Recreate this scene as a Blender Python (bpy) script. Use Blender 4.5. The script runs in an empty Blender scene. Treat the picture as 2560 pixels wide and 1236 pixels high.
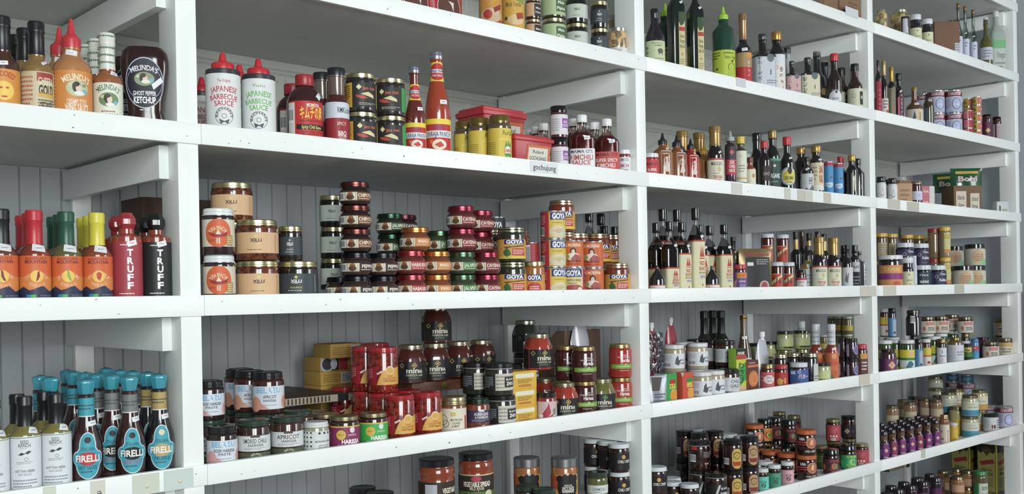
import bpy, bmesh, math, random
from mathutils import Vector, Matrix
C = bpy.context.scene.collection
sc = bpy.context.scene
pi = math.pi

# ---------------------------------------------------------------- camera
cd = bpy.data.cameras.new('camera'); cam = bpy.data.objects.new('camera', cd); C.objects.link(cam)
sc.camera = cam
YAW, PITCH, ROLL = 0.7593, -0.0032, -0.0175
F = Vector((math.sin(YAW)*math.cos(PITCH), math.cos(YAW)*math.cos(PITCH), math.sin(PITCH)))
R0 = Vector((math.cos(YAW), -math.sin(YAW), 0)); U0 = R0.cross(F)
RR = R0*math.cos(ROLL)+U0*math.sin(ROLL); UU = U0*math.cos(ROLL)-R0*math.sin(ROLL)
cam.matrix_world = Matrix(((RR.x, UU.x, -F.x, .2101), (RR.y, UU.y, -F.y, -1.725), (RR.z, UU.z, -F.z, -.0081), (0, 0, 0, 1)))
cd.sensor_width = 36; cd.lens = 2528.04/2560*36
cd.shift_x = -29.77/2560; cd.shift_y = 125.58/2560
cd.clip_start = .05

# ---------------------------------------------------------------- sky light, windows and an added fill lamp
w = bpy.data.worlds.new('world'); sc.world = w; w.use_nodes = True
bg = w.node_tree.nodes['Background']; bg.inputs[0].default_value = (.80, .90, .94, 1); bg.inputs[1].default_value = .12
def area(name, loc, target, sx, sy, power, col):
    l = bpy.data.lights.new(name, 'AREA'); l.shape = 'RECTANGLE'; l.size = sx; l.size_y = sy; l.energy = power; l.color = col
    o = bpy.data.objects.new(name, l); C.objects.link(o); o.location = loc
    o.rotation_euler = (Vector(target)-Vector(loc)).to_track_quat('-Z', 'Y').to_euler()
area('window_and_fill_light', (-1.0, -4.0, .75), (1.4, 0, .1), .85, 2.3, 78, (.93, 1, .98))
area('window_and_fill_light', (.2, -4.0, .75), (2.2, 0, .1), .85, 2.3, 92, (.95, 1, .98))
area('window_and_fill_light', (4.3, -3.6, .75), (4.2, 0, -.1), 1.1, 2.3, 66, (.96, .98, 1))  # no window here: lamp added to lift the right-hand bays
sc.view_settings.view_transform = 'Standard'; sc.view_settings.look = 'None'
sc.view_settings.gamma = 1; sc.view_settings.use_curve_mapping = False
sc.view_settings.exposure = .12
sc.cycles.use_denoising = True
sc.cycles.max_bounces = 6; sc.cycles.transparent_max_bounces = 12; sc.cycles.caustics_reflective = False; sc.cycles.caustics_refractive = False

# ---------------------------------------------------------------- materials
def lin(h):
    h = h.lstrip('#')
    if len(h) == 3: h = ''.join(c*2 for c in h)
    v = [int(h[i:i+2], 16)/255 for i in (0, 2, 4)]
    v = [c/12.92 if c <= .04045 else ((c+.055)/1.055)**2.4 for c in v]
    g = .2*v[0]+.7*v[1]+.1*v[2]      # pulls every tint slightly towards grey
    return tuple(.005+.92*(c*.90+g*.10) for c in v)+(1.,)
def mat(name, rough, metal=0, coat=0, kind='attr', spec=.5, **k):
    m = bpy.data.materials.new(name); m.use_nodes = True; nt = m.node_tree; n = nt.nodes; L = nt.links
    b = n['Principled BSDF']; b.inputs['Roughness'].default_value = rough; b.inputs['Metallic'].default_value = metal
    b.inputs['Coat Weight'].default_value = coat; b.inputs['Coat Roughness'].default_value = .04
    b.inputs['Specular IOR Level'].default_value = spec
    a = n.new('ShaderNodeAttribute'); a.attribute_name = 'tint'
    if kind == 'attr': L.new(a.outputs['Color'], b.inputs['Base Color'])
    if kind == 'chunky':   # pieces of pepper, seed and oil behind glass
        t = n.new('ShaderNodeTexCoord'); v = n.new('ShaderNodeTexVoronoi'); v.inputs['Scale'].default_value = k.get('scale', 220)
        z = n.new('ShaderNodeTexNoise'); z.inputs['Scale'].default_value = 90
        L.new(t.outputs['Object'], v.inputs['Vector']); L.new(t.outputs['Object'], z.inputs['Vector'])
        r = n.new('ShaderNodeValToRGB'); r.color_ramp.elements[0].color = (.35, .3, .25, 1); r.color_ramp.elements[1].color = (2.1, 1.7, 1.3, 1)
        r.color_ramp.elements[0].position = .25; r.color_ramp.elements[1].position = .8
        L.new(v.outputs['Color'], r.inputs['Fac'])
        mx = n.new('ShaderNodeMix'); mx.data_type = 'RGBA'; mx.blend_type = 'MULTIPLY'; mx.inputs['Factor'].default_value = .75
        L.new(a.outputs['Color'], mx.inputs['A']); L.new(r.outputs['Color'], mx.inputs['B'])
        L.new(mx.outputs['Result'], b.inputs['Base Color'])
    if kind == 'clear':
        g = n.new('ShaderNodeBsdfGlossy'); g.inputs['Roughness'].default_value = .03
        t = n.new('ShaderNodeBsdfTransparent'); L.new(a.outputs['Color'], t.inputs['Color'])
        f = n.new('ShaderNodeLayerWeight'); f.inputs['Blend'].default_value = .32
        mr = n.new('ShaderNodeMapRange'); mr.inputs['To Min'].default_value = .06; mr.inputs['To Max'].default_value = .62
        mx = n.new('ShaderNodeMixShader'); L.new(f.outputs['Fresnel'], mr.inputs['Value']); L.new(mr.outputs['Result'], mx.inputs[0])
        L.new(t.outputs[0], mx.inputs[1]); L.new(g.outputs[0], mx.inputs[2]); L.new(mx.outputs[0], n['Material Output'].inputs[0])
    if kind in ('paint', 'card'):
        t = n.new('ShaderNodeTexCoord'); z = n.new('ShaderNodeTexNoise'); z.inputs['Scale'].default_value = k.get('scale', 5); z.inputs['Detail'].default_value = 6
        L.new(t.outputs['Object'], z.inputs['Vector'])
        r = n.new('ShaderNodeValToRGB'); r.color_ramp.elements[0].color = k['c0']; r.color_ramp.elements[1].color = k['c1']
        r.color_ramp.elements[0].position = .35; r.color_ramp.elements[1].position = .65
        L.new(z.outputs['Fac'], r.inputs['Fac'])
        out = r.outputs['Color']
        if kind == 'card':
            mx = n.new('ShaderNodeMix'); mx.data_type = 'RGBA'; mx.blend_type = 'MULTIPLY'; mx.inputs['Factor'].default_value = 1
            L.new(a.outputs['Color'], mx.inputs['A']); L.new(out, mx.inputs['B']); out = mx.outputs['Result']
        L.new(out, b.inputs['Base Color'])
        z2 = n.new('ShaderNodeTexNoise'); z2.inputs['Scale'].default_value = 38; z2.inputs['Detail'].default_value = 4
        L.new(t.outputs['Object'], z2.inputs['Vector'])
        bp = n.new('ShaderNodeBump'); bp.inputs['Strength'].default_value = .12; bp.inputs['Distance'].default_value = .004
        L.new(z2.outputs['Fac'], bp.inputs['Height']); L.new(bp.outputs[0], b.inputs['Normal'])
    return m
M = dict(
    gloss=mat('sauce_behind_glass', .18, coat=1), plastic=mat('plastic', .33), satin=mat('glossy_plastic', .16, coat=.5),
    paper=mat('printed_paper', .5, spec=.35), metal=mat('tinplate', .27, .85), foil=mat('foil', .3, .55),
    chunky=mat('chunky_preserve', .2, coat=1, kind='chunky'), big=mat('garlic_cloves', .3, coat=1, kind='chunky', scale=75), clear=mat('clear_glass', .05, kind='clear'),
    card=mat('cardboard', .8, kind='card', c0=(.86, .86, .86, 1), c1=(1, 1, 1, 1), scale=9, spec=.2),
    wood=mat('stained_wood', .5, kind='card', c0=(.5, .5, .5, 1), c1=(1, 1, 1, 1), scale=30),
    paint=mat('white_gloss_paint', .38, kind='paint', c0=(.77, .80, .79, 1), c1=(.83, .86, .85, 1), scale=3),
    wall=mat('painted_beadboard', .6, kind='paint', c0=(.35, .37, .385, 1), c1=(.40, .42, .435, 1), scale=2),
    tin=mat('painted_tin_panel', .5, kind='paint', c0=(.42, .43, .40, 1), c1=(.47, .48, .45, 1), scale=2),
    board=mat('shaded_shelf_paint', .55, kind='paint', c0=(.62, .63, .62, 1), c1=(.69, .70, .69, 1), scale=4),  # white shelf paint, darkened so underside shade sits in the colour
    floor=mat('worn_floor', .6, kind='paint', c0=(.13, .10, .08, 1), c1=(.17, .135, .11, 1), scale=1.5),
    grey=mat('painted_wall', .7, kind='paint', c0=(.42, .46, .49, 1), c1=(.46, .50, .53, 1), scale=2))

# ---------------------------------------------------------------- mesh helpers
class MB:
    """collects faces with a colour each; builds one mesh object"""
    def __init__(s): s.v = []; s.f = []; s.c = []; s.m = []
    def add(s, vs, fs, col, mi=0):
        b = len(s.v); s.v += [tuple(q) for q in vs]; cl = lin(col) if isinstance(col, str) else col
        for f in fs: s.f.append([b+i for i in f]); s.c.append(cl); s.m.append(mi)
    def box(s, a, b, col='fff', mi=0, taper=0):
        (x0, y0, z0), (x1, y1, z1) = a, b; t = taper
        v = [(x0+t, y0+t, z0), (x1-t, y0+t, z0), (x1-t, y1-t, z0), (x0+t, y1-t, z0), (x0, y0, z1), (x1, y0, z1), (x1, y1, z1), (x0, y1, z1)]
        s.add(v, [(0, 3, 2, 1), (4, 5, 6, 7), (0, 1, 5, 4), (1, 2, 6, 5), (2, 3, 7, 6), (3, 0, 4, 7)], col, mi)
    def mesh(s, name, mats, angle=35, bevel=0):
        me = bpy.data.meshes.new(name); me.from_pydata(s.v, [], s.f)
        a = me.attributes.new('tint', 'FLOAT_COLOR', 'FACE')
        a.data.foreach_set('color', [x for c in s.c for x in c])
        for m in mats: me.materials.append(M[m] if isinstance(m, str) else m)
        me.polygons.foreach_set('material_index', s.m)
        if bevel:
            bm = bmesh.new(); bm.from_mesh(me)
            bmesh.ops.bevel(bm, geom=[e for e in bm.edges if len(e.link_faces) == 2 and e.calc_face_angle() > .6], offset=bevel, segments=2, affect='EDGES', profile=.6, clamp_overlap=True)
            bm.to_mesh(me); bm.free()
        me.polygons.foreach_set('use_smooth', [True]*len(me.polygons)); me.set_sharp_from_angle(angle=math.radians(angle)); me.update()
        return me
def link(name, me, parent=None, **props):
    o = bpy.data.objects.new(name, me); C.objects.link(o)
    if parent: o.parent = parent
    for k, v in props.items(): o[k] = v
    return o

# cross sections: closed curves of 64 points, index 0 faces the aisle (-y)
NS = 48
def section(kind='round', sy=1.):
    out = []
    for i in range(NS):
        a = 2*pi*i/NS
        x, y = math.sin(a), -math.cos(a)
        if kind == 'square':
            k = (abs(x)**5+abs(y)**5)**(-1/5); x *= k; y *= k
        elif kind == 'oct':
            s = (a+pi/8) % (pi/4)-pi/8; k = 1/math.cos(min(abs(s), pi/8*.9))*.935; x *= k; y *= k
        elif kind == 'flask':
            k = (abs(x)**2.6+abs(y)**2.6)**(-1/2.6); x *= k; y *= k
        out.append((x, y*sy))
    return out
ROUND = section()
def interp(prof, z):
    for (r0, z0, k0), (r1, z1, k1) in zip(prof, prof[1:]):
        if z0 <= z <= z1 and z1 > z0:
            t = (z-z0)/(z1-z0); return r0+(r1-r0)*t, k0+(k1-k0)*t
    return prof[-1][0], prof[-1][2]
def lathe(mb, prof, R, H, sec, colf, mi=0, close=True):
    """prof: (r, z, k) fractions of R and H; k blends the section with a circle"""
    rings = []
    for r, z, k in prof:
        rings.append([((sx*k+cx*(1-k))*r*R, (sy_*k+cy*(1-k))*r*R, z*H) for (sx, sy_), (cx, cy) in zip(sec, ROUND)])
    vs = [q for g in rings for q in g]; n = NS
    for i in range(len(prof)-1):
        zc = (prof[i][1]+prof[i+1][1])/2
        b = i*n
        mb.add(rings[i]+rings[i+1], [(j, (j+1) % n, n+(j+1) % n, n+j) for j in range(n)], colf(zc), mi)
def weld(me):
    bm = bmesh.new(); bm.from_mesh(me); bmesh.ops.remove_doubles(bm, verts=bm.verts, dist=1e-5)
    bmesh.ops.dissolve_degenerate(bm, edges=bm.edges, dist=1e-6); bmesh.ops.recalc_face_normals(bm, faces=bm.faces)
    bm.to_mesh(me); bm.free()
    me.polygons.foreach_set('use_smooth', [True]*len(me.polygons)); me.set_sharp_from_angle(angle=math.radians(38)); me.update()

# ---------------------------------------------------------------- flat artwork -> wrapped label
_TX = {}
def text2d(s, bold=0):
    key = (s, bold)
    if key not in _TX:
        cu = bpy.data.curves.new('t', 'FONT'); cu.body = s; cu.size = 1; cu.resolution_u = 2; cu.offset = bold
        o = bpy.data.objects.new('t', cu); C.objects.link(o)
        dg = bpy.context.evaluated_depsgraph_get(); me = o.evaluated_get(dg).to_mesh()
        vs = [(v.co.x, v.co.y) for v in me.vertices]; fs = [tuple(p.vertices) for p in me.polygons]
        o.evaluated_get(dg).to_mesh_clear(); bpy.data.objects.remove(o); bpy.data.curves.remove(cu)
        if vs:
            x0 = min(v[0] for v in vs); x1 = max(v[0] for v in vs)
            vs = [(v[0]-x0, v[1]) for v in vs]; _TX[key] = (vs, fs, x1-x0)
        else: _TX[key] = ([], [], 1)
    return _TX[key]
def art2d(art, D, H):
    """list of (verts2d in metres, faces, colour, layer)"""
    out = []
    def poly(pts, col, lay): out.append((pts, [tuple(range(len(pts)))], col, lay))
    for lay, a in enumerate(art):
        k = a[0]; lay = lay if lay < 9 else 9+(lay-9)*.12
        if k == 'R':
            _, x0, y0, x1, y1, c = a; poly([(x0*D, y0*H), (x1*D, y0*H), (x1*D, y1*H), (x0*D, y1*H)], c, lay)
        elif k == 'E':
            _, x, y, rx, ry, c = a; n = 28
            poly([(x*D+rx*D*math.cos(2*pi*i/n), y*H+ry*D*math.sin(2*pi*i/n)) for i in range(n)], c, lay)
        elif k == 'O':
            _, x, y, r, t, c = a; n = 28; vs = []
            for i in range(n):
                q = 2*pi*i/n; vs += [(x*D+r*D*math.cos(q), y*H+r*D*math.sin(q)), (x*D+(r-t)*D*math.cos(q), y*H+(r-t)*D*math.sin(q))]
            out.append((vs, [(2*i, (2*i+2) % (2*n), (2*i+3) % (2*n), 2*i+1) for i in range(n)], c, lay))
        elif k == 'K':
            _, x, y, s, c = a; poly([(x*D-s*D, y*H), (x*D, y*H-s*D), (x*D+s*D, y*H), (x*D, y*H+s*D)], c, lay)
        elif k == 'P':
            pts = [(a[1][i]*D, a[1][i+1]*H) for i in range(0, len(a[1]), 2)]
            from mathutils.geometry import tessellate_polygon
            tri = tessellate_polygon([[Vector((p[0], p[1], 0)) for p in pts]])
            out.append((pts, [tuple(t) for t in tri], a[2], lay))
        elif k == 'F':
            _, x0, y0, x1, y1, n, c = a; rnd = random.Random(int(x0*991+y0*773+n*31)); vs = []; fs = []
            for i in range(n):
                yc = y1-(y1-y0)*(i+.5)/n; th = (y1-y0)/n*.22; x = x0
                while x < x1:
                    ww = rnd.uniform(.03, .09)
                    if i == n-1 and x > x0+(x1-x0)*.7: break
                    xe = min(x+ww, x1); b = len(vs)
                    vs += [(x*D, (yc-th)*H), (xe*D, (yc-th)*H), (xe*D, (yc+th)*H), (x*D, (yc+th)*H)]; fs.append((b, b+1, b+2, b+3)); x = xe+.016
            out.append((vs, fs, c, lay))
        elif k == 'B':
            _, x0, y0, x1, y1 = a; poly([(x0*D, y0*H), (x1*D, y0*H), (x1*D, y1*H), (x0*D, y1*H)], 'e8e8ea', lay)
            rnd = random.Random(7); x = x0+.06*(x1-x0); vs = []; fs = []; d = (x1-x0)/34
            while x < x1-.06*(x1-x0):
                ww = d*rnd.choice((.5, 1, 1.6)); b = len(vs); yb = y0+(y1-y0)*.16; yt = y1-(y1-y0)*.08
                vs += [(x*D, yb*H), ((x+ww)*D, yb*H), ((x+ww)*D, yt*H), (x*D, yt*H)]; fs.append((b, b+1, b+2, b+3)); x += ww+d*rnd.choice((.6, 1))
            out.append((vs, fs, '222226', lay+.5))
        elif k == 'T':
            x, y, h, s, c = a[1:6]; wfit = a[6] if len(a) > 6 else None; bold = a[7] if len(a) > 7 else .012
            vs, fs, wd = text2d(s, bold); sy = h*H/.7; sx = sy*.92
            if wfit: sx = wfit*D/wd
            out.append(([(x*D+(q[0]-wd/2)*sx, y*H+(q[1]-.35)*sy) for q in vs], fs, c, lay))
        elif k == 'V':   # text turned a quarter, reading upwards (or stacked when s has newlines)
            x, y, h, s, c = a[1:6]; vs, fs, wd = text2d(s, .012); sc_ = h*H/wd; th = (a[6] if len(a) > 6 else .16)*D/.7
            out.append(([(x*D-(q[1]-.35)*th, y*H+(q[0]-wd/2)*sc_) for q in vs], fs, c, lay))
        elif k == 'A':   # arched text: r > 0 arches up, r < 0 hangs
            x, y, r, h, s, c = a[1:7]; span = a[7] if len(a) > 7 else None
            vs, fs, wd = text2d(s, .014); sy = h*H/.7; rr = abs(r)*D
            sx = (span*pi/180*rr)/wd if span else sy*.92
            pts = []
            for q in vs:
                t = (q[0]-wd/2)*sx/rr
                rad = rr+(q[1])*sy if r > 0 else rr-(q[1]-.7)*sy
                pts.append((x*D+rad*math.sin(t), y*H+(rad if r > 0 else -rad)*math.cos(t)))
            out.append((pts, fs, c, lay))
    return out
def wrap(mb, art, D, H, surf, mi=0, zcuts=(), dx=None, off0=.00028, dl=.00005):
    for vs, fs, col, lay in art2d(art, D, H):
        if not vs: continue
        xs = [v[0] for v in vs]; ys = [v[1] for v in vs]
        step = dx or D*pi/NS*1.0
        cx = [i*step for i in range(math.floor(min(xs)/step)+1, math.ceil(max(xs)/step))]
        if len(fs) > 60 and max(xs)-min(xs) < D*3: cx = cx[::2]
        cz = [z*H for z in zcuts if min(ys) < z*H < max(ys)]
        if cx or cz:
            bm = bmesh.new(); bv = [bm.verts.new((v[0], v[1], 0)) for v in vs]
            for f in fs:
                if len(set(f)) > 2:
                    try: bm.faces.new([bv[i] for i in f])
                    except ValueError: pass
            for c in cx: bmesh.ops.bisect_plane(bm, geom=bm.verts[:]+bm.edges[:]+bm.faces[:], plane_co=(c, 0, 0), plane_no=(1, 0, 0))
            for c in cz: bmesh.ops.bisect_plane(bm, geom=bm.verts[:]+bm.edges[:]+bm.faces[:], plane_co=(0, c, 0), plane_no=(0, 1, 0))
            bm.verts.index_update(); vs = [(v.co.x, v.co.y) for v in bm.verts]; fs = [tuple(v.index for v in f.verts) for f in bm.faces]; bm.free()
        mb.add([surf(x, y, off0+dl*lay) for x, y in vs], fs, col, mi)

# ---------------------------------------------------------------- product kinds
T = {}
W = 1.58
def wr(y0, y1, c): return ('R', -W, y0, W, y1, c)
def lug(cr, z0, z1=1.):
    h = z1-z0
    return [(cr*.95, z0), (cr*1.0, z0+.06*h), (cr*1.0, z0+.3*h), (cr*.965, z0+.38*h), (cr*.965, z1-.16*h), (cr*.9, z1-.02*h), (cr*.8, z1), (cr*.76, z1-.07*h), (0, z1-.07*h)]
def flat(cr, z0, z1=1.):
    h = z1-z0
    return [(cr*.97, z0), (cr, z0+.04*h), (cr, z1-.12*h), (cr*.94, z1-.01*h), (cr*.8, z1), (0, z1)]
def thread(cr, z0, z1=1.):
    h = z1-z0
    return [(cr*1.02, z0), (cr*1.02, z0+.14*h), (cr*.96, z0+.2*h), (cr*.96, z0+.42*h), (cr*.99, z0+.48*h), (cr*.96, z0+.55*h), (cr*.96, z1-.15*h), (cr*.9, z1), (0, z1)]
def sleeve(cr, z0, z1=1., low=1.0):
    h = z1-z0
    return [(cr*low, z0), (cr*.94, z0+.1*h), (cr*.92, z0+.66*h), (cr*1.0, z0+.69*h), (cr*1.0, z0+.74*h), (cr*.97, z0+.76*h), (cr*1.0, z0+.93*h), (cr*.9, z1), (0, z1)]
CAPS = dict(lug=lug, flat=flat, thread=thread, sleeve=sleeve)
def k1(p): return [(q+(1.,))[:3] if len(q) == 2 else q for q in p]
def k0(p): return [(q[0], q[1], 0.) for q in p]
def ty(key, n, d, c, body, bands, caps=(), arts=(), mat='gloss', sec='round', sy=1., liq=None, stk=None, bname=None, **o):
    T[key] = dict(n=n, d=d, c=c, body=k1(body), bands=bands, caps=caps, arts=arts, mat=mat, sec=sec, sy=sy, liq=liq, stk=stk, bname=bname or 'glass_body', **o)
def jar(key, d, col, lid, art, n='jar', c='jar', ch=.14, nk=.88, cr=.93, sh=.09, ft=.035, mat='gloss', lm='metal', cap='lug', top=None, blk=None, bulge=0, sticker=None, **o):
    b = [(0, 0), (.9, 0), (.97, .008), (1, ft), (1+bulge, (1-ch-sh)*.5), (1, 1-ch-sh), (.985, 1-ch-sh*.62), ((nk+1)/2, 1-ch-sh*.25), (nk, 1-ch-.012), (nk, 1-ch*.4)]
    bands = [(1, col)] if top is None else [(top, col), (1, o.pop('tcol', '5a4a40'))]
    sk = k0 if o.get('sec') else k1
    ty(key, n, d, c, b, bands, [('lid', CAPS[cap](cr, 1-ch), lid, lm)], [('label', art, 'paper')] if art else [], mat=mat, stk=sticker, **o)
def bot(key, d, col, lid, art, n='sauce_bottle', c='bottle', b=.55, nb=.78, nr=.36, ch=.12, cr=None, cap='flat', lm='plastic', mat='gloss', ft=.015, cap2=None, nlab=None, pw=1.6, **o):
    pr = [(0, 0, 1), (.9, 0, 1), (1, ft, 1), (1, b, 1)]
    for i in range(1, 7):
        t = i/6; s = (1-math.cos(pi*t**pw if pw == 1 else pi*t))/2 if pw < 3 else t
        pr.append((1-(1-nr)*s, b+(nb-b)*t, 1-min(1, t*1.3) if o.get('sec') else 1))
    kz = 0 if o.get('sec') else 1
    own = cap2 and cap2[0] != 'neck_foil'
    pr += [(nr, 1-ch-.02, kz), (nr*1.12, 1-ch-.015, kz), (nr*1.12, 1-ch, kz), (nr, 1-ch+.01, kz), (nr, 1-ch+.015 if own else 1-ch*.3, kz)]
    caps = [] if own else [('cap', CAPS[cap](cr or nr*1.2, 1-ch), lid, lm)]
    if cap2: caps.append(cap2)
    arts = [('label', art, 'paper')] if art else []
    if nlab: arts.append(('neck_label', nlab, 'paper'))
    ty(key, n, d, c, pr, [(1, col)] if isinstance(col, str) else col, caps, arts, mat=mat, bname='bottle_body', **o)
def noz(col, z0, z1=1., r=.42, m='plastic', tip=None):
    h = z1-z0
    return ('nozzle_cap', [(r, z0), (r, z0+.3*h), (r*.95, z0+.36*h), (r*.55, z0+.46*h), (r*.42, z0+.55*h), (r*.22, z0+.93*h), (r*.16, z1), (0, z1)], tip or col, m)
def can(key, d, art, c='can', n='food_can', lidc='c9ccd0', **o):
    b = [(0, 0), (.96, 0), (1.0, .01), (1.0, .035), (.975, .05), (.975, .95), (1.0, .965), (1.0, .99), (.97, 1), (.93, .985), (0, .98)]
    ty(key, n, d, c, b, [(1, lidc)], (), [('label', art, 'paper')], mat='metal', bname='tin_body', **o)
def box(key, d, col, art, dep=.6, n='carton', c='box', m='paper', **o):
    T[key] = dict(n=n, d=d, c=c, box=1, col=col, art=art, dep=dep, mat=m, **o)
def stick(x, y, s=.3, a=.2, h=.5):
    """little white price sticker, x y s in body widths / heights; a = turn"""
    return (x, y, s, a, h)

WH = 'e9ecec'; BK = '17181b'; CRM = 'e8e3cf'; GOLD = 'b9a269'; SIL = 'c4c6c6'
INK = '2c2d30'
# ---- left bay, top shelf
bot('cheeba', 'brown hot sauce bottle with black-necked cap, olive label', '8a6a35', '14161a', [wr(.03, .46, 'c9bb96'), ('R', .02, .36, .62, .45, 'a33a34'), ('F', -.55, .1, -.1, .42, 7, 'b86a58'), ('T', .32, .365, .07, 'CHEEBA', 'e8e3c8', .52), ('T', .32, .27, .1, 'GOLD', '2d2c26', .5, .03), ('R', .05, .2, .6, .235, 'd9a82c'), ('F', .05, .06, .6, .18, 4, '4c463a'), ('T', .3, .13, .04, 'HOT SAUCE', '3a362c', .4)], n='hot_sauce_bottle', b=.49, nb=.64, nr=0.46, ch=.35, cap='sleeve', cr=0.52, mat='gloss', sticker=1, stk=stick(.25, .56, .2, .6))
bot('goddess', 'dark hot sauce bottle with yellow sun face label', '4a2a1e', '14161a', [wr(.03, .44, 'd8902c'), ('E', .05, .22, .3, .3, 'f0c64a'), ('E', -.03, .25, .05, .03, 'b5442a'), ('E', .15, .25, .05, .03, 'b5442a'), ('E', .06, .16, .09, .03, 'b5442a'), ('A', .05, .23, .42, .055, 'GODDESS', 'b2382a', 80), ('T', .05, .06, .07, 'SUN', 'c8372c', .7, .02)], n='hot_sauce_bottle', b=.49, nb=.64, nr=0.46, ch=.35, cap='sleeve', cr=0.52, stk=stick(.05, .5, .25, .1))
def lady(x, y, s, leaf, asp=1.):
    return [('E', x, y, .34*s, .25*s, leaf), ('E', x-.2*s, y+.03, .08*s, .06*s, 'c2cba6'), ('E', x+.2*s, y+.03, .07*s, .05*s, '7e9468'), ('E', x-.03*s, y+.012, .13*s, .17*s, '3b3029'), ('E', x+.03*s, y+.0, .085*s, .13*s, 'dfc6b6'), ('E', x-.05*s, y+.035, .1*s, .06*s, '3b3029'), ('E', x+.05*s, y-.055*s, .15*s, .07*s, 'e6e4dc'), ('E', x+.22*s, y-.03*s, .07*s, .07*s, '6fb4cf')]
MEL = [('A', .12, .155, .62, .06, "MELINDA'S", 'f3ead2', 62)]+lady(.14, .3, .85, 'b8c59a')
bot('melsq', 'orange squeeze bottle with red pointed nozzle', 'b57a45', 'c8303c', [wr(.02, .47, 'd88a3a'), ('F', -.75, .05, -.45, .44, 12, 'f0c88a')]+MEL+[('T', .12, .17, .05, 'CREAMY STYLE', 'f6eddc', .5), ('T', .12, .11, .07, 'WING SAUCE', 'f6eddc', .6, .02), ('F', -.1, .03, .4, .07, 1, 'b64f2a')], n='squeeze_bottle', b=.5, nb=.68, nr=.42, ch=.29, cap2=noz('c8303c', .71, 1, .48), cap='flat', cr=.3, pw=2, stk=stick(0, .655, .28, -.15), mat='satin')
bot('melgar', 'garlic hot sauce bottle with white printed neck wrap', '9a5c34', 'd9dcd2', [wr(.02, .44, 'dfe0cf'), ('A', .03, .21, .5, .06, "MELINDA'S", '3f7a5c', 84)]+lady(.05, .255, 1., '6e8d5c')+[ ('F', -.2, .115, .4, .14, 1, '9a4b46'), ('T', .08, .075, .06, 'GARLIC', '3d6b55', .55, .02), ('F', 0, .02, .3, .045, 1, '7d8478')], n='hot_sauce_bottle', b=.47, nb=.6, nr=0.5, ch=.4, cap='sleeve', cr=0.56, nlab=[('F', -.62, .66, .62, .69, 1, '47745f'), ('F', -.62, .74, .62, .77, 1, '47745f'), ('F', -.62, .82, .62, .85, 1, '47745f'), ('F', -.62, .95, .62, .975, 1, '47745f')], nrad=0.58, stk=stick(.25, .55, .28, -.2))
T['ketch'] = dict(n='ketchup_bottle', d='dark upside-down ketchup bottle with round navy label', c='bottle', body=k1([(0, 0), (.7, 0), (.8, .03), (.83, .1), (.72, .2), (.74, .32), (.9, .52), (1, .72), (1, .84), (.93, .93), (.72, .99), (0, 1)]), bands=[(1, '2c1614')], caps=(), mat='satin', sec='flask', sy=.55, liq=None, stk=None, bname='bottle_body',
  arts=[('label', [('E', 0, .54, .40, .55, 'c9cede'), ('E', 0, .54, .385, .53, '23232f'), ('O', 0, .54, .37, .012, '9ba2c4'), ('A', 0, .40, .52, .062, "MELINDA'S", 'e6e8ee', 58)]+lady(0, .585, .6, '8a9a78')+[('T', 0, .415, .05, 'GHOST PEPPER', 'f0f0f2', .46, .02), ('T', 0, .335, .075, 'KETCHUP', 'f0f0f2', .44, .03), ('F', -.1, .2, .1, .23, 1, 'c8c8d2'), ('P', [.14, .52, .34, .62, .38, .56, .18, .46], 'e2e8ee')], 'paper')])
# ---- left bay, middle shelf
def brav(key, word, cap, liqc, pep, pc, side):
    art = [wr(.14, .52, 'd9652c'), wr(.14, .3, 'dc8436'), wr(.02, .15, '2e3350'), ('P', [-.8, .14, -.6, .17, -.4, .2, -.2, .16, 0, .18, .2, .21, .45, .15, .8, .17, .8, .12, -.8, .12], '2e3350'),
      ('T', .02, .492, .024, 'BLACKBERRY PATCH', '7c1c30', .66), ('T', .02, .457, .036, 'MOUNTAIN', '7c1c30', .7, .02), ('A', .03, .205, .36, .036, word, 'f0c09a', 110), ('E', .03, .305, .2, .2, 'eac24c'), ('P', [q*1. if n_ % 2 == 0 else q+.085 for n_, q in enumerate(pep)], pc), ('A', .03, .345, -.38, .034, 'POWER SAUCE', 'f0c09a', 66), ('R', -.3, .06, .0, .115, '3fb350'), ('R', -.3, .085, -.16, .115, '3c82b8'), ('F', .12, .06, .6, .115, 3, '79809c')]
    bot(key, 'bottle with orange sunrise label and %s sleeve cap' % cap[0], liqc, cap[1], art, n='hot_sauce_bottle', b=.53, nb=.67, nr=.46, ch=.355, cap='sleeve', cr=.55, stk=stick(.12, .6, .42, -.15))
PEP = [.0, .29, .06, .27, .08, .22, .14, .17, .06, .18, 0, .22]
brav('brk', 'CHIPOTLE HONEY', ('black', '10191c'), '6b3a28', PEP, '7a1f2a', 0)
brav('brr', 'STRAWBERRY GINGER', ('red', 'c02430'), '8a3226', [.1, .28, .12, .22, .06, .18, 0, .165, .03, .22, .05, .26], '8a2430', 0)
brav('brg', 'JALAPENO LIME', ('green', '1f5540'), '5c5f38', PEP, '7fae2c', 0)
brav('bry', 'PINEAPPLE', ('yellow', 'd8cc20'), '8a4228', [.03, .27, .12, .25, .1, .2, .04, .17, -.03, .2, -.05, .25], 'c4302c', 0)
def gem(c): return ('faceted_cap', [(.45, .8), (.5, .83), (.66, .875), (.66, .93), (.5, .975), (.4, 1), (0, 1)], c, 'satin')
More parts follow.
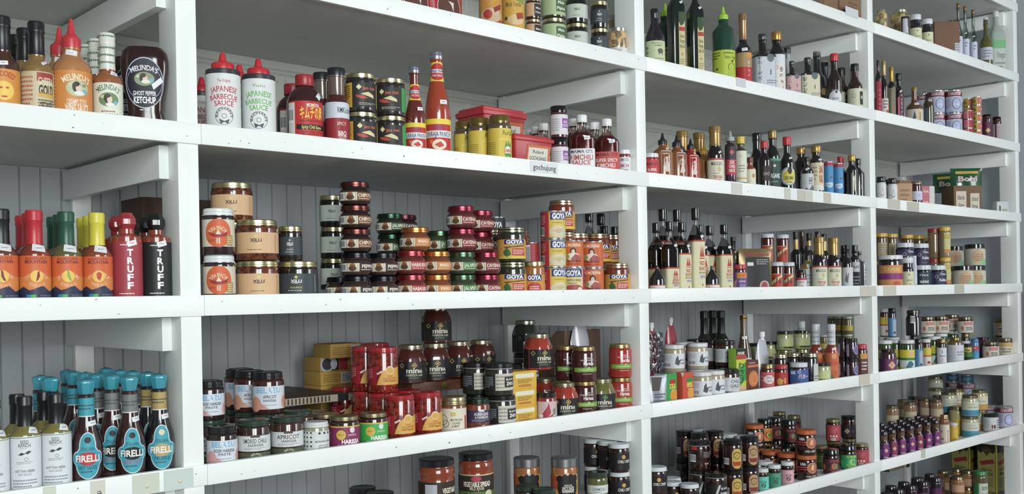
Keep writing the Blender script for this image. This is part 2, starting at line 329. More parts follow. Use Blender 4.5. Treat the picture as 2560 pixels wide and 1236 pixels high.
def truff(key, c1, c2, cc, cap):
    ty(key, 'hot_sauce_bottle', '%s bottle with vertical white letters and faceted %s cap' % (cap[0], cap[0]), 'bottle', [(0, 0), (.95, 0), (1, .02), (1, .7), (.97, .73), (.75, .755), (.5, .77), (.5, .82)], [(1, c2)], [gem(cap[1])],
      [('label', [wr(.03, .68, c1), ('F', -.2, .63, .3, .655, 1, 'e8e8e8')]+[('T', .12, y, .07, ch_, 'eeeeee', .2, .04) for ch_, y in zip('TRUFF', (.56, .47, .38, .29, .2))]+[('F', -.25, .1, .4, .125, 1, 'dddddd'), ('F', -.1, .07, .25, .09, 1, 'bbbbbb')], 'paper')], stk=stick(.18, .66, .32, .3), bname='bottle_body', capsec='oct')
truff('trred', 'a83a48', '9a3a28', 'a83a48', ('red', 'a02c34')); truff('trblk', '232427', '8a3a24', '232427', ('black', '121417'))
# ---- left bay, lower shelf
bot('seed', 'green sauce bottle with white label and black cap', '7f7838', '14171b', [wr(.02, .6, 'd9dfe4'), wr(.585, .59, '3a3a40'), ('T', 0, .545, .035, 'SEED', '55565c', .26), ('T', .0, .51, .035, 'RANCH', '55565c', .38), ('F', -.15, .475, .15, .485, 1, '8a8c94'), ('P', [-.2, .415, -.1, .44, .02, .425, -.08, .41], '3f4046'), ('P', [.0, .43, .12, .455, .22, .445, .1, .42], '3f4046'), ('O', .05, .37, .06, .012, '55565c'), ('F', -.25, .32, .25, .35, 2, 'a0a4aa'), ('T', 0, .25, .025, 'HOT THAI GREEN', '6c6d74', .62), ('T', 0, .215, .02, 'HOT SAUCE', '8a8b92', .4), ('F', -.4, .08, .4, .17, 3, '8c9298'), ('F', -.12, .035, .12, .055, 1, '8c9298')], n='hot_sauce_bottle', b=.6, nb=.72, nr=0.44, ch=.32, cap='sleeve', cr=0.52, stk=stick(.3, .655, .34, -.15))
def firelli(key, d, lc, mid, word, neck, mcol, wcol):
    t = '2aa0b4'; art = []
    for g, c_ in ((.03, 'dfe4e4'), (0, t)):
        art += [('E', .04, .235, .38+g, .56+g, c_), ('E', .04, .37, .24+g, .44+g, c_), ('E', -.3, .265, .15+g, .2+g, c_), ('E', .38, .265, .15+g, .2+g, c_)]
    art += [('E', .04, .43, .1, .1, mcol), ('T', .04, .35, .032, 'ITALIAN', '1d5a68', .4), ('E', .04, .26, .31, .22, mid), ('T', .04, .262, .06, 'FIRELLI', 'ecebe4', .78, .03), ('T', .04, .178, .034, word, wcol, .56, .02), ('F', -.18, .125, .26, .155, 1, '1d5a68'), ('F', -.4, .03, .3, .055, 2, '6a5a54')]
    bot(key, d, lc, '2c98ac', art, n='hot_sauce_bottle', b=.34, nb=.66, nr=.5, ch=.165, nlab=[('R', -.78, .64, .78, .815, neck), ('F', -.3, .7, .3, .76, 2, '4c4c50'), ('R', -.78, .64, .78, .65, 'd8dcdc')], cap2=('faceted_cap', [(.42, .835), (.47, .85), (.62, .955), (.6, .965), (.5, .98), (0, 1)], '2c98ac', 'satin'), capsec='oct', stk=stick(.2, .58, .3, .15), pw=2)
firelli('fird', 'dark red bottle, turquoise faceted cap, red and teal label', '33161a', 'c02e34', 'HOT SAUCE', '2aa0b4', '15181a', '1d5a68')
firelli('firx', 'dark brown bottle, turquoise faceted cap, black and teal label', '351a18', '191b1f', 'EXTRA HOT', '777a7c', '15181a', 'b85a78')
firelli('firt', 'black bottle, turquoise faceted cap, gold and teal label', '17171c', 'b8a36a', 'TRUFFLE', 'b39a58', 'd8cfae', '1d5a68')
# ---- wide bay, upper shelf
def bach(key, c, top, d):
    ty(key, 'squeeze_bottle', d, 'bottle', [(0, 0), (.96, 0), (1, .01), (1, .765), (.98, .785), (.8, .79), (.6, .79), (.6, .8)], [(1, '33343c')],
      [('nozzle_cap', [(.64, .795), (.66, .8), (.66, .855), (.6, .875), (.36, .885), (.24, .9), (.16, .985), (.12, 1), (0, 1)], 'c9202e', 'plastic')],
      [('label', [wr(.015, .725, 'dcdedf'), ('T', .02, .64, .035, top, c, .38), ('A', .02, -.11, 1.55, .066, 'JAPANESE', c, 29), ('A', .02, -.197, 1.55, .06, 'BARBECUE', c, 30), ('A', .02, -.272, 1.55, .06, 'SAUCE', c, 20), ('O', .02, .225, .26, .012, '50535a'), ('A', .02, .225, .18, .028, "BACHAN'S", '3a3d44', 200), ('O', .02, .225, .07, .012, '50535a'), ('P', [-.13, .19, .02, .165, .17, .19, .12, .13, .02, .155, -.08, .13], '50535a'), ('T', .02, .05, .035, 'Our Ingredients Matter', c, .66)], 'paper')], mat='plastic', bname='bottle_body')
bach('bacr', 'c03a46', 'The Original', 'white squeeze bottle with red lettering and nozzle'); bach('bacg', '55b04c', 'Yuzu', 'white squeeze bottle with green lettering, red nozzle')
ty('momo', 'sauce_bottle', 'dark red chunky bottle with red cap and yellow characters', 'bottle', [(0, 0), (.92, 0), (1, .04), (1, .56), (.96, .64), (.8, .74), (.55, .8), (.46, .83), (.46, .9)], [(1, '3a1318')], [('cap', flat(.51, .84), 'a82430', 'plastic')],
  [('label', [('R', -.6, .1, .6, .6, 'c22a2c'), ('R', -.6, .1, -.35, .58, 'd8d5cf'), ('B', -.59, .3, -.4, .5), ('T', .18, .54, .05, 'MOMOYA', 'eee7dc', .38, .03), ('T', .14, .43, .14, 'キムチの素', 'f0cc1e', .68, .02), ('F', -.2, .3, .5, .34, 1, '7e1c1c'), ('R', -.3, .2, .6, .27, '1f1a18'), ('T', .14, .235, .045, 'Spicy Chili Sauce', 'e8e070', .6), ('F', -.15, .12, .5, .18, 2, '8c1f20')], 'paper')], stk=stick(.42, .7, .3, .8))
bot('bbq', 'clear-necked barbecue sauce bottle, black cap, red label', [(.66, '4c1c1c'), (1, '6a5a52')], '1b2229', [wr(.03, .36, '9c2630'), wr(.36, .56, 'ccd4de'), ('T', .3, .46, .07, 'RMKitchen', '2b2f3a', .72), ('T', .12, .29, .04, 'SPICY', 'e0c8c8', .4), ('T', .14, .17, .055, 'BBQ', 'eee2e0', .36, .02), ('R', -.05, .13, .33, .137, 'eee2e0'), ('T', .14, .105, .03, 'SAUCE', 'eee2e0', .3), ('E', .1, .04, .12, .08, 'b9b9a8')], b=.52, nb=.66, nr=.66, ch=.1, cr=.72, cap='flat', liq=(.7, '35161a'))
def jao(key, side, d):
    jar(key, d, '262321', 'c9bf92', [wr(.1, .74, side), ('R', -.42, .1, .5, .74, '2c2b2b'), ('K', -.2, .62, .09, 'e6dfa6'), ('E', -.2, .62, .055, .055, 'e6dfa6'), ('T', .14, .6, .09, 'jao noi', 'd06a3c', .44, .02), ('P', [-.15, .44, .1, .5, .3, .42, .32, .34, .12, .38], 'dccf9c'), ('P', [-.3, .42, -.05, .4, .1, .33, -.1, .31, -.28, .36], 'c2463a'), ('F', -.2, .15, .4, .22, 2, 'b9b6ae'), ('F', -.85, .3, -.5, .68, 7, '5a4a20'), ('F', -.85, .15, -.5, .22, 2, '5a4a20')], ch=.13, nk=.9, cr=.97, sh=.08, n='sauce_jar')
jao('jaoy', 'd3a42c', 'black labelled jar with yellow side, gold lid'); jao('jaog', '33a04c', 'black labelled jar with green side, gold lid')
PAN = [('E', .03, .2, .42, .42, 'c32a30'), ('T', .03, .28, .034, 'NONG JI', '3a4a90', .4), ('R', -.5, .185, .62, .25, 'e6e4e2'), ('T', .05, .217, .044, 'SRIRAJA PANICH', '2a3f8e', .98, .02), ('E', .05, .12, .28, .2, 'eedfc8'), ('P', [-.12, .12, .1, .15, .24, .11, .05, .09], 'c8382e'), ('R', -.32, .13, -.2, .165, 'e0742c')]
def pan(key, d, liqc, nz):
    bot(key, d, liqc, 'b9c4dc', [wr(.02, .36, 'ecd51c'), ('R', -.62, .07, .62, .31, 'c32a30')]+PAN+[('F', -.2, .03, .3, .045, 1, 'b08a20')], b=.38, nb=.86 if nz else .74, nr=.44, ch=.07, cap='thread', cr=.5, pw=2, nlab=[('R', -1.2, .62+nz, 1.2, .8+nz, 'ecd51c'), ('E', .03, .71+nz, .34, .33, 'c32a30'), ('R', -.4, .7+nz, .42, .735+nz, 'e6e4e2'), ('T', .03, .718+nz, .026, 'SRIRAJA PANICH', '2a3f8e', .7, .02), ('T', .03, .675+nz, .022, 'CHILI SAUCE', 'f0e6e0', .5)], stk=stick(.25, .52, .3, .05), lm='metal')
pan('pans', 'small dark chili sauce bottle with yellow and red labels', '6a221c', 0.0); pan('panl', 'tall orange-red chili sauce bottle with yellow labels', 'a83c20', .1)
jar('auri', 'yellow labelled jar with gold lid and chili drawing', '5c4a30', 'a98f48', [wr(.03, .72, 'dcc034'), ('T', .22, .63, .1, "Auria's", '6a6a2c', .6), ('R', -.2, .1, .6, .5, 'efe08a'), ('R', -.18, .11, .58, .49, 'dcc034'), ('P', [.02, .3, .1, .47, .16, .36, .2, .5, .26, .37, .34, .46, .38, .3], '2f8a3c'), ('E', .2, .28, .17, .17, 'e9e6dc'), ('T', .22, .27, .07, 'SAMBAL', 'c23a46', .44, .02), ('P', [0, .2, .2, .22, .42, .2, .3, .12, .2, .17, .1, .12], '3f9a3c'), ('F', -.75, .15, -.35, .45, 8, 'a08a24')], ch=.16, nk=.84, cr=.88, sh=.08, n='sauce_jar')
def tub(key, d):
    T[key] = dict(n='plastic_tub', d=d, c='tub', tub=1, dep=.72)
tub('tubl', 'large red plastic tub with white label'); tub('tubs', 'small red plastic tub with white label')
jar('chia', 'small purple labelled jar with black lid', '5a2a3a', '131315', [wr(.1, .72, 'dcd8dc'), ('R', .1, .3, .6, .6, '8f4fa0'), ('T', .32, .5, .09, 'chili', 'f0e8f0', .3), ('T', .34, .38, .09, 'CHUTNEY', 'f0e8f0', .5), ('F', -.5, .2, 0, .6, 6, 'a8a4b0')], ch=.2, nk=.9, cr=.95, lm='satin', cap='flat', n='sauce_jar')
def flask(key, bc, tc, ink2, words, d):
    bot(key, d, '8c2c30', 'e6e8ea', [('R', -.72, .02, .6, .42, bc), ('T', -.02, .37, .055, "MAMA O'S", tc, .88), ('T', -.02, .27, .085 if len(words[0]) < 9 else .06, words[0], ink2, .9, .02), ('T', -.04, .18, .07, words[1], ink2, .72, .02), ('T', -.2, .1, .05, words[2], ink2, .36)], n='flask_bottle', sec='flask', sy=.52, b=.58, nb=.78, nr=.36, ch=.13, cr=.42, liq=(.7, '6e1f26'), stk=stick(.2, .6, .24, .15), mat='clear', glass='e6d8d4')
flask('mamk', 'e4e6e8', '45464c', 'c2404a', ('KIMCHILI', 'SAUCE', ' '), 'red flask bottle, white cap, white label'); flask('mams', 'c84a48', '5a1c20', 'f2e6e4', ('SUPER SPICY', 'KIMCHILI', 'SAUCE'), 'red flask bottle, white cap, coral label')
jar('mamp', 'small jar with white lid and lettering label', '8a3a34', 'e6e8ea', [wr(.03, .72, 'dfe2e4'), ('T', -.05, .62, .1, "MAMA O'S", '45464c', .8), ('T', -.02, .4, .12, 'KIMCHI', 'c2404a', .8, .02), ('T', -.02, .2, .12, 'PASTE', '45464c', .7, .02)], ch=.16, lm='plastic', cap='flat')
# ---- wide bay, top shelf
T['pouch'] = dict(n='food_pouch', d='red stand-up pouch with brown oval window', c='pouch', pouch=1, col='b02c34', dep=.3, art=[('E', .0, .25, .36, .5, 'e2d6d0'), ('E', .0, .25, .345, .48, '5c322c'), ('P', [-.05, .42, .12, .4, .1, .2, .04, .34], 'd9d2c0')])
can('mole', 'yellow and red cylindrical glass of sauce', [wr(.0, 1, 'c98a2c'), wr(.02, .2, 'b3342c'), ('E', 0, .28, .5, .3, 'c8a888'), ('E', -.15, .3, .2, .2, 'b3342c'), ('E', .2, .34, .15, .12, 'd0b090'), ('P', [.1, .42, .45, .5, .48, .42, .15, .33], '8c2f28'), ('T', 0, .62, .12, 'Mole', 'e9d9a0', .4), ('T', 0, .84, .14, 'DOÑA MARIA', 'c03028', .8)])
can('molev', 'yellow and green cylindrical glass of sauce', [wr(0, 1, 'd0a334'), ('P', [-.5, .78, .5, .6, .5, .9, -.5, .9], '7d9440'), ('T', 0, .6, .1, 'Mole Verde', '6a5a2c', .7), ('E', .1, .3, .4, .22, 'd6bd8c'), ('P', [.1, .42, .45, .45, .48, .34, .15, .3], 'a8382c'), ('T', 0, .84, .14, 'MARIA', 'b83040', .8), ('E', -.35, .33, .08, .08, '3a5a34')])
jar('xilt', 'small jar with tan label and gold lid', '3a241c', 'c9bf92', [wr(.1, .74, 'c9a57c'), ('R', .1, .1, .7, .7, '2c2624'), ('T', .4, .5, .1, 'Mole', 'e8e0d0', .4), ('T', .4, .3, .1, 'Poblano', 'e8e0d0', .45)], ch=.15)
jar('pipi', 'squat jar with pale green label, gold lid', '3c3a24', 'c9bf92', [wr(.08, .76, 'a9bf90'), ('R', .1, .2, .7, .66, '44663a'), ('T', .36, .54, .11, 'Mole', 'e6ecd8', .34, .02), ('T', .36, .33, .11, 'Pipian', 'e6ecd8', .44, .02)], ch=.15, n='sauce_jar')
def xil(key, d, bc, tc, kc='d8c870', body='2a1612', m='gloss', dots=True):
    a = [wr(.17, .68, bc), ('K', 0, .59, .045, kc), ('T', 0, .49, .075, 'XILLI', tc, .27, .03), ('F', -.1, .425, .1, .445, 1, tc), ('T', 0, .33, .04, 'SALSA MACHA', kc, .28), ('F', -.2, .24, .22, .27, 1, tc)]
    if dots: a += [('F', -.56, .2, -.54, .65, 14, tc), ('F', .5, .2, .52, .65, 14, tc)]
    jar(key, d, body, 'c6bd8c', a, ch=.155, nk=.93, cr=.97, sh=.07, mat=m, n='salsa_jar')
xil('xiltan', 'squat jar with peach label and gold lid', 'd8b083', '33302a', m='chunky', body='5a2a14'); xil('xilblk', 'squat jar with charcoal label and gold lid', '3a434a', 'e9e9ea', body='201613')
xil('xilsb', 'small jar with charcoal label, gold lid', '3a434a', 'e9e9ea', 'c9cccc', dots=False, body='201613'); xil('xilsw', 'jar with pale grey label and gold lid', 'bfc8c0', '2f3230', dots=True, body='15110f')
jar('cann', 'jar of pale beans with silver lid', 'a8946a', 'c2c4c2', [wr(.05, .36, 'd8dadc'), ('R', -.25, .31, .25, .315, '45464c'), ('T', .05, .26, .05, 'BANNER', '55565c', .3), ('T', .05, .17, .09, 'CANNELLINI', '77787e', .62)], ch=.12, mat='big')
jar('thin', 'slim jar behind with silver lid', '8a7654', 'b9bab4', [wr(.1, .45, 'd8dadc')], ch=.1)
# ---- wide bay, middle shelf
jar('pura', 'jar with orange chili-rider label and white lid', '2b1a1e', 'dfe3e6', [wr(.18, .76, 'd6cfbb'), ('E', 0, .47, .42, .45, 'd6622f'), ('A', 0, .36, .27, .08, 'PURA MACHA', 'e8e0c6', 115), ('P', [-.32, .52, -.22, .46, .2, .46, .32, .53, .26, .41, .1, .38, -.12, .38, -.26, .43], '9c2a30'), ('E', .0, .555, .05, .04, 'cfa63c'), ('P', [-.08, .44, .0, .54, .06, .47, .1, .44], 'e6d3c4'), ('R', -.05, .24, -.015, .36, 'e6d3c4'), ('R', .015, .24, .05, .36, 'e6d3c4'), ('F', -.3, .28, -.1, .33, 2, '8c3a20'), ('R', .26, .2, .5, .42, 'a58a50'), ('F', .28, .22, .48, .4, 4, 'dccf9c')], ch=.15, nk=.92, cr=.97, sh=.07, lm='plastic', cap='thread', n='salsa_jar')
def pep(key, lidc, side, word, d, body, lw=.6):
    a = [('R', -.85, .18, .95, .54, 'd3cdb8'), ('B', -.8, .2, -.42, .5), ('R', -.36, .19, -.02, .53, '4a3c30'), ('R', -.35, .2, -.03, .52, 'ded6bb'), ('E', -.19, .38, .1, .12, '9a5c30'), ('E', -.19, .31, .13, .08, '5b3a24'), ('R', .03, .18, .72, .54, side), ('T', .36, .4, .15, word, 'eee6d2', lw, .02), ('F', .08, .22, .66, .29, 1, 'd9cdb4')]
    ty(key, 'pepper_paste_jar', d, 'jar', [(0, 0), (.72, 0), (.82, .02), (.95, .12), (1, .22), (1, .5), (.95, .6), (.84, .68), (.8, .72), (.83, .75), (.83, .8)], [(1, body)], [('lid', lug(.93, .77), lidc, 'metal')], [('label', a, 'paper')], stk=None)
pep('pchi', '6f3a34', '7a4a26', 'CHIPOTLE', 'squat pepper jar, copper lid', '2a1a18'); pep('pblk', '2a2b32', '33262a', 'PEPPER', 'squat pepper jar, black lid', '382622', .5)
pep('phab', 'b03a48', 'ae3c44', 'HABANERO', 'squat pepper jar, red lid', '6e2c2a'); pep('pora', 'd8843a', 'cf7c30', 'MANGO', 'squat pepper jar, orange lid', '7c4426', .45)
pep('pgrn', '4b6b50', '3f7a3a', 'JALAPEÑO', 'squat pepper jar, green lid', '3c4630'); pep('pcay', '9a2f44', '8a3234', 'CAYENNE', 'squat pepper jar, crimson lid', '5e2426'); pep('pdgr', '1f4634', '2f5a38', 'JALAPEÑO', 'squat pepper jar, dark green lid', '232a20'); pep('pdrd', '55202c', '4c2a2c', 'CAYENNE', 'squat pepper jar, maroon lid', '2a1618')
GY = [('R', -.3, .66, .46, .9, '26357a'), ('T', .08, .78, .17, 'GOYA', 'eef0f4', .64, .05)]
def goyaj(key, d, body, dx=0):
    jar(key, d, body, 'bfb992', [wr(.08, .64, 'd99a34'), wr(.08, .16, 'd9c02e'), ('R', -.3, .5, .46, .63, '26357a'), ('T', .08, .565, .1, 'GOYA', 'eef0f4', .62, .05), ('P', [-.3, .42, .46, .48, .46, .44, -.3, .38], '5c5020'), ('R', -.02, .17, .46, .38, 'b83a34'), ('F', .02, .2, .44, .35, 3, 'f0d8cc'), ('P', [-.34, .28, -.2, .4, -.1, .3, -.05, .2, -.2, .14, -.3, .18], '3a6a3c'), ('B', -.95, .3, -.6, .5)], ch=.15, nk=.9, cr=.93, sh=.1, n='sauce_jar')
goyaj('gyj', 'olive jar with blue banner label, gold lid', '2e2f20'); goyaj('gyr', 'reddish jar with blue banner label, gold lid', '7a3220')
jar('gyo', 'orange sofrito jar with blue banner label, gold lid', 'a8621c', 'c6bd8c', [wr(.06, .62, 'cf9030'), ('R', -.32, .44, .36, .62, '26357a'), ('T', .02, .53, .12, 'GOYA', 'eef0f4', .6, .05), ('E', .02, .22, .34, .26, 'b83a34'), ('F', -.2, .12, .24, .3, 3, 'f0d8cc')], ch=.13, nk=.82, cr=.9)
can('gyc', 'food can with red side and blue banner', [wr(.05, .95, 'd9bc3c'), ('R', -.9, .05, -.2, .95, 'b82c34'), ('F', -.75, .5, -.35, .85, 6, 'e0a8a4'), ('B', -.72, .1, -.4, .42), ('R', -.14, .68, .62, .94, '26357a'), ('T', .24, .81, .19, 'GOYA', 'eef0f4', .62, .05), ('F', -.05, .55, .5, .6, 1, '6a5c2c'), ('E', .22, .26, .42, .24, 'd8c8a4'), ('P', [-.1, .3, .3, .38, .5, .28, .2, .2], 'c8b487'), ('E', .4, .18, .14, .1, 'c4d0ac')])
can('gyp', 'food can with pink chili picture and blue banner', [wr(.05, .95, 'd9c88c'), ('R', .45, .05, 1.2, .95, 'b82c34'), ('R', -.3, .66, .4, .94, '26357a'), ('T', .05, .8, .19, 'GOYA', 'eef0f4', .6, .05), ('T', .05, .54, .08, 'CHIPOTLE PEPPERS', '55401c', .6), ('F', -.2, .4, .3, .46, 1, '55401c'), ('E', .05, .2, .42, .2, 'a84c50'), ('E', .3, .2, .1, .1, 'd8e0c4'), ('E', .62, .7, .08, .08, '3a3a80'), ('E', .62, .5, .08, .08, '3a3a80')])
can('lam', 'orange food can with portrait and pink meat picture', [wr(.05, .95, 'd0662a'), ('T', .0, .83, .11, 'LA MORENA', 'efe0cc', .78, .02), ('E', .02, .6, .13, .16, '2b211e'), ('E', .02, .57, .08, .12, 'ddc0aa'), ('E', .02, .4, .3, .16, 'e8ddd0'), ('P', [-.1, .3, .1, .5, .38, .42, .42, .28, .1, .22], 'a8504c'), ('E', -.28, .4, .14, .13, '8f9a4c'), ('T', .02, .25, .1, 'Chipotle Sauce', '5a2418', .7, .02), ('R', -.3, .1, .36, .16, 'b8342c')])
can('redc', 'plain red can with barcode', [wr(.05, .95, 'a82a34'), ('B', -.55, .1, -.1, .9), ('F', .1, .2, .2, .9, 9, 'c86a6a')])
can('gblk', 'dark can with white lettering', [wr(.05, .95, '23252c'), ('T', 0, .7, .2, 'GOYA', 'e8eaee', .7, .04)])
# ---- wide bay, lower shelf
BEL = lambda w1, w2, fr: [wr(.12, .67, 'd4d9e2'), ('T', .02, .575, .13, 'BELAZU', '7fb8d8', .8, .04), ('E', -.42, .24, .2, .24, fr), ('P', [-.4, .13, .05, .13, -.1, .2, -.3, .3], fr), ('E', .62, .28, .16, .2, fr), ('T', .06, .42, .075, w1, '3c3a48', .7 if len(w1) > 8 else .42, .015), ('T', .06, .33, .06, w2, '3c3a48', .4), ('F', -.2, .2, .4, .24, 1, '8a8c98')]
jar('belr', 'jar with sky-blue lettering, pink label, black lid', '2a1618', '16181b', BEL('ROSE HARISSA', 'PASTE', 'd8a0a0'), ch=.16, nk=.86, cr=.93, sh=.1, lm='satin', n='harissa_jar')
jar('bela', 'jar with sky-blue lettering, apricot label, black lid', '3c1a16', '16181b', BEL('APRICOT', 'HARISSA', 'd89a80'), ch=.16, nk=.86, cr=.93, sh=.1, lm='satin', n='harissa_jar')
def smk(key, d, w1, body):
    jar(key, d, body, '2c4034', [wr(.28, .64, 'd3d6d6'), wr(.02, .24, '555c42'), ('R', -.12, .6, .16, .66, '55403a'), ('T', .02, .52, .1, w1, '44464a', .74), ('T', .04, .42, .06, 'HARISSA', '44464a', .46), ('F', -.3, .31, .36, .37, 2, '8a8c90'), ('A', .04, .08, .16, .04, 'BELAZU', 'c8ccb8', 100)], ch=.14, nk=.9, cr=.99, sh=.08, n='harissa_jar', lm='satin')
smk('smkc', 'wide jar with dark green lid, white band label', 'SMOKED CHILLI', '3a2420'); smk('smka', 'wide jar, green lid, cream band label', 'APRICOT', '42281e')
jar('moru', 'white-lidded jar with dotted black and white label', '9c9a7c', 'd5d9da', [wr(.04, .72, 'd3d7d6')]+[('E', -.7+.16*i, .12+.14*j, .035, .035, '2c2e30') for i in range(4) for j in range(5)]+[('E', .1+.2*i, .66, .045, .045, '2c2e30') for i in range(3)]+[('T', .25, .4, .06, 'MORUNO RUB', '4a4c58', .62), ('F', .05, .12, .5, .3, 3, '7a7c88')], ch=.16, lm='plastic', cap='thread', nk=.92, cr=.97)
def zw(key, bc, d):
    jar(key, d, '3a1c1a', 'b9ae84', [wr(.03, .7, bc), wr(.68, .72, 'd8b43c'), ('E', -.08, .46, .16, .16, 'd8b43c'), ('T', -.08, .46, .04, 'SPICY', '6a4a1c', .2), ('E', .3, .6, .09, .1, 'e4d4dc'), ('T', .3, .45, .05, 'ZWITA', 'eadfe6', .3), ('T', .26, .26, .12, 'HARISSA', 'f2e9ee', .64, .04), ('F', -.2, .14, .5, .18, 1, 'e0ccd8'), ('F', -.7, .2, -.5, .55, 5, 'c89cb4')], ch=.13, nk=.88, cr=.95, n='harissa_jar')
zw('zwp', '8a2f5c', 'jar with plum label and large white lettering'); zw('zwg', '2fae48', 'jar with bright green label and white lettering')
jar('chilj', 'tall jar of red chilies with red lid', '7c1a12', 'b01e2a', [('P', [-.2, .18, .75, .18, .75, .58, .1, .5, -.1, .36], 'd8a640'), ('R', -1.2, .18, -.2, .58, 'a01a28'), ('P', [-.2, .18, .75, .18, .75, .52, .25, .56, -.02, .46], 'd8a640'), ('E', .26, .5, .15, .14, 'e2c0a0'), ('E', .26, .49, .12, .1, 'd8a640'), ('T', .26, .37, .03, 'WHITE', 'b0302c', .2), ('T', .26, .32, .04, 'TURQUOISE BRAND', 'b8502c', .5), ('T', .26, .27, .045, 'Chili Peppers', '7c3420', .48), ('F', -.75, .3, -.35, .54, 6, 'e0a0a4'), ('P', [-.2, .44, -.02, .5, 0, .46, -.18, .4], 'e8c0c0')], ch=.095, nk=.93, cr=1.0, sh=.05, mat='chunky', n='pepper_jar', lm='satin')
jar('matb', 'jar with cream olive-drawing label, gold lid', '7c4a28', 'c0b488', [wr(.04, .7, 'ddd5bf'), ('R', .5, .06, .64, .5, 'b83c2c'), ('O', -.42, .4, .2, .02, '4c5236'), ('O', -.3, .3, .14, .02, '4c5236'), ('R', -.1, .5, .1, .6, 'c8b460'), ('T', .14, .4, .06, 'MATBUCHA', '3c3c38', .46), ('T', .12, .31, .06, 'OLIVES', '3c3c38', .3), ('T', .1, .23, .06, '& MINT', '3c3c38', .28)], ch=.2, nk=.94, cr=1.0, cap='thread')
jar('aube', 'jar with purple aubergine label and green lid', '7a3a24', '3a4c3e', [wr(.26, .64, '3c3050'), ('R', .0, .6, .24, .67, 'd8d8dc'), ('T', .12, .53, .09, 'AUBERGINE', 'e4e0e6', .64, .02), ('T', .14, .43, .08, '& PARMESAN', 'e4e0e6', .6), ('F', -.3, .3, .5, .37, 2, 'a89cb8'), ('E', .2, .12, .1, .1, 'c8ccc0')], ch=.17, nk=.9, cr=.98)
jar('zhug', 'dark jar with white-ringed black lid, sketch label', '2b2a24', '17181b', [('R', -.75, .2, -.15, .66, '242a2e'), ('F', -.7, .25, -.2, .6, 6, 'a0a4a4'), ('R', -.12, .16, .75, .68, 'c8c3b4'), ('F', -.1, .2, .7, .64, 4, '8c8678'), ('R', .2, .26, .68, .58, '2a2b2e'), ('T', .44, .5, .06, 'BLANK', 'e4e4e4', .36, .02), ('T', .44, .37, .1, 'ZHUG', 'e4e4e4', .34, .04)], ch=.17, nk=.93, cr=1.0, lm='satin', ring='d0d0d0')
box('hcart', 'small yellow carton with red printed word', 'd9ab1c', [('R', -.5, 0, .5, 1, 'd9ab1c'), ('R', -.4, .62, .4, .86, 'e0ddca'), ('F', -.3, .3, .3, .55, 3, '6a5426'), ('T', 0, .17, .13, 'HARISSA', 'b0342c', .54, .03), ('R', -1.1, 0, -.5, 1, 'c6bea4'), ('B', -1.0, .2, -.62, .8)], dep=1.)
box('ycart', 'large yellow carton stack piece with dark print', 'b8913a', [('F', -.42, .2, .42, .8, 4, '8c6c28'), ('R', .1, .1, .42, .9, 'bdbfb4'), ('F', .14, .2, .38, .8, 5, '4a5064')], dep=.8)
box('ycart2', 'yellow carton with black and red swirl picture', 'b8913a', [('R', -.42, .05, .05, .95, '2b2a30'), ('E', -.3, .5, .2, .2, 'b5b7bc'), ('E', -.3, .5, .15, .15, '3a3c44'), ('E', -.1, .5, .1, .14, 'c4c6cc'), ('R', .06, .05, .32, .95, '9c3038'), ('F', .36, .1, .48, .9, 4, '8c6c28')], dep=.8)
box('stix', 'long flat dark box with striped end', '4c3c38', [('R', -.5, 0, .5, 1, 'a99c86')]+[('R', -.48+.05*i, .1, -.46+.05*i, .9, '3a302c') for i in range(14)]+[('R', .3, 0, .45, 1, '1c1a1c')], dep=1.5)
box('wbox', 'flat brown wooden box with brass clasp', '6a3c28', [('F', -.48, .2, .48, .8, 4, '4c2a1c')], dep=.6, m='wood', n='wooden_box', clasp=1)
T['minaj'] = None
def mina(key, d, body, acc='c0a050'):
    ty(key, 'harissa_jar', d, 'jar', [(0, 0), (.92, 0), (1, .03), (1, .58), (.93, .68), (.78, .83), (.7, .86, .3), (.7, .92, 0)], [(1, body)], [('lid', lug(.77, .885), 'aaa488', 'metal')],
      [('label', [('R', -1.2, .06, .6, .57, '1d1c1f'), ('K', .0, .47, .1, acc), ('K', .0, .47, .07, '1d1c1f'), ('E', .0, .47, .035, .035, acc), ('K', -.42, .47, .08, acc), ('K', -.42, .47, .055, '1d1c1f'), ('T', .0, .34, .13, 'mina', 'd8d3c2', .54, .03), ('T', .0, .22, .06, 'HARISSA mild', 'c4bfae', .56), ('F', -.2, .13, .22, .16, 1, 'a8a494')], 'paper')], sec='oct', mat='gloss')
mina('minr', 'octagonal jar, black label, bright red sauce', 'a3321e'); mina('mind', 'octagonal jar, black label, dark red sauce', '4c1c18'); mina('ming', 'octagonal jar, black label, green sauce', '6c6a30', '6a9a50'); mina('mink', 'octagonal jar, black label, dark green sauce', '2a2f28', '55604a')
def mou(key, d, body):
    jar(key, d, body, 'c0a468', [('T', .18, .68, .04, 'organic', 'e4d6d4', .2), ('T', .14, .62, .05, 'tunisian traditional', 'e4d6d4', .56), ('T', .2, .52, .1, 'Harissa', 'f0e6e4', .42, .03), ('R', -.42, .27, .75, .4, '79a83c'), ('F', -.2, .31, .6, .36, 1, 'c8dca8'), ('E', .2, .39, .05, .05, 'a8c870'), ('F', -.05, .2, .45, .23, 1, 'e4d6d4')], ch=.12, nk=.86, cr=.92, sh=.1, n='harissa_jar', ft=.08)
mou('mour', 'jar with green band and white word, bright red', 'a82c24'); mou('moud', 'jar with green band and white word, dark red', '45171a')
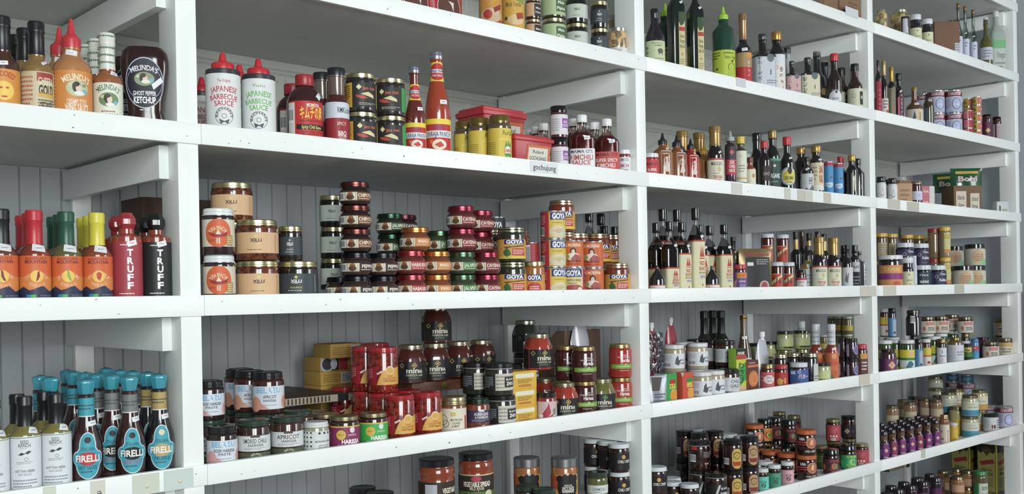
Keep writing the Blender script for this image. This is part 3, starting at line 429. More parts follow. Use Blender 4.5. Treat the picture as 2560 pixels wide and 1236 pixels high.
jar('rosej', 'jar with pink swirl label and black lid', '8c2c2c', '1b1718', [wr(.04, .7, 'cdb4b4'), ('P', [-.4, .1, .0, .5, .1, .65, .2, .3, .0, .1], 'b02c3c'), ('P', [-.1, .1, .4, .3, .5, .6, .3, .2], 'b02c3c'), ('E', -.3, .2, .12, .1, 'e4e0e0'), ('E', .4, .35, .1, .16, '7a8478')], ch=.17, nk=.94, cr=1.0, lm='satin')
box('dispbox', 'open brown cardboard display box with slanted side', '7c6350', [('E', -.1, .78, .05, .1, '2b2824'), ('F', -.3, .62, .2, .66, 1, '3a342c'), ('T', -.1, .55, .04, 'HARVEST', '3a342c', .4), ('F', -.35, .3, .3, .5, 4, '7c4434')], dep=1.4, m='card', n='cardboard_box', slant=1)
T['spout'] = dict(n='spout_pouch', d='clear spouted pouch with white cap', c='pouch', spout=1, col='b9bcc4', cap='e2e4e6'); T['spoutr'] = dict(n='spout_pouch', d='red spouted pouch with white cap', c='pouch', spout=1, col='a0283a', cap='e2e4e6')
# ---- wide bay, bottom shelf
jar('bigb', 'large dark jar with wide black lid', '2a1614', '1a1b1e', [wr(.2, .6, '6a4a3c')], ch=.13, lm='satin', nk=.85, cr=.9)
def veg(key, art, d):
    ty(key, 'vegetable_spread_jar', d, 'jar', [(0, 0), (.9, 0), (1, .03), (1, .62), (.97, .66), (1, .72), (1, .8), (.94, .84), (.9, .86), (.9, .9)], [(1, '8c3a1a')], [('lid', flat(.98, .87), '16171a', 'satin')], [('label', art, 'paper')])
VEG = [wr(.06, .62, 'd8c890'), wr(.08, .6, '352820'), ('E', .02, .54, .15, .08, 'b8344c'), ('T', .04, .44, .09, 'VEGETABLE SPREAD', 'eee6d2', .84, .03), ('T', .04, .36, .06, 'MILD AJVAR', 'd8cfb0', .42), ('R', -.7, .1, .8, .3, '54722c'), ('E', -.3, .2, .14, .1, '3a1c34'), ('E', .0, .2, .12, .1, 'b82c24'), ('E', .2, .18, .13, .1, 'b82c24'), ('E', .4, .24, .12, .12, 'c8d0a0')]
veg('vegf', VEG, 'large red vegetable spread jar with black lid'); veg('vegb', [wr(.06, .6, '352820'), ('R', -.35, .28, .0, .56, 'b9bcc4'), ('B', -.35, .08, .0, .24), ('T', .4, .44, .09, 'VEGETABLE', 'eee6d2', .5, .03), ('E', .4, .2, .18, .14, '3a1c34')], 'large red jar turned to its barcode side')
jar('date', 'orange marinade jar with tall silver lid', 'a86a34', 'a7aaae', [wr(.0, .6, 'd09a3c'), ('E', -.5, .4, .3, .3, 'b8502c'), ('E', .12, .3, .42, .5, '1e1c1c'), ('E', -.2, .5, .14, .14, '1e1c1c'), ('E', .42, .5, .14, .14, '1e1c1c'), ('E', .1, .62, .06, .05, 'd8cfc0'), ('T', .12, .34, .05, 'MOROCCAN', 'e8e4dc', .3), ('T', .12, .27, .07, 'SPICY DATE', 'e8e4dc', .46, .03), ('T', .12, .2, .07, 'MARINADE', 'e8e4dc', .46, .03)], ch=.22, nk=.9, cr=1.0, sh=.05, cap='flat')
jar('glid', 'squat jar with dark green lid', '38281e', '2c4034', [wr(.2, .6, 'c8cac4')], ch=.16, lm='satin', cr=.99)
jar('cher', 'green jar with white band label, green lid', '5f6436', '2c4034', [wr(.36, .62, 'd3d6d6'), ('T', .1, .5, .08, 'CHERMOULA', '55606a', .7), ('F', -.2, .39, .4, .44, 1, '8a8c90'), wr(.03, .3, '3c5a34'), ('E', .15, .15, .1, .1, 'c8ccb8')], ch=.16, lm='satin', cr=.97, nk=.88)
def crisp(key, d, lid, art, body='2a120e', lm='plastic', **k): jar(key, d, body, lid, art, ch=k.pop('ch', .14), nk=.9, cr=k.pop('cr', .99), lm=lm, mat='chunky', n='chili_crisp_jar', cap=k.pop('cap', 'thread'), **k)
crisp('wlid', 'dark chili crisp jar with white lid', 'd7dde2', [('R', -.7, .1, .75, .7, '1c1618'), ('T', .25, .4, .1, 'CHILI CRISP', 'e0e0e0', .7, .02), ('E', .2, .56, .1, .1, 'c8a03c')])
crisp('blid', 'dark jar with glossy black lid', '17181a', [('B', -.6, .3, -.25, .55)], lm='satin')
# ---- third bay, second shelf
bot('ponzu', 'black bottle with pale green cow-print label', '201a26', '14151c', [wr(.03, .44, 'c3cda4'), ('T', .15, .4, .03, 'PROFESSOR', '6a705c', .6), ('T', .2, .36, .03, 'RAMEN', '6a705c', .4), ('E', .3, .27, .16, .13, '5a5c50'), ('R', .2, .2, .24, .25, '5a5c50'), ('R', .38, .2, .42, .25, '5a5c50'), ('V', -.42, .25, .22, 'つるぎ', '44483c', .14), ('F', .0, .1, .5, .16, 2, '7a7c68')], b=.46, nb=.82, nr=.36, ch=.16, cr=.4, lm='satin', pw=2)
bot('oliv', 'tall square dark green oil bottle with slim cream label', '15201a', '15201a', [('R', -.05, .06, .42, .6, 'c9c08c'), ('P', [-.05, .5, .1, .46, .3, .48, .42, .52, .42, .6, -.05, .6], '33502e'), ('R', -.03, .41, .4, .45, 'b5382c'), ('T', .18, .36, .035, 'Extra', '4c5630', .3), ('T', .18, .31, .035, 'Virgin', '4c5630', .34), ('T', .18, .26, .035, 'Olive Oil', '4c5630', .38), ('E', .18, .18, .08, .08, 'c88c50'), ('F', .0, .08, .36, .14, 3, '9a9060')], n='oil_bottle', sec='square', b=.66, nb=.8, nr=.34, ch=.06, stk=stick(.18, .7, .28, .6), mat='satin')
bot('evoo', 'dark green squeeze bottle with lime nozzle and label', '1f4638', '9ed01c', [wr(.02, .42, 'b5c81e'), ('F', -.7, .3, -.25, .4, 3, '4a5a10'), ('F', -.1, .36, .6, .4, 1, '4a5a10'), ('T', .25, .33, .04, 'Extra Virgin', '4a5a10', .6), ('O', .3, .2, .2, .025, '3a4a14'), ('P', [.0, .07, .3, .26, .5, .14, .36, .06], 'a6bc1a'), ('E', .32, .28, .07, .05, '3a4a14'), ('E', -.4, .18, .06, .05, '3a4a14'), ('F', -.1, .03, .6, .06, 1, '2c3410')], n='squeeze_bottle', b=.66, nb=.8, nr=.4, ch=.185, cap2=noz('9ed01c', .83, 1, .44), cap='flat', cr=.3, mat='satin')
bot('foil', 'black bottle with crinkled gold foil neck', '1b1d24', 'a8835a', [wr(.02, .27, 'b8282c'), wr(.27, .46, 'a8885a'), ('R', .2, .4, .7, .46, 'd88c2c'), ('V', .35, .25, .2, 'しょうゆ', 'e8dcc8', .12)], b=.5, nb=.62, nr=0.46, ch=.36, cap='sleeve', cr=0.5, lm='foil', stk=stick(.1, .5, .34, .1))
JP = lambda bc, s: [wr(.08, .8, bc), ('V', -.35, .45, .5, s, '33363c', .14), ('E', .14, .58, .17, .2, '66787a'), ('R', .12, .4, .16, .52, '3a3c40'), ('F', -.05, .2, .5, .3, 2, '77787c'), ('F', -.6, .1, 0, .15, 1, '3a3c40')]
def shoyu(key, d, bc, s, body='1f1a1a'):
    bot(key, d, body, '3a3c40', JP(bc, s), n='soy_sauce_bottle', sec='square', b=.62, nb=.72, nr=.34, ch=.1, cr=.36, cap='flat', lm='satin')
    T[key]['arts'][0] = ('label', [(a[0],)+tuple(a[1:2])+(a[2]*.74,)+tuple(a[3:4])+((a[4]*.74,) if a[0] == 'R' or a[0] == 'F' else (a[4],))+tuple(a[5:]) if a[0] in 'RF' else a for a in JP(bc, s)], 'paper')
shoyu('show', 'square bottle with large white tree label', 'c6ccd4', 'スモーク醤油'); shoyu('shop', 'square bottle with pink tree label', 'c8a4a4', 'ポン酢'); shoyu('shoc', 'square bottle with cream tree label', 'd2ceb0', 'だし醤油')
bot('gcap', 'dark soy bottle, gold cap, white characters label', '1a1418', 'b58c3c', [wr(.05, .5, 'dfd9d4'), wr(.5, .64, 'd4d8e0'), ('O', -.15, .44, .14, .03, 'c03c3c'), ('V', .2, .28, .34, 'しょうゆ', '44383a', .2), ('F', -.4, .1, -.2, .4, 5, '9a8c88')], n='soy_sauce_bottle', b=.66, nb=.8, nr=0.5, ch=.13, cr=0.6, lm='foil')
bot('scap', 'slim clear bottle with grey neck band and dark cap', '7a8088', '22262a', [('R', -.5, .5, .5, .8, 'a0a4aa')], b=.3, nb=.5, nr=.7, ch=.1)
bot('navy', 'navy bottle with grey stopper and gilt label', '20262e', '8a8278', [('R', .1, .06, .9, .4, '2a2622'), ('E', .5, .3, .2, .2, '8a7448'), ('T', .5, .16, .05, 'SOY', 'c8c4bc', .4)], n='soy_sauce_bottle', b=.5, nb=.68, nr=.42, ch=.09, cr=.42)
bot('rcap', 'soy bottle with red cap and round white label', '2c1c1c', 'c82c2c', [('E', .1, .18, .55, .5, 'd6d6dc'), ('E', .14, .28, .09, .09, '33343c'), ('T', .1, .16, .04, 'ORGANIC', '44464c', .5), ('T', .1, .08, .06, 'MARUDAIZU', '33343c', .7, .02), ('F', -.2, .3, .4, .33, 1, 'b0b0b8')], n='soy_sauce_bottle', b=.48, nb=.7, nr=0.48, ch=.14, cr=0.58)
bot('bcap', 'brown-sauce bottle, black cap, cream picture label', '2f1a16', '17191c', [wr(.03, .48, 'cfcfb8'), ('O', -.1, .33, .14, .02, '6a6c5c'), ('R', .3, .15, .65, .42, '2c2a26'), ('E', .48, .3, .1, .12, 'b8b4a4'), ('F', -.4, .06, .5, .1, 1, '6a6c5c')], n='soy_sauce_bottle', b=.52, nb=.72, nr=0.44, ch=.14, cr=0.52)
# ---- cardboard
box('cbox', 'plain brown cardboard carton', '8a6c54', [('F', -.1, .3, .3, .5, 2, '6a4c3c')], m='card', n='cardboard_box', dep=.7)
box('bbox', 'brown cardboard carton with black stencilled letters', '8a6c54', [('T', -.2, .62, .22, 'JARK', '4a3430', .5), ('T', -.2, .3, .22, '16OZ', '4a3430', .4), ('R', -.5, .55, -.44, .8, 'b8382c')], m='card', n='cardboard_box', dep=.7)
# ---- third bay, third shelf
def sri(key, d, col, capc, stkr=True, bc=None):
    bot(key, d, col, capc, [('R', -.04, .04, -.02, .62, 'd2bfae'), ('R', .5, .04, .52, .62, 'd2bfae'), ('R', -.04, .6, .52, .625, 'd2bfae'), ('O', .24, .42, .16, .03, 'd8cabe'), ('P', [.1, .2, .2, .36, .18, .48, .28, .5, .3, .36, .4, .24, .3, .18], 'd8cabe'), ('T', .24, .1, .1, 'Sriracha', 'e0d4ca', .5), ('F', .02, .53, .46, .58, 1, 'd2bfae')]+([('B', -.55, .06, -.2, .42)] if bc else []), n='squeeze_bottle', b=.58, nb=.74, nr=.34, ch=.24, cap2=noz(capc, .765, 1, .44), cap='flat', cr=.3, mat='satin', stk=stick(.3, .68, .26, .5) if stkr else None)
sri('sbrn', 'brown sriracha squeeze bottle, black nozzle', '8c5430', '1d2023'); sri('sdrd', 'maroon sriracha squeeze bottle, black nozzle', '5e2420', '1d2023'); sri('sred', 'bright red sriracha squeeze bottle, black nozzle', 'a81c24', '1d2023', bc=1); sri('smus', 'mustard squeeze bottle, yellow nozzle', 'a8702a', 'd8b020')
bot('teri', 'black sauce bottle with tall gold neck, cream label', '1d1517', 'a8884c', [wr(.02, .46, 'd8d8c0'), wr(.43, .46, 'b84c4c'), ('T', .12, .37, .06, 'MAGGIO', '3c4434', .7), ('E', .25, .28, .12, .16, 'c2b880'), ('F', -.1, .2, .45, .22, 1, '5a6a4c'), ('T', .15, .15, .05, 'TERIYAKI', 'b83c34', .56, .02), ('T', .15, .09, .05, 'SAUCE', 'b83c34', .4, .02)], b=.5, nb=.68, nr=0.62, ch=.33, cap='sleeve', cr=0.72, lm='foil', stk=stick(.3, .56, .2, .5))
bot('xxx', 'slim chili sauce bottle with pink label, grey nozzle', '3a2230', '2b2e33', [wr(.22, .48, 'b83a4c'), wr(.48, .7, '40343c'), ('K', .1, .6, .25, 'c85a64'), ('T', .1, .43, .06, 'XXX', 'f0dcdc', .5, .03), ('T', .12, .36, .05, 'CHILI', 'f0dcdc', .6, .03), ('T', .12, .29, .05, 'SAUCE', 'f0dcdc', .6, .03)], n='squeeze_bottle', b=.74, nb=.76, nr=.6, ch=.2, cap2=('nozzle_cap', [(.8, .8), (.8, .87), (.4, .88), (.22, .97), (0, 1)], '9aa0a0', 'plastic'), cr=.2)
bot('ycap', 'slim cream-labelled bottle with yellow cap', '4a3c2c', 'd8bc28', [wr(.12, .72, 'd9dbc8'), ('K', .05, .62, .16, 'b8a868'), ('K', .05, .62, .11, 'd9dbc8'), ('F', -.2, .3, .4, .46, 3, '8a8c7c'), wr(.18, .21, 'd0a85c')], b=.72, nb=.78, nr=.55, ch=.14, cr=.72)
bot('smal', 'small cream-labelled sauce bottle', '8c4a30', '6a2c20', [wr(.04, .62, 'd8d4bc'), ('E', .3, .42, .14, .2, 'b8843c'), ('T', .05, .14, .08, 'MORI', '6a6450', .6)], b=.64, nb=.74, nr=.5, ch=.16)
bot('jug', 'broad matte black bottle with grey brush drawing', '1f2023', '141416', [('P', [.1, .35, .3, .55, .42, .5, .3, .3], '6c7074'), ('V', .0, .22, .2, 'だし', 'c8ccd0', .2), ('F', -.2, .06, .5, .1, 1, '9a9ca0'), ('P', [-.5, .4, -.3, .4, -.3, .62, -.5, .62], '7a5a50')], b=.38, nb=.74, nr=0.4, ch=.13, cr=0.44, lm='satin', pw=2)
bot('teal', 'dark bottle, dull gold cap, teal organic label', '17181a', '9a8450', [wr(.06, .54, '24443e'), wr(.5, .54, '4f9478'), ('E', .1, .42, .09, .1, 'c8d4cc'), ('T', .1, .26, .07, 'ORGANIC', 'd8dedc', .84, .03), ('F', -.3, .15, .5, .18, 1, '9ab4ac')], b=.56, nb=.76, nr=0.5, ch=.13, cr=0.58, lm='foil', n='soy_sauce_bottle')
bot('kikk', 'soy bottle, red cap, round yellow label', '1c1718', 'c02430', [('E', .1, .3, .62, .62, '8aa0a8'), ('E', .14, .3, .54, .54, 'd9d6c8'), ('E', .16, .3, .46, .46, 'cfc23c'), ('P', [.0, .4, .1, .46, .26, .46, .34, .4, .26, .34, .1, .34], '23231c'), ('T', .15, .27, .06, 'KIKKOMAN', '33301c', .6, .02), ('T', .15, .2, .035, 'Soy Sauce', '33301c', .4)], b=.52, nb=.72, nr=0.46, ch=.15, cr=0.56, n='soy_sauce_bottle', stk=stick(.25, .62, .24, .3))
bot('gcd', 'dark bottle with gold cap and no front label', '1a1716', 'b58c3c', [('P', [.05, .2, .3, .24, .3, .4, .05, .36], 'b8bcc0')], b=.68, nb=.8, nr=0.52, ch=.13, cr=0.66, lm='foil', n='soy_sauce_bottle')
bot('mist', 'dark bottle with white mountain-print label', '29211e', '1d1a1a', [wr(.02, .56, 'c6c9cc'), ('P', [-.5, .08, -.1, .2, .1, .14, .4, .28, .6, .2, .6, .04, -.5, .04], '5c5f62'), ('V', .25, .38, .2, '玉', '33363c', .25), ('F', .1, .28, .4, .31, 1, '77787c')], b=.62, nb=.78, nr=.42, ch=.12, n='soy_sauce_bottle', stk=stick(.0, .68, .3, .5))
bot('gcc', 'dark bottle, gold cap, cream label, red characters', '1c1615', 'b58c3c', [('R', -.5, .12, .55, .66, 'd2c8a4'), ('R', -.5, .12, .55, .22, 'd8d4cc'), ('T', .26, .52, .12, '減', 'b04430', .32, .02), ('T', .26, .34, .12, '塩', 'b04430', .32, .02), ('F', -.4, .3, .0, .6, 4, '9a8c68')], b=.68, nb=.8, nr=0.54, ch=.13, cr=0.66, lm='foil', n='soy_sauce_bottle', stk=stick(.22, .72, .26, .2))
can('bluc', 'bright blue can with red rim and white word', [wr(.04, .9, '3a8cc4'), wr(.88, .97, 'b03044'), ('T', .1, .36, .1, 'OYSTER', 'e8f0f4', .8, .04), ('F', -.1, .26, .4, .32, 1, 'd8e4ec'), ('E', .3, .56, .12, .1, '9c3434'), ('E', .2, .1, .3, .14, 'b8763c')])
bot('rcb', 'black bottle with plain red cap', '1a1515', 'b82430', [('R', -.3, .2, .5, .5, '2a2224'), ('T', .1, .34, .06, 'SAUCE', 'b8b0a8', .5)], b=.6, nb=.76, nr=.46, ch=.15, cr=.56, n='soy_sauce_bottle')
bot('gcb', 'black bottle, gold cap, white brush-stroke figure', '151415', 'b8963c', [('P', [.12, .5, .34, .58, .26, .4, .34, .2, .48, .08, .2, .22, .16, .38], 'cfc9a4'), ('R', -.1, .04, .06, .6, '5a5a58')], b=.66, nb=.78, nr=0.54, ch=.13, cr=0.66, lm='foil', n='soy_sauce_bottle')
bot('bbw', 'black bottle with thin white outline drawing', '151517', '101012', [('O', .1, .32, .2, .03, 'a0a4a8'), ('P', [.3, .06, .36, .06, .36, .66, .3, .66], 'b8bcc0')], b=.62, nb=.78, nr=.4, ch=.14, cr=.46, lm='satin', n='soy_sauce_bottle')
jar('smam', 'small jar with coral label and white lid', '9a2c30', 'd8dade', [wr(.03, .74, 'c23c40'), ('T', .1, .58, .12, "MAMA O'S", '5a1c20', .8), ('T', .1, .36, .1, 'SUPER', 'f0e6e4', .6, .02), ('T', .1, .2, .1, 'SPICY', 'f0e6e4', .6, .02)], ch=.16, lm='plastic', cap='flat')
# ---- third bay, fourth shelf
def rb(key, d, lab, bm_=1.):
    a = [wr(.02, lab, 'd4cfa8'), wr(lab-.02, lab, 'b83c30'), ('P', [.0, lab*.68, .1, lab*.9, .16, lab*.72, .22, lab*.9, .34, lab*.68], 'b83c30'), ('R', -.02, lab*.64, .36, lab*.66, 'b83c30'), ('T', .18, lab*.56, .045, 'RED', 'b83c30', .36, .02), ('T', .18, lab*.46, .045, 'BOAT', 'b83c30', .46, .02), ('T', .18, lab*.38, .022, 'FISH SAUCE', '5c5a44', .52), ('R', -.02, lab*.26, .4, lab*.34, 'c8bcc0'), ('T', .19, lab*.3, .03, "40°N", '7a3c7c', .3), ('E', .18, lab*.15, .04, .08, 'b83c30'), ('F', -.05, .03, .4, .045, 1, '7c7860')]
    bot(key, d, '2a1a1e', '141012', a, n='fish_sauce_bottle', sec='square', b=.6, nb=.82, nr=.42, ch=.14, cr=.56, lm='satin', mat='clear', glass='ddd8da', liq=(.68, '170d10'), stk=stick(.25, .665, .3, .3))
rb('rbm', 'fish sauce bottle, clear neck, cream red-boat label', .56); rb('rbt', 'tall fish sauce bottle with cream red-boat label', .62); rb('rbl', 'fish sauce bottle with clear shoulder, low cream label', .36)
bot('rbb', 'squat dark bulb bottle with red-boat paper band', '16161a', '101012', [wr(.02, .3, 'dcd6ce'), wr(.28, .31, 'b83c30'), ('P', [-.35, .1, -.28, .24, -.22, .14, -.18, .24, -.1, .1], 'b83c30'), ('T', .2, .15, .09, 'RED BOAT', 'b83c30', .56, .02)], b=.45, nb=.92, nr=.2, ch=.05, cr=.2, pw=2)
jar('purj', 'small jar, red lid, purple and orange label', '5a2430', 'b8303c', [wr(.03, .72, '6a4a8c'), ('R', -.2, .5, .6, .7, 'c8862c'), ('T', .2, .6, .08, 'YUMMY', 'd8402c', .5, .03), ('P', [-.6, .05, -.4, .4, -.2, .45, -.3, .05], 'c88a7c'), ('T', .2, .38, .07, 'PEPPER', 'd8cce4', .5), ('F', .0, .1, .45, .28, 3, 'c4b4dc')], ch=.15, lm='plastic', cap='flat')
T['fpouch'] = dict(n='foil_pouch', d='gold and black foil pouch leaning back', c='pouch', pouch=1, col='7c6844', dep=.25, m='foil', art=[('P', [-.32, .12, .42, .12, .42, .8, -.32, .8], '26262a'), ('T', .05, .87, .07, 'Yamamotoyama', 'b04058', .74, .02), ('F', .0, .62, .38, .76, 3, 'a8a8ac'), ('R', -.28, .6, -.1, .68, 'd8dade'), ('E', .22, .14, .16, .14, 'b8a0a0'), ('E', .22, .14, .1, .1, 'a83038')])
jar('bluj', 'tin with blue and black panel', '6c5c34', '8a7a48', [wr(.05, .8, '8a7a48'), ('R', -.2, .3, .5, .7, '23398c'), ('R', -.2, .42, .5, .46, 'c8d0e4')], ch=.05)
jar('sunr', 'dark red jar, white lid, red label, characters', '4a1712', 'c9ced8', [('R', -.42, .03, .42, .6, 'c8b47c'), ('R', -.4, .04, .4, .58, 'b8382c'), ('P', [-.4, .2, .4, .5, .4, .58, -.4, .34], 'd8cc8c'), ('T', 0, .36, .16, 'りすん', '2a2418', .6, .03)], ch=.13, nk=.84, cr=.96, lm='plastic', cap='thread', sh=.06)
bot('wine', 'dark vinegar bottle with gold foil collar and black top', '14161a', '17130f', None, n='vinegar_bottle', b=.6, nb=.72, nr=.44, ch=.12, cr=.46, cap2=('neck_foil', [(.48, .7), (.47, .88), (.46, .885)], 'b0945c', 'foil'))
bot('brco', 'dark vinegar bottle with brown cork stopper', '1a1214', '4c2a20', None, n='vinegar_bottle', b=.6, nb=.72, nr=.46, ch=.26, cr=.5, cap='flat', lm='satin')
bot('rice', 'yellowish dome-shouldered vinegar bottle with white label', '8a7434', '1b1c1e', [wr(.04, .48, 'cfd2d6'), ('K', .2, .43, .09, '8a8c90'), ('F', -.3, .15, .2, .38, 3, '9a9ca0')], n='vinegar_bottle', b=.5, nb=.68, nr=0.36, ch=.32, cr=0.4, lm='satin', cap='sleeve', stk=stick(.1, .56, .4, .1))
jar('pnkj', 'short dark jar with pink and white label', '2a1418', '241418', [wr(.03, .6, 'dcd4d4'), wr(.5, .62, 'b84c5c'), ('T', 0, .42, .1, 'crunchy', '5a3c40', .6), ('E', .1, .2, .2, .14, 'c89098')], ch=.18, lm='satin')
bot('wlab', 'dark bottle with white brush-drawing label', '1a191c', '17171a', [wr(.02, .5, 'c8cacf'), ('P', [-.2, .2, -.05, .42, .0, .3, .2, .4, .1, .14], '6a6c74'), ('F', -.2, .06, .3, .1, 1, '8a8c94')], n='vinegar_bottle', b=.56, nb=.76, nr=.42, ch=.3, cr=.48, cap='sleeve', lm='plastic')
bot('blab', 'slim black bottle with small white panel', '1b1d22', '101114', [('R', -.25, .4, .5, .62, 'b8bcc0'), ('T', .12, .51, .06, 'BLACK', '1b1d22', .6, .03), ('F', -.2, .1, .45, .32, 3, '7a7e84')], n='vinegar_bottle', b=.66, nb=.78, nr=.55, ch=.18, cr=.6, cap='flat', lm='satin')
bot('hex', 'dark grey square bottle with stacked white letters', '2b2c33', '1c1d22', [('V', .4, .4, .62, 'GARUM', 'c8ccd4', .22)], n='vinegar_bottle', sec='square', b=.7, nb=.78, nr=.34, ch=.09, cr=.42, lm='satin')
# ---- third bay, fifth shelf
box('cgrn', 'green juice-style carton with citrus fruit', '1f9a44', [('R', -.5, 0, .5, 1, '1f9a44'), ('E', .24, .28, .34, .34, 'd8922c'), ('R', -.14, .66, .36, .8, 'b02c20'), ('R', -.14, .5, .36, .66, 'dcc820'), ('T', .11, .58, .1, 'ゆず', '2a2a14', .4), ('F', .0, .42, .3, .46, 1, 'd8e8d8'), ('R', -1.3, 0, -.5, 1, 'a8a9c0'), ('F', -1.2, .3, -.6, .9, 9, '6c6e88'), ('P', [-.62, 1, -.5, .9, -.38, 1], 'd8e4d8')], dep=.8)
box('cora', 'orange juice-style carton with citrus fruit', 'c84a34', [('R', -.5, 0, .5, 1, 'c84a34'), ('E', .28, .28, .32, .32, 'd89a30'), ('R', -.1, .66, .4, .8, '1f8a3c'), ('R', -.1, .5, .4, .66, 'dcc820'), ('T', .15, .58, .1, 'こしょう', '2a2a14', .42), ('F', .0, .42, .3, .46, 1, 'e8d8d0'), ('P', [-.62, 1, -.5, .86, -.38, 1], 'dcd0c4')], dep=.5)
jar('ging', 'creamy ginger jar, white lid and white label', 'ac9e82', 'd6d6dc', [wr(.14, .68, 'd6d7de'), ('F', -.6, .42, -.1, .62, 4, 'a4a5b4'), ('B', -.55, .18, -.15, .34), ('P', [.05, .3, .1, .5, .2, .62, .24, .45, .34, .42, .24, .24], '4c4e56'), ('T', .48, .44, .07, 'MINCED', '55566a', .34), ('T', .48, .32, .07, 'GINGER', '55566a', .34)], ch=.15, nk=.9, cr=.97, lm='plastic', cap='flat', n='ginger_jar')
jar('chga', 'brown chili garlic jar with black lid', '3a201c', '1e1517', [wr(.16, .68, 'c9cacf'), ('F', -.6, .25, -.1, .62, 7, '9a9ca4'), ('T', .3, .54, .12, 'CHILI', '33343a', .44), ('T', .3, .37, .12, 'GARLIC', '33343a', .5), ('F', .1, .24, .5, .28, 1, 'b84c44')], ch=.15, nk=.9, cr=.97, lm='satin')
bot('pest', 'dark bottle with broad black cap and pale green label', '22241c', '131a1a', [wr(.1, .4, 'b4bca4'), ('R', -.4, .36, .5, .42, '6c8c44')], b=.46, nb=.62, nr=.5, ch=.42, cap='sleeve', cr=.56, stk=stick(.2, .44, .4, .2))
bot('fsau', 'tall brown fish sauce bottle with gold cap', '4a3a24', '7c5c34', [wr(.08, .43, 'c0c6cc'), ('T', 0, .38, .03, 'TIPAROS', '44505c', .6), ('F', -.5, .12, .5, .3, 5, '8a9098')], b=.42, nb=.8, nr=0.46, ch=.06, cap='thread', cr=0.52, lm='metal', pw=2, stk=stick(.0, .7, .34, .1))
box('wasa', 'tall slim green and yellow wasabi carton', '8cb820', [('R', -.5, 0, .5, 1, 'b8c820'), ('P', [-.5, .1, .5, .3, .5, .7, -.5, .5], '2c9a3c'), ('R', -.5, .84, .5, 1, '1c1a18'), ('R', -.5, .76, .5, .86, 'b83428'), ('T', 0, .9, .06, 'HOUSE', 'ecece4', .7, .03), ('T', 0, .62, .12, 'わ', '1c2a14', .6), ('T', 0, .46, .12, 'さ', '1c2a14', .6), ('T', 0, .3, .12, 'び', '1c2a14', .6), ('E', .1, .1, .4, .2, 'd8a48c')], dep=.7)
box('orpk', 'glossy orange carton with bowl picture', 'a8503c', [('R', -.5, 0, .5, 1, '5c3028'), ('E', .02, .42, .46, .44, 'c8783c'), ('O', .1, .42, .3, .05, 'dc9c54'), ('R', -.5, .78, .5, .86, 'c86c4c'), ('F', -.4, .88, .4, .96, 1, 'b8b0a8')], dep=.6)
jar('shal', 'small jar, gold lid, red and white shallot label', '4c2620', 'a08c58', [wr(.03, .7, 'c85a5c'), ('E', .15, .42, .42, .3, 'e4dcdc'), ('T', .2, .5, .1, 'SHALLOT', '7a3038', .5, .02), ('T', .2, .36, .1, 'SAUCE', '7a3038', .4), ('O', -.4, .45, .18, .04, 'e8c4c4')], ch=.17)
jar('rlid', 'small jar with red lid and gilt red label', '4a1c18', 'b8343c', [wr(.03, .68, 'b02c28'), ('E', -.1, .3, .2, .24, 'c8a040'), ('T', .1, .34, .2, 'らー油', 'd8b860', .5, .02)], ch=.17, lm='plastic')
jar('blab2', 'wide jar with white lid and royal blue label', '2a1c30', 'cdd2dc', [wr(.03, .7, '3c5c9c'), ('R', -.5, .5, -.2, .64, 'c8d0e0'), ('T', .25, .4, .16, 'バター', 'e0c4d4', .6, .03), ('O', .0, .6, .08, .03, 'c8d8ec'), ('F', -.4, .1, .3, .16, 1, 'd06070')], ch=.2, lm='plastic', cap='flat')
jar('goli', 'dark jar, gold lid, small white panel', '1f1416', 'b2ab8c', [('R', .2, .1, .7, .66, 'c0c2bc'), ('F', .25, .15, .65, .3, 2, '4c4c4c')], ch=.13, nk=.88)
jar('crea', 'pale green creamy jar with black lid', 'a8ac6c', '1f2224', [('R', -.4, .2, .6, .62, 'b9bca4'), ('P', [-.2, .2, .5, .2, .5, .5, .1, .62, -.2, .4], 'c4c884'), ('R', -.1, .1, .6, .18, '22241c'), ('R', -.9, .2, -.5, .7, 'c4c8cc'), ('B', -.85, .25, -.55, .5)], ch=.16, lm='satin', cap='flat', cr=.99)
bot('swch', 'orange-red chili bottle with white patterned neck sleeve', '8c3420', 'c9cdd2', [wr(.03, .5, 'c8683c'), ('E', .2, .44, .18, .18, 'd89c5c'), ('R', .02, .28, .5, .36, 'c84c3c'), ('E', .15, .14, .3, .24, 'b8582c'), ('P', [-.3, .05, .0, .12, .3, .06, .5, .02, -.3, .01], '4c7040')], n='chili_sauce_bottle', b=.5, nb=.68, nr=0.5, ch=.36, cap='sleeve', cr=0.62, nlab=[('F', -.4, .68, .4, .71, 1, '8a94a4'), ('F', -.4, .76, .4, .79, 1, '8a94a4'), ('F', -.4, .84, .4, .87, 1, '8a94a4')], nrad=0.61, stk=stick(.2, .57, .3, .3))
jar('purl', 'dark purple jar, black lid, lilac oval label', '2c1c2a', '17151a', [('E', .35, .42, .26, .4, 'a498bc'), ('E', .35, .42, .2, .33, '6c6290'), ('R', -.6, .1, -.3, .7, 'b8a8b8')], ch=.14, lm='satin', cap='flat')
jar('rpst', 'jar, red lid, orange and dark label, tom yum', '4a2418', 'c03038', [wr(.06, .72, '5c3430'), ('R', -.1, .56, .6, .72, 'c89234'), ('F', 0, .2, .5, .5, 3, 'd8ccc8'), wr(.03, .1, 'b83c44')], ch=.13, lm='plastic')
jar('ylow', 'pickle jar with white lid and yellow contents', '6c6430', 'c4c8c8', [wr(.2, .5, 'c8b040')], ch=.12, lm='plastic')
T['bag'] = dict(n='plastic_bag', d='crumpled clear plastic bag', c='bag', bag=1)
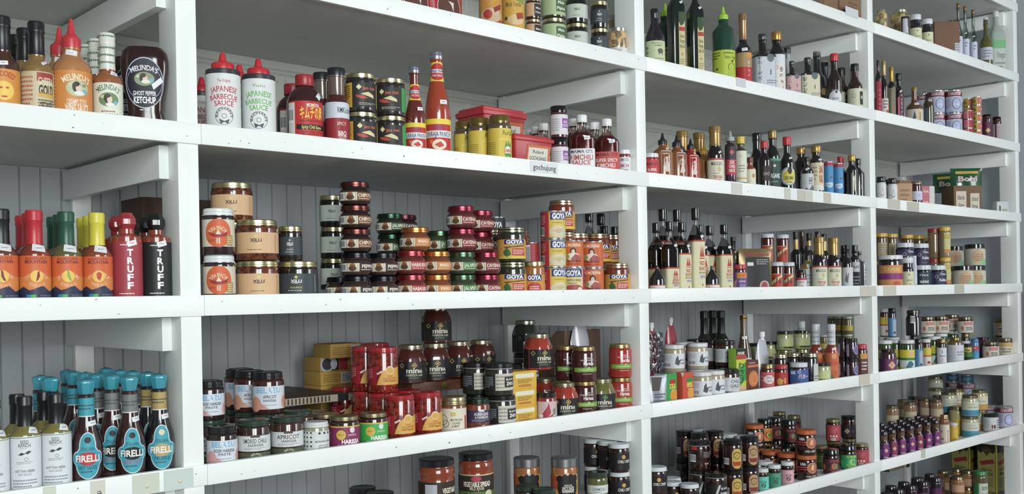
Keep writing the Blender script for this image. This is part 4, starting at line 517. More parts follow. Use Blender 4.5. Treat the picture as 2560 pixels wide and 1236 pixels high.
T['spack'] = dict(n='snack_sachet', d='silver sachet with dark seed picture', c='pouch', pouch=1, col='a8aab4', dep=.2, m='foil', art=[('P', [-.4, .5, .0, .5, .2, .95, -.4, .95], '4c4640'), ('F', -.3, .25, .4, .42, 2, '55586c'), ('T', 0, .12, .14, 'CHOICE', '44465a', .7)])
# ---- third bay, bottom shelf
def oval(key, d, oc, rc): crisp(key, d, '151518', [('E', .22, .56, .27, .27, oc), ('E', .22, .24, .27, .27, oc), ('R', -.05, .24, .49, .56, oc), ('O', .22, .5, .19, .03, '6a4c28'), ('O', .22, .46, .1, .03, '8a6a34'), ('P', [-.03, .3, .47, .3, .42, .16, .02, .16], rc), ('A', .22, .46, .2, .05, 'BOWL CUT', '3a2c18', 110), ('B', -.55, .2, -.2, .42)], lm='satin', cap='flat', cr=.97)
oval('ovt', 'chili crisp jar, black lid, tan arch label', 'b89468', '8c2430'); oval('ovy', 'chili crisp jar, black lid, yellow arch label', 'c8a838', 'a83820')
crisp('tape', 'dark crisp jar with bright red tape over lid', '1c1c1f', [('R', -.4, .72, -.1, .97, 'c8322c'), ('F', .2, .45, .7, .66, 4, 'a8a8a8'), ('B', -.5, .3, -.15, .56), ('E', .3, .24, .04, .04, 'c8c8c8'), ('E', .42, .24, .04, .04, 'c8c8c8')], lm='satin', ring='c8c8cc', cap='flat')
crisp('blan', 'dark crisp jar with white-ringed lid, black label', '151517', [('R', -.6, .1, .75, .66, '1c1b1d'), ('P', [-.1, .2, .0, .2, .2, .62, .1, .62], 'c8cacc'), ('T', .4, .5, .07, 'BLANK', 'd8d8d8', .4, .02), ('T', .4, .32, .1, 'BOMBA', 'd8d8d8', .44, .03)], lm='satin', ring='c8c8cc', cap='flat')
crisp('olid', 'dark crisp jar with orange lid and round badge', 'c4622c', [('R', -.8, .5, .8, .56, 'b83c40'), ('R', -.8, .42, .8, .46, 'b83c40'), ('T', -.18, .66, .1, 'USA', 'dcdcdc', .3, .05), ('E', .3, .5, .27, .27, 'd8a080'), ('E', .3, .5, .24, .24, 'b8643c'), ('P', [.2, .45, .28, .66, .4, .6, .36, .4], 'dcb494'), ('T', .24, .17, .07, 'CHILI CRISP', 'dcdcdc', .56, .02)], cap='flat', ch=.17)
def hot(key, d, bc): crisp(key, d, 'd5dade', [wr(.04, .68, bc), ('E', .1, .32, .2, .2, '27423c'), ('E', .1, .32, .17, .17, bc), ('E', .1, .32, .14, .14, '27423c'), ('P', [.02, .28, .14, .38, .18, .36, .06, .24], bc), ('A', .1, .3, .27, .08, 'HOT JANE', '27423c', 84)])
hot('teaj', 'chili jar, white lid, aqua leaf-badge label', '5cc8b4'); hot('grnj', 'chili jar, white lid, green leaf-badge label', '3c9a7c'); hot('pnkb', 'chili jar, white lid, pink leaf-badge label', 'dca4b4')
def fly(key, d, bc, tc, c2, lid='131315'): crisp(key, d, lid, [wr(.06, .62, bc), ('T', .22, .55, .09, 'FLY BY JING', tc, .7, .03), ('E', .18, .33, .2, .2, c2), ('E', .26, .33, .16, .18, tc), ('E', .28, .33, .11, .13, '3f9a5c'), ('A', .2, .36, -.3, .08, 'SICHUAN CRISP', tc, 120), ('E', -.55, .3, .16, .2, c2)], lm='satin', cap='flat', ch=.24, cr=.97)
fly('flyo', 'crisp jar, black lid, orange cartoon-lettered label', 'cf7a2c', 'e8d040', 'b83c2c'); fly('flyp', 'crisp jar, black lid, plum cartoon-lettered label', '4c2a34', 'b84c44', 'c86c3c'); fly('flyr', 'crisp jar, black lid, dark red block label', '2c2426', 'b03c40', '8c2c30'); fly('flyg', 'crisp jar, black lid, green cartoon-lettered label', '2c9a64', 'c0d83c', '5cc06c')
crisp('redg', 'jar with gold lid and rose-red label', 'b8ae80', [wr(.04, .74, 'b0404c'), ('F', -.3, .4, .3, .62, 3, 'c8707a'), ('E', -.2, .25, .07, .07, 'e0c8c8'), ('E', 0, .25, .07, .07, 'e0c8c8'), ('E', .2, .25, .07, .07, 'e0c8c8'), ('B', -.2, .06, .15, .17)], lm='metal', cap='lug')
crisp('gldj', 'dark red jar with gold lid', 'b8ae80', [wr(.1, .6, '6a2430'), ('F', -.3, .2, .4, .5, 3, 'b8606a')], lm='metal', cap='lug')
crisp('grgl', 'green labelled jar with gold lid', 'b8ae80', [wr(.06, .7, '4c6a34'), ('F', -.3, .3, .4, .6, 3, 'b8cc5c')], lm='metal', cap='lug')
crisp('blkp', 'black jar with plum diamond label', '141416', [wr(.08, .6, '241c28'), ('K', -.1, .35, .2, 'a89070'), ('K', .3, .35, .16, '5a2c5c')], lm='satin', cap='flat')
# ---- right bay
jar('garb', 'big glass jar of peeled garlic cloves', 'a49a6c', 'c9ccb4', [('R', .1, .14, .42, .4, 'c8ccd4')], ch=.08, nk=.62, cr=.66, sh=.2, mat='big', bulge=.04, n='garlic_jar')
jar('gars', 'small glass jar of pale pickled garlic', '9a9468', 'c9ccb4', [wr(.1, .34, 'c88c5c'), wr(.04, .16, 'c4a4ac')], ch=.1, nk=.7, cr=.75, sh=.16, mat='big', n='garlic_jar')
jar('brjr', 'small dark jar with tall white paper tag', '3c1c20', '2a1c20', [('R', -.3, .3, .25, 1.0, 'c4c8d8'), ('R', -.3, .02, .35, .2, 'd0d2d8'), ('F', -.2, .05, .3, .15, 1, '55586c')], ch=.1, lm='satin')
bot('crmj', 'black jar with cream floral label, white cap', '1c1c2a', 'd3d6dc', [wr(.03, .55, 'd2d2aa'), ('E', .12, .45, .05, .06, '33362c'), ('T', .2, .27, .07, 'BLACK', '6c6c50', .5), ('F', .1, .12, .45, .18, 1, '6c6c50')], n='spread_jar', c='jar', b=.62, nb=.7, nr=.86, ch=.18, cr=.94)
bot('clrb', 'clear glass bottle, copper cap, white label', '94a09c', 'a08460', [wr(.03, .4, 'c4c8dc'), ('F', 0, .25, .4, .35, 2, '6c7084')], n='glass_bottle', b=.45, nb=.66, nr=.4, ch=.1, cr=.46, cap='thread', lm='metal', mat='clear', glass='c8d4d0', liq=(.02, 'a8b4b0'), stk=stick(.1, .5, .3, .2))
bot('grnb', 'olive green oil bottle, white cap, handle', '5c5a24', 'c9ced0', [wr(.18, .42, 'bfc3cf'), ('F', -.2, .22, .4, .38, 3, '7a7e8c')], n='glass_bottle', b=.5, nb=.7, nr=.36, ch=.12, cr=.36)
bot('jugc', 'tall translucent jug, white cap, green-topped label', 'a6b4aa', 'ccd2d0', [('R', -.5, .04, .55, .52, 'b8c4bc'), ('R', -.5, .4, .55, .53, '6cb47c'), ('T', .1, .3, .1, 'Vinegar', '6c747c', .6), ('F', -.3, .08, .4, .2, 2, '7c848c'), wr(.02, .06, '7cb48c')], n='vinegar_jug', c='jug', sec='square', b=.62, nb=.84, nr=.36, ch=.09, cr=.4, mat='satin')
bot('redb', 'red bottle with pink label edge', '1c1216', '15151a', [wr(.02, .62, '9c2438'), ('R', -.3, .02, -.2, .62, 'd8607c'), ('F', .0, .1, .4, .5, 5, 'c05a6c')], b=.66, nb=.8, nr=.4, ch=.1, n='sauce_bottle')
bot('dgl', 'black bottle, tan foil neck, white label', '14141a', 'b09468', [wr(.02, .34, 'cfc8c8'), ('R', .2, .02, .7, .14, 'a8602c'), ('F', -.1, .16, .5, .32, 3, '4c4444')], b=.54, nb=.7, nr=0.5, ch=.26, cap='sleeve', cr=0.56, lm='foil', n='soy_sauce_bottle')
bot('dgt', 'black bottle, gold foil neck, taupe label', '14141a', 'b0902c', [wr(.02, .6, '7c7060'), ('V', .1, .3, .4, 'SHOYU', 'a89c84', .18)], b=.62, nb=.74, nr=0.56, ch=.28, cap='sleeve', cr=0.62, lm='foil', n='soy_sauce_bottle')
bot('dbk', 'black bottle, black cap, neon pink label strip', '17141a', '1b1c20', [('R', -.1, .02, .1, .5, 'dc5a7c'), ('R', .1, .02, .8, .6, '4c1c2c'), ('V', .35, .3, .5, 'YUZU', 'b8a8b0', .2)], b=.6, nb=.74, nr=.5, ch=.14, cr=.66, cap='flat', n='soy_sauce_bottle', stk=stick(.25, .62, .3, .7))
bot('ambr', 'amber vinegar bottle, gold neck, olive-branch label', '5c3a1c', 'a88c5c', [wr(.02, .42, 'c6c2b4'), ('R', .2, .04, .42, .42, 'd2b48c'), ('P', [-.4, .1, -.1, .2, .0, .38, .1, .2, -.1, .12], '44503c'), ('E', -.1, .06, .16, .1, 'b8843c'), ('V', .32, .22, .22, 'VINEGAR', '33302c', .1)], b=.46, nb=.66, nr=.34, ch=.32, cap='sleeve', cr=.34, lm='foil', n='vinegar_bottle', stk=stick(.15, .56, .3, .1))
jar('oilj', 'small bottle of olive oil, pale cap', '3a3818', 'b0a888', [('R', -.5, .1, -.05, .7, '55606c')], ch=.08, nk=.8, cr=.8, sh=.2)
COC = [wr(.04, .96, 'b4b8d0'), wr(.72, .94, '6c2a34'), ('P', [.2, .94, .3, .8, .42, .74, .6, .94], 'c88490'), ('T', .12, .84, .13, 'CHAOKOH', 'd8ccd4', .8, .03), ('E', .22, .4, .27, .34, '4c3040'), ('E', .22, .4, .24, .31, 'aab8dc'), ('T', .22, .36, .07, 'COCONUT', 'e0e8f4', .36), ('F', -.6, .2, -.15, .64, 7, '7c80a0')]
can('coco', 'large coconut milk can, maroon band, blue oval', COC)
can('cocs', 'coconut can with bright blue top band', [wr(.04, .96, 'b4b8d0'), wr(.66, .95, '3c78a8'), ('T', .1, .6, .16, 'GOYA', 'e0e8f0', .6, .05), ('R', -.3, .36, .6, .5, 'c83828'), ('R', -.3, .28, .6, .36, 'd8b828'), ('E', .3, .14, .3, .16, 'e0e0dc')])
can('ycan', 'flat yellow tin', [wr(.08, .92, 'c8a838'), ('R', .1, .1, .7, .9, 'c86c5c'), ('T', -.25, .5, .4, 'BA', '33402c', .3, .02), ('E', .5, .5, .12, .12, 'd8a89c')]); can('rcan', 'short red and pink tin', [wr(.06, .94, 'a82c38'), ('R', -.4, .1, .1, .9, 'd88c94'), ('F', -.3, .2, 0, .8, 3, 'a83038'), ('O', .45, .5, .14, .05, '44242c')]); can('bcan', 'short blue topped tin', [wr(.06, .94, '3c6484'), ('F', -.4, .3, .4, .7, 2, '9cb4c8')])
jar('patj', 'slim purple jar, cream diamond label, maroon lid', '33141c', '4c2c28', [wr(.06, .72, '5a2440'), ('K', .1, .4, .28, 'd0b088'), ('F', -.2, .1, .4, .18, 1, 'c07c94')], ch=.1, lm='metal'); jar('patl', 'slim maroon jar turned to its lilac text side', '33141c', '4c2c28', [wr(.04, .72, 'b8a4b0'), ('R', -.2, .04, -.05, .72, '33141c'), ('F', 0, .1, .4, .68, 9, '6c6470')], ch=.12, lm='metal')
jar('must', 'small white jar with black lid and face drawing', 'cfd2d4', '15161a', [wr(.02, .72, 'd4d6d8'), ('P', [-.1, .3, .1, .6, .26, .3, .1, .24], '8a8c90'), ('P', [-.04, .33, .1, .54, .2, .33, .1, .28], 'd4d6d8'), ('F', -.1, .1, .4, .2, 1, '33343a'), ('E', -.3, .36, .04, .04, '33343a')], ch=.22, lm='satin', cap='flat', mat='satin')
jar('plum', 'dark red jar with plain white band label', '4c1820', 'b8b48c', [wr(.26, .6, 'ccccdc'), ('F', .1, .34, .4, .5, 3, '9090a8')], ch=.12)
box('pinkb', 'pink and white paper carton', 'b8606c', [('R', -.5, 0, .1, 1, 'b8606c'), ('T', -.15, .5, .22, 'IVA', 'e4c8cc', .4, .03), ('R', .1, 0, .5, 1, 'c8c4c4')], dep=.8); box('tanb', 'small tan paper carton', 'b08c68', [('F', -.3, .2, .3, .8, 3, '8c6c4c')], dep=.7)
box('lime', 'brown cardboard box with two white handwritten tags', '7c644c', [('R', -.42, .1, -.06, .8, 'cdc0ac'), ('T', -.24, .58, .16, 'black', '33343a', .24), ('T', -.24, .3, .16, 'lime', '33343a', .2), ('R', .08, .1, .4, .72, 'cdc0ac'), ('T', .24, .52, .16, 'dried', '33343a', .22), ('T', .24, .26, .16, 'lime', '33343a', .2)], dep=.9, m='card', n='cardboard_box')
T['gpouch'] = dict(n='snack_pouch', d='glossy green pouch with yellow banner', c='pouch', pouch=1, col='14522c', dep=.3, m='satin', art=[('R', -.36, .7, .36, .84, 'c8a84c'), ('F', -.15, .75, .2, .79, 1, '7c6a2c'), ('T', .0, .45, .26, 'Bold', 'c8b8b4', .6, .04), ('P', [-.04, .36, .1, .52, .16, .46, .04, .3], 'd8dade')])
box('signb', 'white paper box with printed sign', 'c4c8cc', [('R', -.3, .1, -.18, .7, '2c2e33'), ('R', -.1, .25, .4, .6, 'c8c4b4'), ('T', .15, .43, .2, 'ground', '5c5c54', .4), ('F', -.1, .1, .4, .2, 1, '44464c')], dep=.5, n='paper_box')
box('flatb', 'flat pale packet lying on its side', 'b89c84', [('R', -.5, 0, .1, 1, 'b88c6c'), ('R', .1, 0, .4, 1, '8c8484'), ('R', .4, 0, .5, 1, 'd0d4d0')], dep=1.)
jar('tahi', 'wide tub jar, orange and magenta label, white lid', '1c1417', 'd6d6d8', [wr(.02, .7, 'cf8c54'), wr(.28, .46, '8c3078'), ('T', .1, .58, .12, 'TAHINI', 'd8c46c', .7), ('E', .3, .14, .18, .14, 'b8502c'), ('R', -.3, .04, -.1, .12, 'b8bcb8')], ch=.13, lm='plastic', cap='flat', cr=1.03, n='spread_jar')
jar('almo', 'dark jar with white lid and indigo label', '1c1620', 'cfd2dc', [wr(.04, .72, '2c2a4c'), ('R', -.6, .1, -.2, .66, '4c4470'), ('O', -.05, .5, .1, .03, 'a8a0c8'), ('T', .35, .62, .1, 'Once', 'dcdce4', .4, .02), ('T', .35, .36, .12, 'Kafuka', 'dcdce4', .5, .03), ('F', .1, .12, .5, .18, 1, '8c88ac')], ch=.2, lm='plastic', cap='flat', cr=.97, n='spread_jar')
jar('peab', 'dark jar, white lid, teal lettering', '161a1c', 'cfd2dc', [wr(.04, .7, '1d3a40'), ('T', .1, .58, .1, 'Once', 'dcdce4', .5, .02), ('T', .1, .3, .12, 'tahini', 'dcdce4', .5, .03)], ch=.2, lm='plastic', cap='flat', cr=.97, n='spread_jar')
jar('ylid', 'brown nut butter jar with yellow lid', '5c4a30', 'd0a828', [('R', -.2, .1, .55, .66, 'a49c78'), ('F', -.1, .2, .5, .6, 5, '7c7450')], ch=.13, lm='plastic', cap='flat', cr=.97, n='spread_jar')
jar('rldj', 'beige nut butter jar with red lid', '8c7454', 'b8303c', [('R', .2, .2, .8, .8, 'a88468'), ('R', .5, .3, .7, .8, 'c83c4c')], ch=.13, lm='plastic', cap='flat', cr=.98, n='spread_jar'); jar('yldj', 'beige nut butter jar, bright yellow lid', '8c7a54', 'dcb428', [('R', -.1, .15, .6, .8, 'c4bc7c'), ('R', -.1, .6, .6, .76, 'b8a83c'), ('R', -.1, .15, .6, .26, 'c8843c')], ch=.13, lm='plastic', cap='flat', cr=.98, n='spread_jar')
jar('kalb', 'cream labelled tub with black lid, leaf design', 'c8bca0', '131618', [wr(.02, .76, 'c4c2b4'), ('E', .15, .42, .3, .36, 'c8a47c'), ('R', .2, .04, .7, .3, '8cb890'), ('F', .0, .2, .4, .56, 4, '8c6c4c')], ch=.2, lm='satin', cap='flat', cr=.98, n='spread_jar')
T['tube'] = dict(n='squeeze_tube', d='slim white tube with red base standing between jars', c='tube', body=k1([(0, 0), (.9, 0), (1, .1), (1, .5), (.8, .9), (.9, 1), (0, 1)]), bands=[(.12, 'b83c34'), (1, 'c4c8d8')], caps=(), mat='plastic', sec='flask', sy=.5, liq=None, stk=None, bname='tube_body', arts=())
bot('oild', 'bulbous black oil bottle with silver lid', '101316', '6c685c', [('B', -.2, .5, .1, .78)], n='oil_jar', c='bottle', b=.62, nb=.86, nr=.8, ch=.11, cr=.86, cap='lug', lm='metal', pw=2)
jar('reli', 'relish jar, bronze lid, coral-headed white label', '3c2018', '8c8468', [wr(.03, .74, 'cdc9bc'), ('R', -.1, .5, .55, .7, 'c88478'), ('E', -.2, .3, .1, .14, 'c07058'), ('T', .28, .36, .1, 'MANGO', '55453c', .44, .03), ('T', .28, .24, .1, 'CHUTNEY', '55453c', .5, .03)], ch=.16, n='chutney_jar'); jar('acha', 'pickle jar, bronze lid, yellow-headed label', '5c4424', '8c8468', [wr(.04, .76, 'd2cab0'), ('R', -.3, .54, .5, .74, 'c8a45c'), ('T', .1, .42, .08, 'BRITISH', '3c3830', .66, .03), ('T', .1, .28, .1, 'ACHAAR', '3c3830', .56, .03)], ch=.16, n='pickle_jar')
jar('mint', 'green sauce jar, white lid, yellow and green label', '2f4c24', 'cfd0d6', [wr(.04, .36, 'd0d4d8'), wr(.42, .68, 'cfc41c'), wr(.34, .42, '2c7c3c'), ('E', .3, .56, .16, .12, 'd8a0b4'), ('P', [-.1, .1, .1, .3, .3, .32, .5, .2, .2, .08], '2c6c7c'), wr(.02, .1, 'c8c02c')], ch=.12, lm='plastic', cap='flat', nk=.9, cr=.97, n='chutney_jar'); jar('pome', 'sauce jar, white lid, yellow and red label', '4c2018', 'cfd0d6', [wr(.04, .7, 'd4ccc0'), wr(.44, .7, 'd0bc24'), wr(.4, .44, 'b83030'), ('E', .3, .2, .2, .16, 'a82c30')], ch=.12, lm='plastic', cap='flat', n='chutney_jar')
jar('blus', 'dark jar with sky-blue striped label', '1c1a24', '15151a', [wr(.03, .66, '4c8cbc'), ('R', .1, .03, .6, .6, 'a8aab8'), ('E', .3, .16, .16, .14, '2c2434')], ch=.14, lm='satin'); jar('mapl', 'dark syrup jar, gold lid, white drop label', '241a18', '8c7c50', [wr(.03, .68, 'd0d2d8'), ('P', [.02, .5, .06, .62, .1, .5, .06, .46], '33343a'), ('T', .1, .38, .07, 'Phoenicia', '33343a', .6), ('F', -.1, .15, .2, .3, 3, 'c07c7c')], ch=.14); jar('mapw', 'large olive jar, gold lid, broad white label', '6c5c34', '9c8c54', [wr(.03, .72, 'c9ccd4'), ('F', -.6, .15, 0, .65, 8, '9a9cb0'), ('F', .1, .3, .6, .5, 2, '6c6e7c')], ch=.1, nk=.6, cr=.66, sh=.16)
jar('purp', 'squat plum jar with cream diamond label', '3c2028', '4c3c3c', [wr(.04, .6, '6c2c5c'), ('R', -.9, .04, -.2, .6, '442450'), ('K', .25, .34, .26, 'd0a080'), ('F', 0, .08, .5, .14, 1, 'd0a0b8')], ch=.1, nk=.8, cr=.86, sh=.2, n='curry_jar')
jar('bean', 'green jar, black lid, yellow word label', '243418', '15181a', [('R', -.5, .55, .4, .8, 'c8b43c'), ('T', -.05, .67, .14, 'Bean', '33341c', .5, .03), wr(.3, .5, '3c7c3c')], ch=.12, lm='satin'); jar('bluy', 'blue jar with red ribbon label', '3c7cac', '3c6c9c', [('R', -.6, .5, .6, .68, 'b83848'), ('F', -.4, .55, .4, .63, 1, 'e0c8c8'), ('R', -.3, .1, .5, .4, '3c94bc')], ch=.14, lm='plastic', mat='satin')
def pat(key, d, side): bot(key, d, [(.7, '4a2c1c'), (1, '6c4c30')], '241c2c', [wr(.03, .58, side), ('R', -.9, .03, -.15, .58, '4c2a64'), ('K', .2, .36, .24, 'cdb08c'), ('F', -.1, .1, .5, .16, 1, 'd8c8b0'), ('F', -.7, .1, -.25, .4, 4, 'a08cb8')], n='curry_jar', c='jar', b=.56, nb=.72, nr=.66, ch=.13, cr=.78, cap='lug', lm='satin')
pat('patv', 'curry jar with dark lid and violet diamond label', '7c2c74'); pat('patr', 'curry jar, dark lid, magenta label', '8c2c54')
jar('fuji', 'cream curry jar with gold lid and fruit label', '8c5c3c', 'b0a070', [wr(.03, .68, 'd6c8b4'), ('E', -.3, .45, .12, .12, 'c8705c'), ('E', -.2, .2, .14, .12, '5c8c54'), ('R', .15, .05, .5, .66, 'd8d0c0'), ('V', .32, .3, .4, 'sauce', '5c4c3c', .18)], ch=.13, nk=.8, cr=.82); jar('turm', 'small golden yellow labelled jar, white lid', 'c8a030', 'cfd0cc', [wr(.03, .74, 'd0aa14'), ('E', .2, .56, .14, .1, 'd8b0a0'), ('T', .15, .2, .12, 'ghee', '5c4414', .5)], ch=.14, lm='plastic', cap='flat')
jar('ghee', 'large pale ghee jar with gold lid', 'b8ac78', 'a8a07c', [('R', -.1, .02, 1., .58, 'd0b818')], ch=.13, n='ghee_jar'); jar('coob', 'pale jar, bronze lid, blue-based coconut label', 'b8b494', '8c8868', [wr(.04, .7, 'cdd0bc'), wr(.04, .3, '3c8ca8'), ('T', .2, .44, .07, 'COCONUT', '5c605c', .6), ('F', -.1, .54, .5, .6, 1, '8c9088')], ch=.14, n='coconut_butter_jar'); jar('cooy', 'pale jar, bronze lid, ochre-based label', 'b8a878', '8c8868', [wr(.04, .7, 'd0cdb8'), wr(.04, .3, 'c09448'), ('T', .2, .44, .07, 'COCONUT', '5c605c', .6)], ch=.14, n='coconut_butter_jar')
jar('blkw', 'jar with black lid, white label, two brown beans', 'b4b8bc', '1c1618', [wr(.03, .78, 'c8ccd0'), ('E', .1, .3, .07, .14, '8c4c34'), ('E', .26, .3, .07, .14, '5c3c30'), ('F', .4, .2, .7, .7, 4, '33343c'), ('F', -.6, .2, -.1, .7, 7, '9ca0a8')], ch=.18, lm='satin', cap='flat', cr=.98, n='spread_jar')
jar('pbut', 'squat honey-brown jar with bronze lid', '9a6c3c', '8c8468', [wr(.1, .5, 'c09878')], ch=.2, n='nut_butter_jar'); jar('dlid', 'squat jar with dark purple lid', '2c1c24', '1f1a26', [wr(.1, .55, '5a2450')], ch=.17, n='curry_jar', lm='satin'); jar('glid2', 'jar with bronze lid standing behind the curry jars', '8c6c4c', '8c8468', [wr(.1, .5, 'b8a88c')], ch=.15)
jar('gree', 'tall green labelled olive jar with green lid', '5c5438', '2c7c44', [wr(.03, .66, 'c4c8bc'), ('R', -1, .03, -.15, .66, '1f7c44'), ('T', .3, .52, .1, 'GOYA', '1f7c44', .5, .04), ('T', .3, .34, .08, 'OLIVES', '8c3444', .5)], ch=.12, lm='plastic')
T['oiltin'] = dict(n='olive_oil_tin', d='tall green and gold olive oil tin', c='tin', oiltin=1)

box('tcbox', 'tall plain brown cardboard box behind the first post', '5c4a40', [('F', -.1, .3, .3, .5, 2, '4a3c34')], m='card', n='cardboard_box', dep=.7)
box('dbox', 'open brown cardboard box with torn slanting top', '80604c', [('P', [-.3, .2, .1, .26, .16, .18, .12, .16], '3a302c'), ('R', .3, .05, .5, .42, 'bcc2c8'), ('F', .32, .08, .48, .4, 5, '6c727c')], m='card', n='cardboard_box', dep=.4)
# ---------------------------------------------------------------- building a kind once
MESH = {}
def build(key):
    """returns list of (part name, mesh, parent index or None)"""
    t = T[key]; D, H = DIM[key]; D /= 1000; H /= 1000; R = D/2; parts = []
    if t.get('box'):
        dep = t['dep']*D; mb = MB()
        if t.get('slant'):
            mb.box((-D/2, 0, 0), (D/2, .003, H), t['col']); mb.box((-D/2, dep, 0), (D/2, dep+.003, H*.55), t['col']); mb.box((-D/2, 0, 0), (D/2, dep, .003), t['col'])
            for x in (-D/2, D/2-.003):
                vs = [(x, .003, 0), (x, dep, 0), (x, dep, H*.55), (x, dep*.5, H*.72), (x, dep*.15, H), (x, .003, H)]; n = len(vs)
                mb.add(vs+[(v[0]+.003, v[1], v[2]) for v in vs], [tuple(range(n))[::-1], tuple(range(n, 2*n))]+[(i, (i+1) % n, n+(i+1) % n, n+i) for i in range(n)], t['col'])
        else:
            mb.box((-D/2, 0, 0), (D/2, dep, H), t['col'])
        if not t.get('slant'):
            me = mb.mesh(key, [t['mat']], bevel=min(.0012, H*.05)); mb2 = MB()
            mb2.v = [tuple(v.co) for v in me.vertices]; at = me.attributes['tint'].data
            for p in me.polygons: mb2.f.append(list(p.vertices)); mb2.c.append(lin(t['col'])); mb2.m.append(0)
            mb = mb2
        def surf(x, y, off):
            y = min(max(y, 0), H)
            if x < -D/2-1e-7: return (-D/2-off, min(-x-D/2, dep), y)
            if x > D/2+1e-7: return (D/2+off, min(x-D/2, dep), y)
            return (x, -off, y)
        wrap(mb, t['art'], D, H, surf, 1, dx=D/2)
        parts.append(('body', mb.mesh(key, [t['mat'], 'paper']), None))
        if t.get('clasp'):
            m2 = MB(); m2.box((-.006, -.003, H*.35), (.006, .0, H*.95), 'b09a5c'); m2.box((-.011, -.0045, H*.2), (.011, -.003, H*.5), '8c7840'); parts.append(('clasp', m2.mesh('clasp', ['metal'], bevel=.001), None))
        return parts
    if t.get('tub'):
        dep = D*t['dep']; mb = MB(); mb.box((-D/2+.003, .003, 0), (D/2-.003, dep-.003, H*.84), 'b02830', taper=D*.07)
        parts.append(('tub_body', mb.mesh(key, ['plastic'], bevel=.007), None))
        mb = MB(); mb.box((-D/2, 0, H*.8), (D/2, dep, H*.93), 'bc2a34'); mb.box((-D/2+.006, .006, H*.9), (D/2-.006, dep-.006, H), 'bc2a34')
        parts.append(('lid', mb.mesh(key, ['plastic'], bevel=.004), None))
        mb = MB()
        def surf(x, y, off):
            f = D*.07*(1-y/(H*.84))+.003; return (x, f-off-.0006, y)
        wrap(mb, [('R', -.16, 0.02, .42, .7, 'cf6a3c'), ('R', -.12, 0.02, .36, .62, 'd6d4c8'), ('T', .12, .5, .1, 'Roland', '3a3c3a', .26), ('T', .12, .3, .12, 'GOCHUJANG', '3a3c3a', .42), ('F', -.05, .12, .3, .18, 1, '8a8c88')], D, H, surf)
        parts.append(('label', mb.mesh(key, ['paper']), None)); return parts
    if t.get('pouch') or t.get('spout') or t.get('bag'):
        mb = MB(); nx, nz = 14, 16; dep = D*t.get('dep', .35); rnd = random.Random(3); wob = t.get('bag')
        def P(u, v, s):
            th = math.sin(pi*min(1, max(0, (u+1)/2)))**.6*(1-v**2.2)**.9*dep/2
            wid = 1.
            if t.get('spout'): wid = 1-.55*max(0, (v-.6)/.4)**1.4
            jx = rnd.uniform(-1, 1)*D*(.05 if wob else .004); jz = rnd.uniform(-1, 1)*H*(.04 if wob else .003)
            return (u*D/2*wid+jx, dep/2+s*(th+.0008)+(jx if wob else 0), max(0, v*H*(.86 if t.get('spout') else 1)+(jz if v > 0 else 0)))
        col = t.get('col', 'c4c8cc')
        for s in (-1, 1):
            vs = [P(-1+2*i/nx, j/nz, s) for j in range(nz+1) for i in range(nx+1)]
            fs = [(j*(nx+1)+i, j*(nx+1)+i+1, (j+1)*(nx+1)+i+1, (j+1)*(nx+1)+i) for j in range(nz) for i in range(nx)]
            mb.add(vs, fs if s < 0 else [f[::-1] for f in fs], col)
        base = P
        m = 'clear' if wob else t.get('m', 'satin')
        if t.get('art'):
            def surf(x, y, off):
                y = max(y, .004*H); u = max(-.99, min(.99, x/(D/2))); v = max(0, min(.98, y/H))
                th = math.sin(pi*(u+1)/2)**.6*(1-v**2.2)**.9*dep/2
                return (x, dep/2-th-off-.0022, y)
            wrap(mb, t['art'], D, H, surf, 1, zcuts=[.05*i for i in range(1, 20)], dx=D/14)
        parts.append(('body', mb.mesh(key, [m, 'paper'], angle=60), None))
        if t.get('spout'):
            m2 = MB(); lathe(m2, [(.18, .84, 1), (.18, .9, 1), (.26, .9, 1), (.26, .99, 1), (.22, 1, 1), (0, 1, 1)], R, H, ROUND, lambda z: t['cap'])
            me = m2.mesh('cap', ['plastic']); weld(me); me.transform(Matrix.Translation((0, dep/2, 0))); parts.append(('cap', me, None))
        return parts
    if t.get('oiltin'):
        mb = MB(); dep = D*.62; mb.box((-D/2, 0, 0), (D/2, dep, H), '6c6c2c'); me = mb.mesh(key, ['foil'], bevel=.004); mb2 = MB()
        mb2.v = [tuple(v.co) for v in me.vertices]
        for p in me.polygons: mb2.f.append(list(p.vertices)); mb2.c.append(lin('6c6a34')); mb2.m.append(0)
        mb = mb2
        def surf(x, y, off):
            if x < -D/2-1e-7: return (-D/2-off, min(-x-D/2, dep), y)
            return (min(x, D/2), -off, y)
        art = []
        for x0, x1 in ((-.5, .5), (-1.1, -.52)):
            w_ = x1-x0; xc = (x0+x1)/2
            art += [('R', x0+.02, .04, x1-.02, .8, 'a8a054'), ('P', [x0+.02, .96, x1-.02, .96, x1-.02, .82, x1-.12*w_, .76, xc+.12*w_, .8, xc, .7, xc-.14*w_, .8, x0+.15*w_, .76, x0+.02, .82], '2a2c20'), ('P', [x0+.2*w_, .84, xc, .9, x1-.2*w_, .82, xc, .72], '5c4428'), ('P', [x0+.1*w_, .6, x1-.15*w_, .66, x1-.08*w_, .58, x0+.2*w_, .53], '9c342c'), ('T', xc, .45, .05, '100% Pure', '3c4020', w_*.6, .02), ('T', xc, .37, .06, 'Olive Oil', '3c4020', w_*.62, .03), ('F', x0+.15*w_, .1, x1-.15*w_, .3, 6, '747040')]
        art += [('R', -.515, 0, -.45, 1, 'c8b83c')]
        wrap(mb, art, D, H, surf, 1, dx=D/2)
        parts.append(('tin_body', mb.mesh(key, ['foil', 'foil']), None))
        m2 = MB(); m2.box((-.03, dep/2-.006, H+.012), (.03, dep/2+.006, H+.016), 'b8b49c')
        for x in (-.03, .027): m2.box((x, dep/2-.006, H), (x+.003, dep/2+.006, H+.014), 'b8b49c')
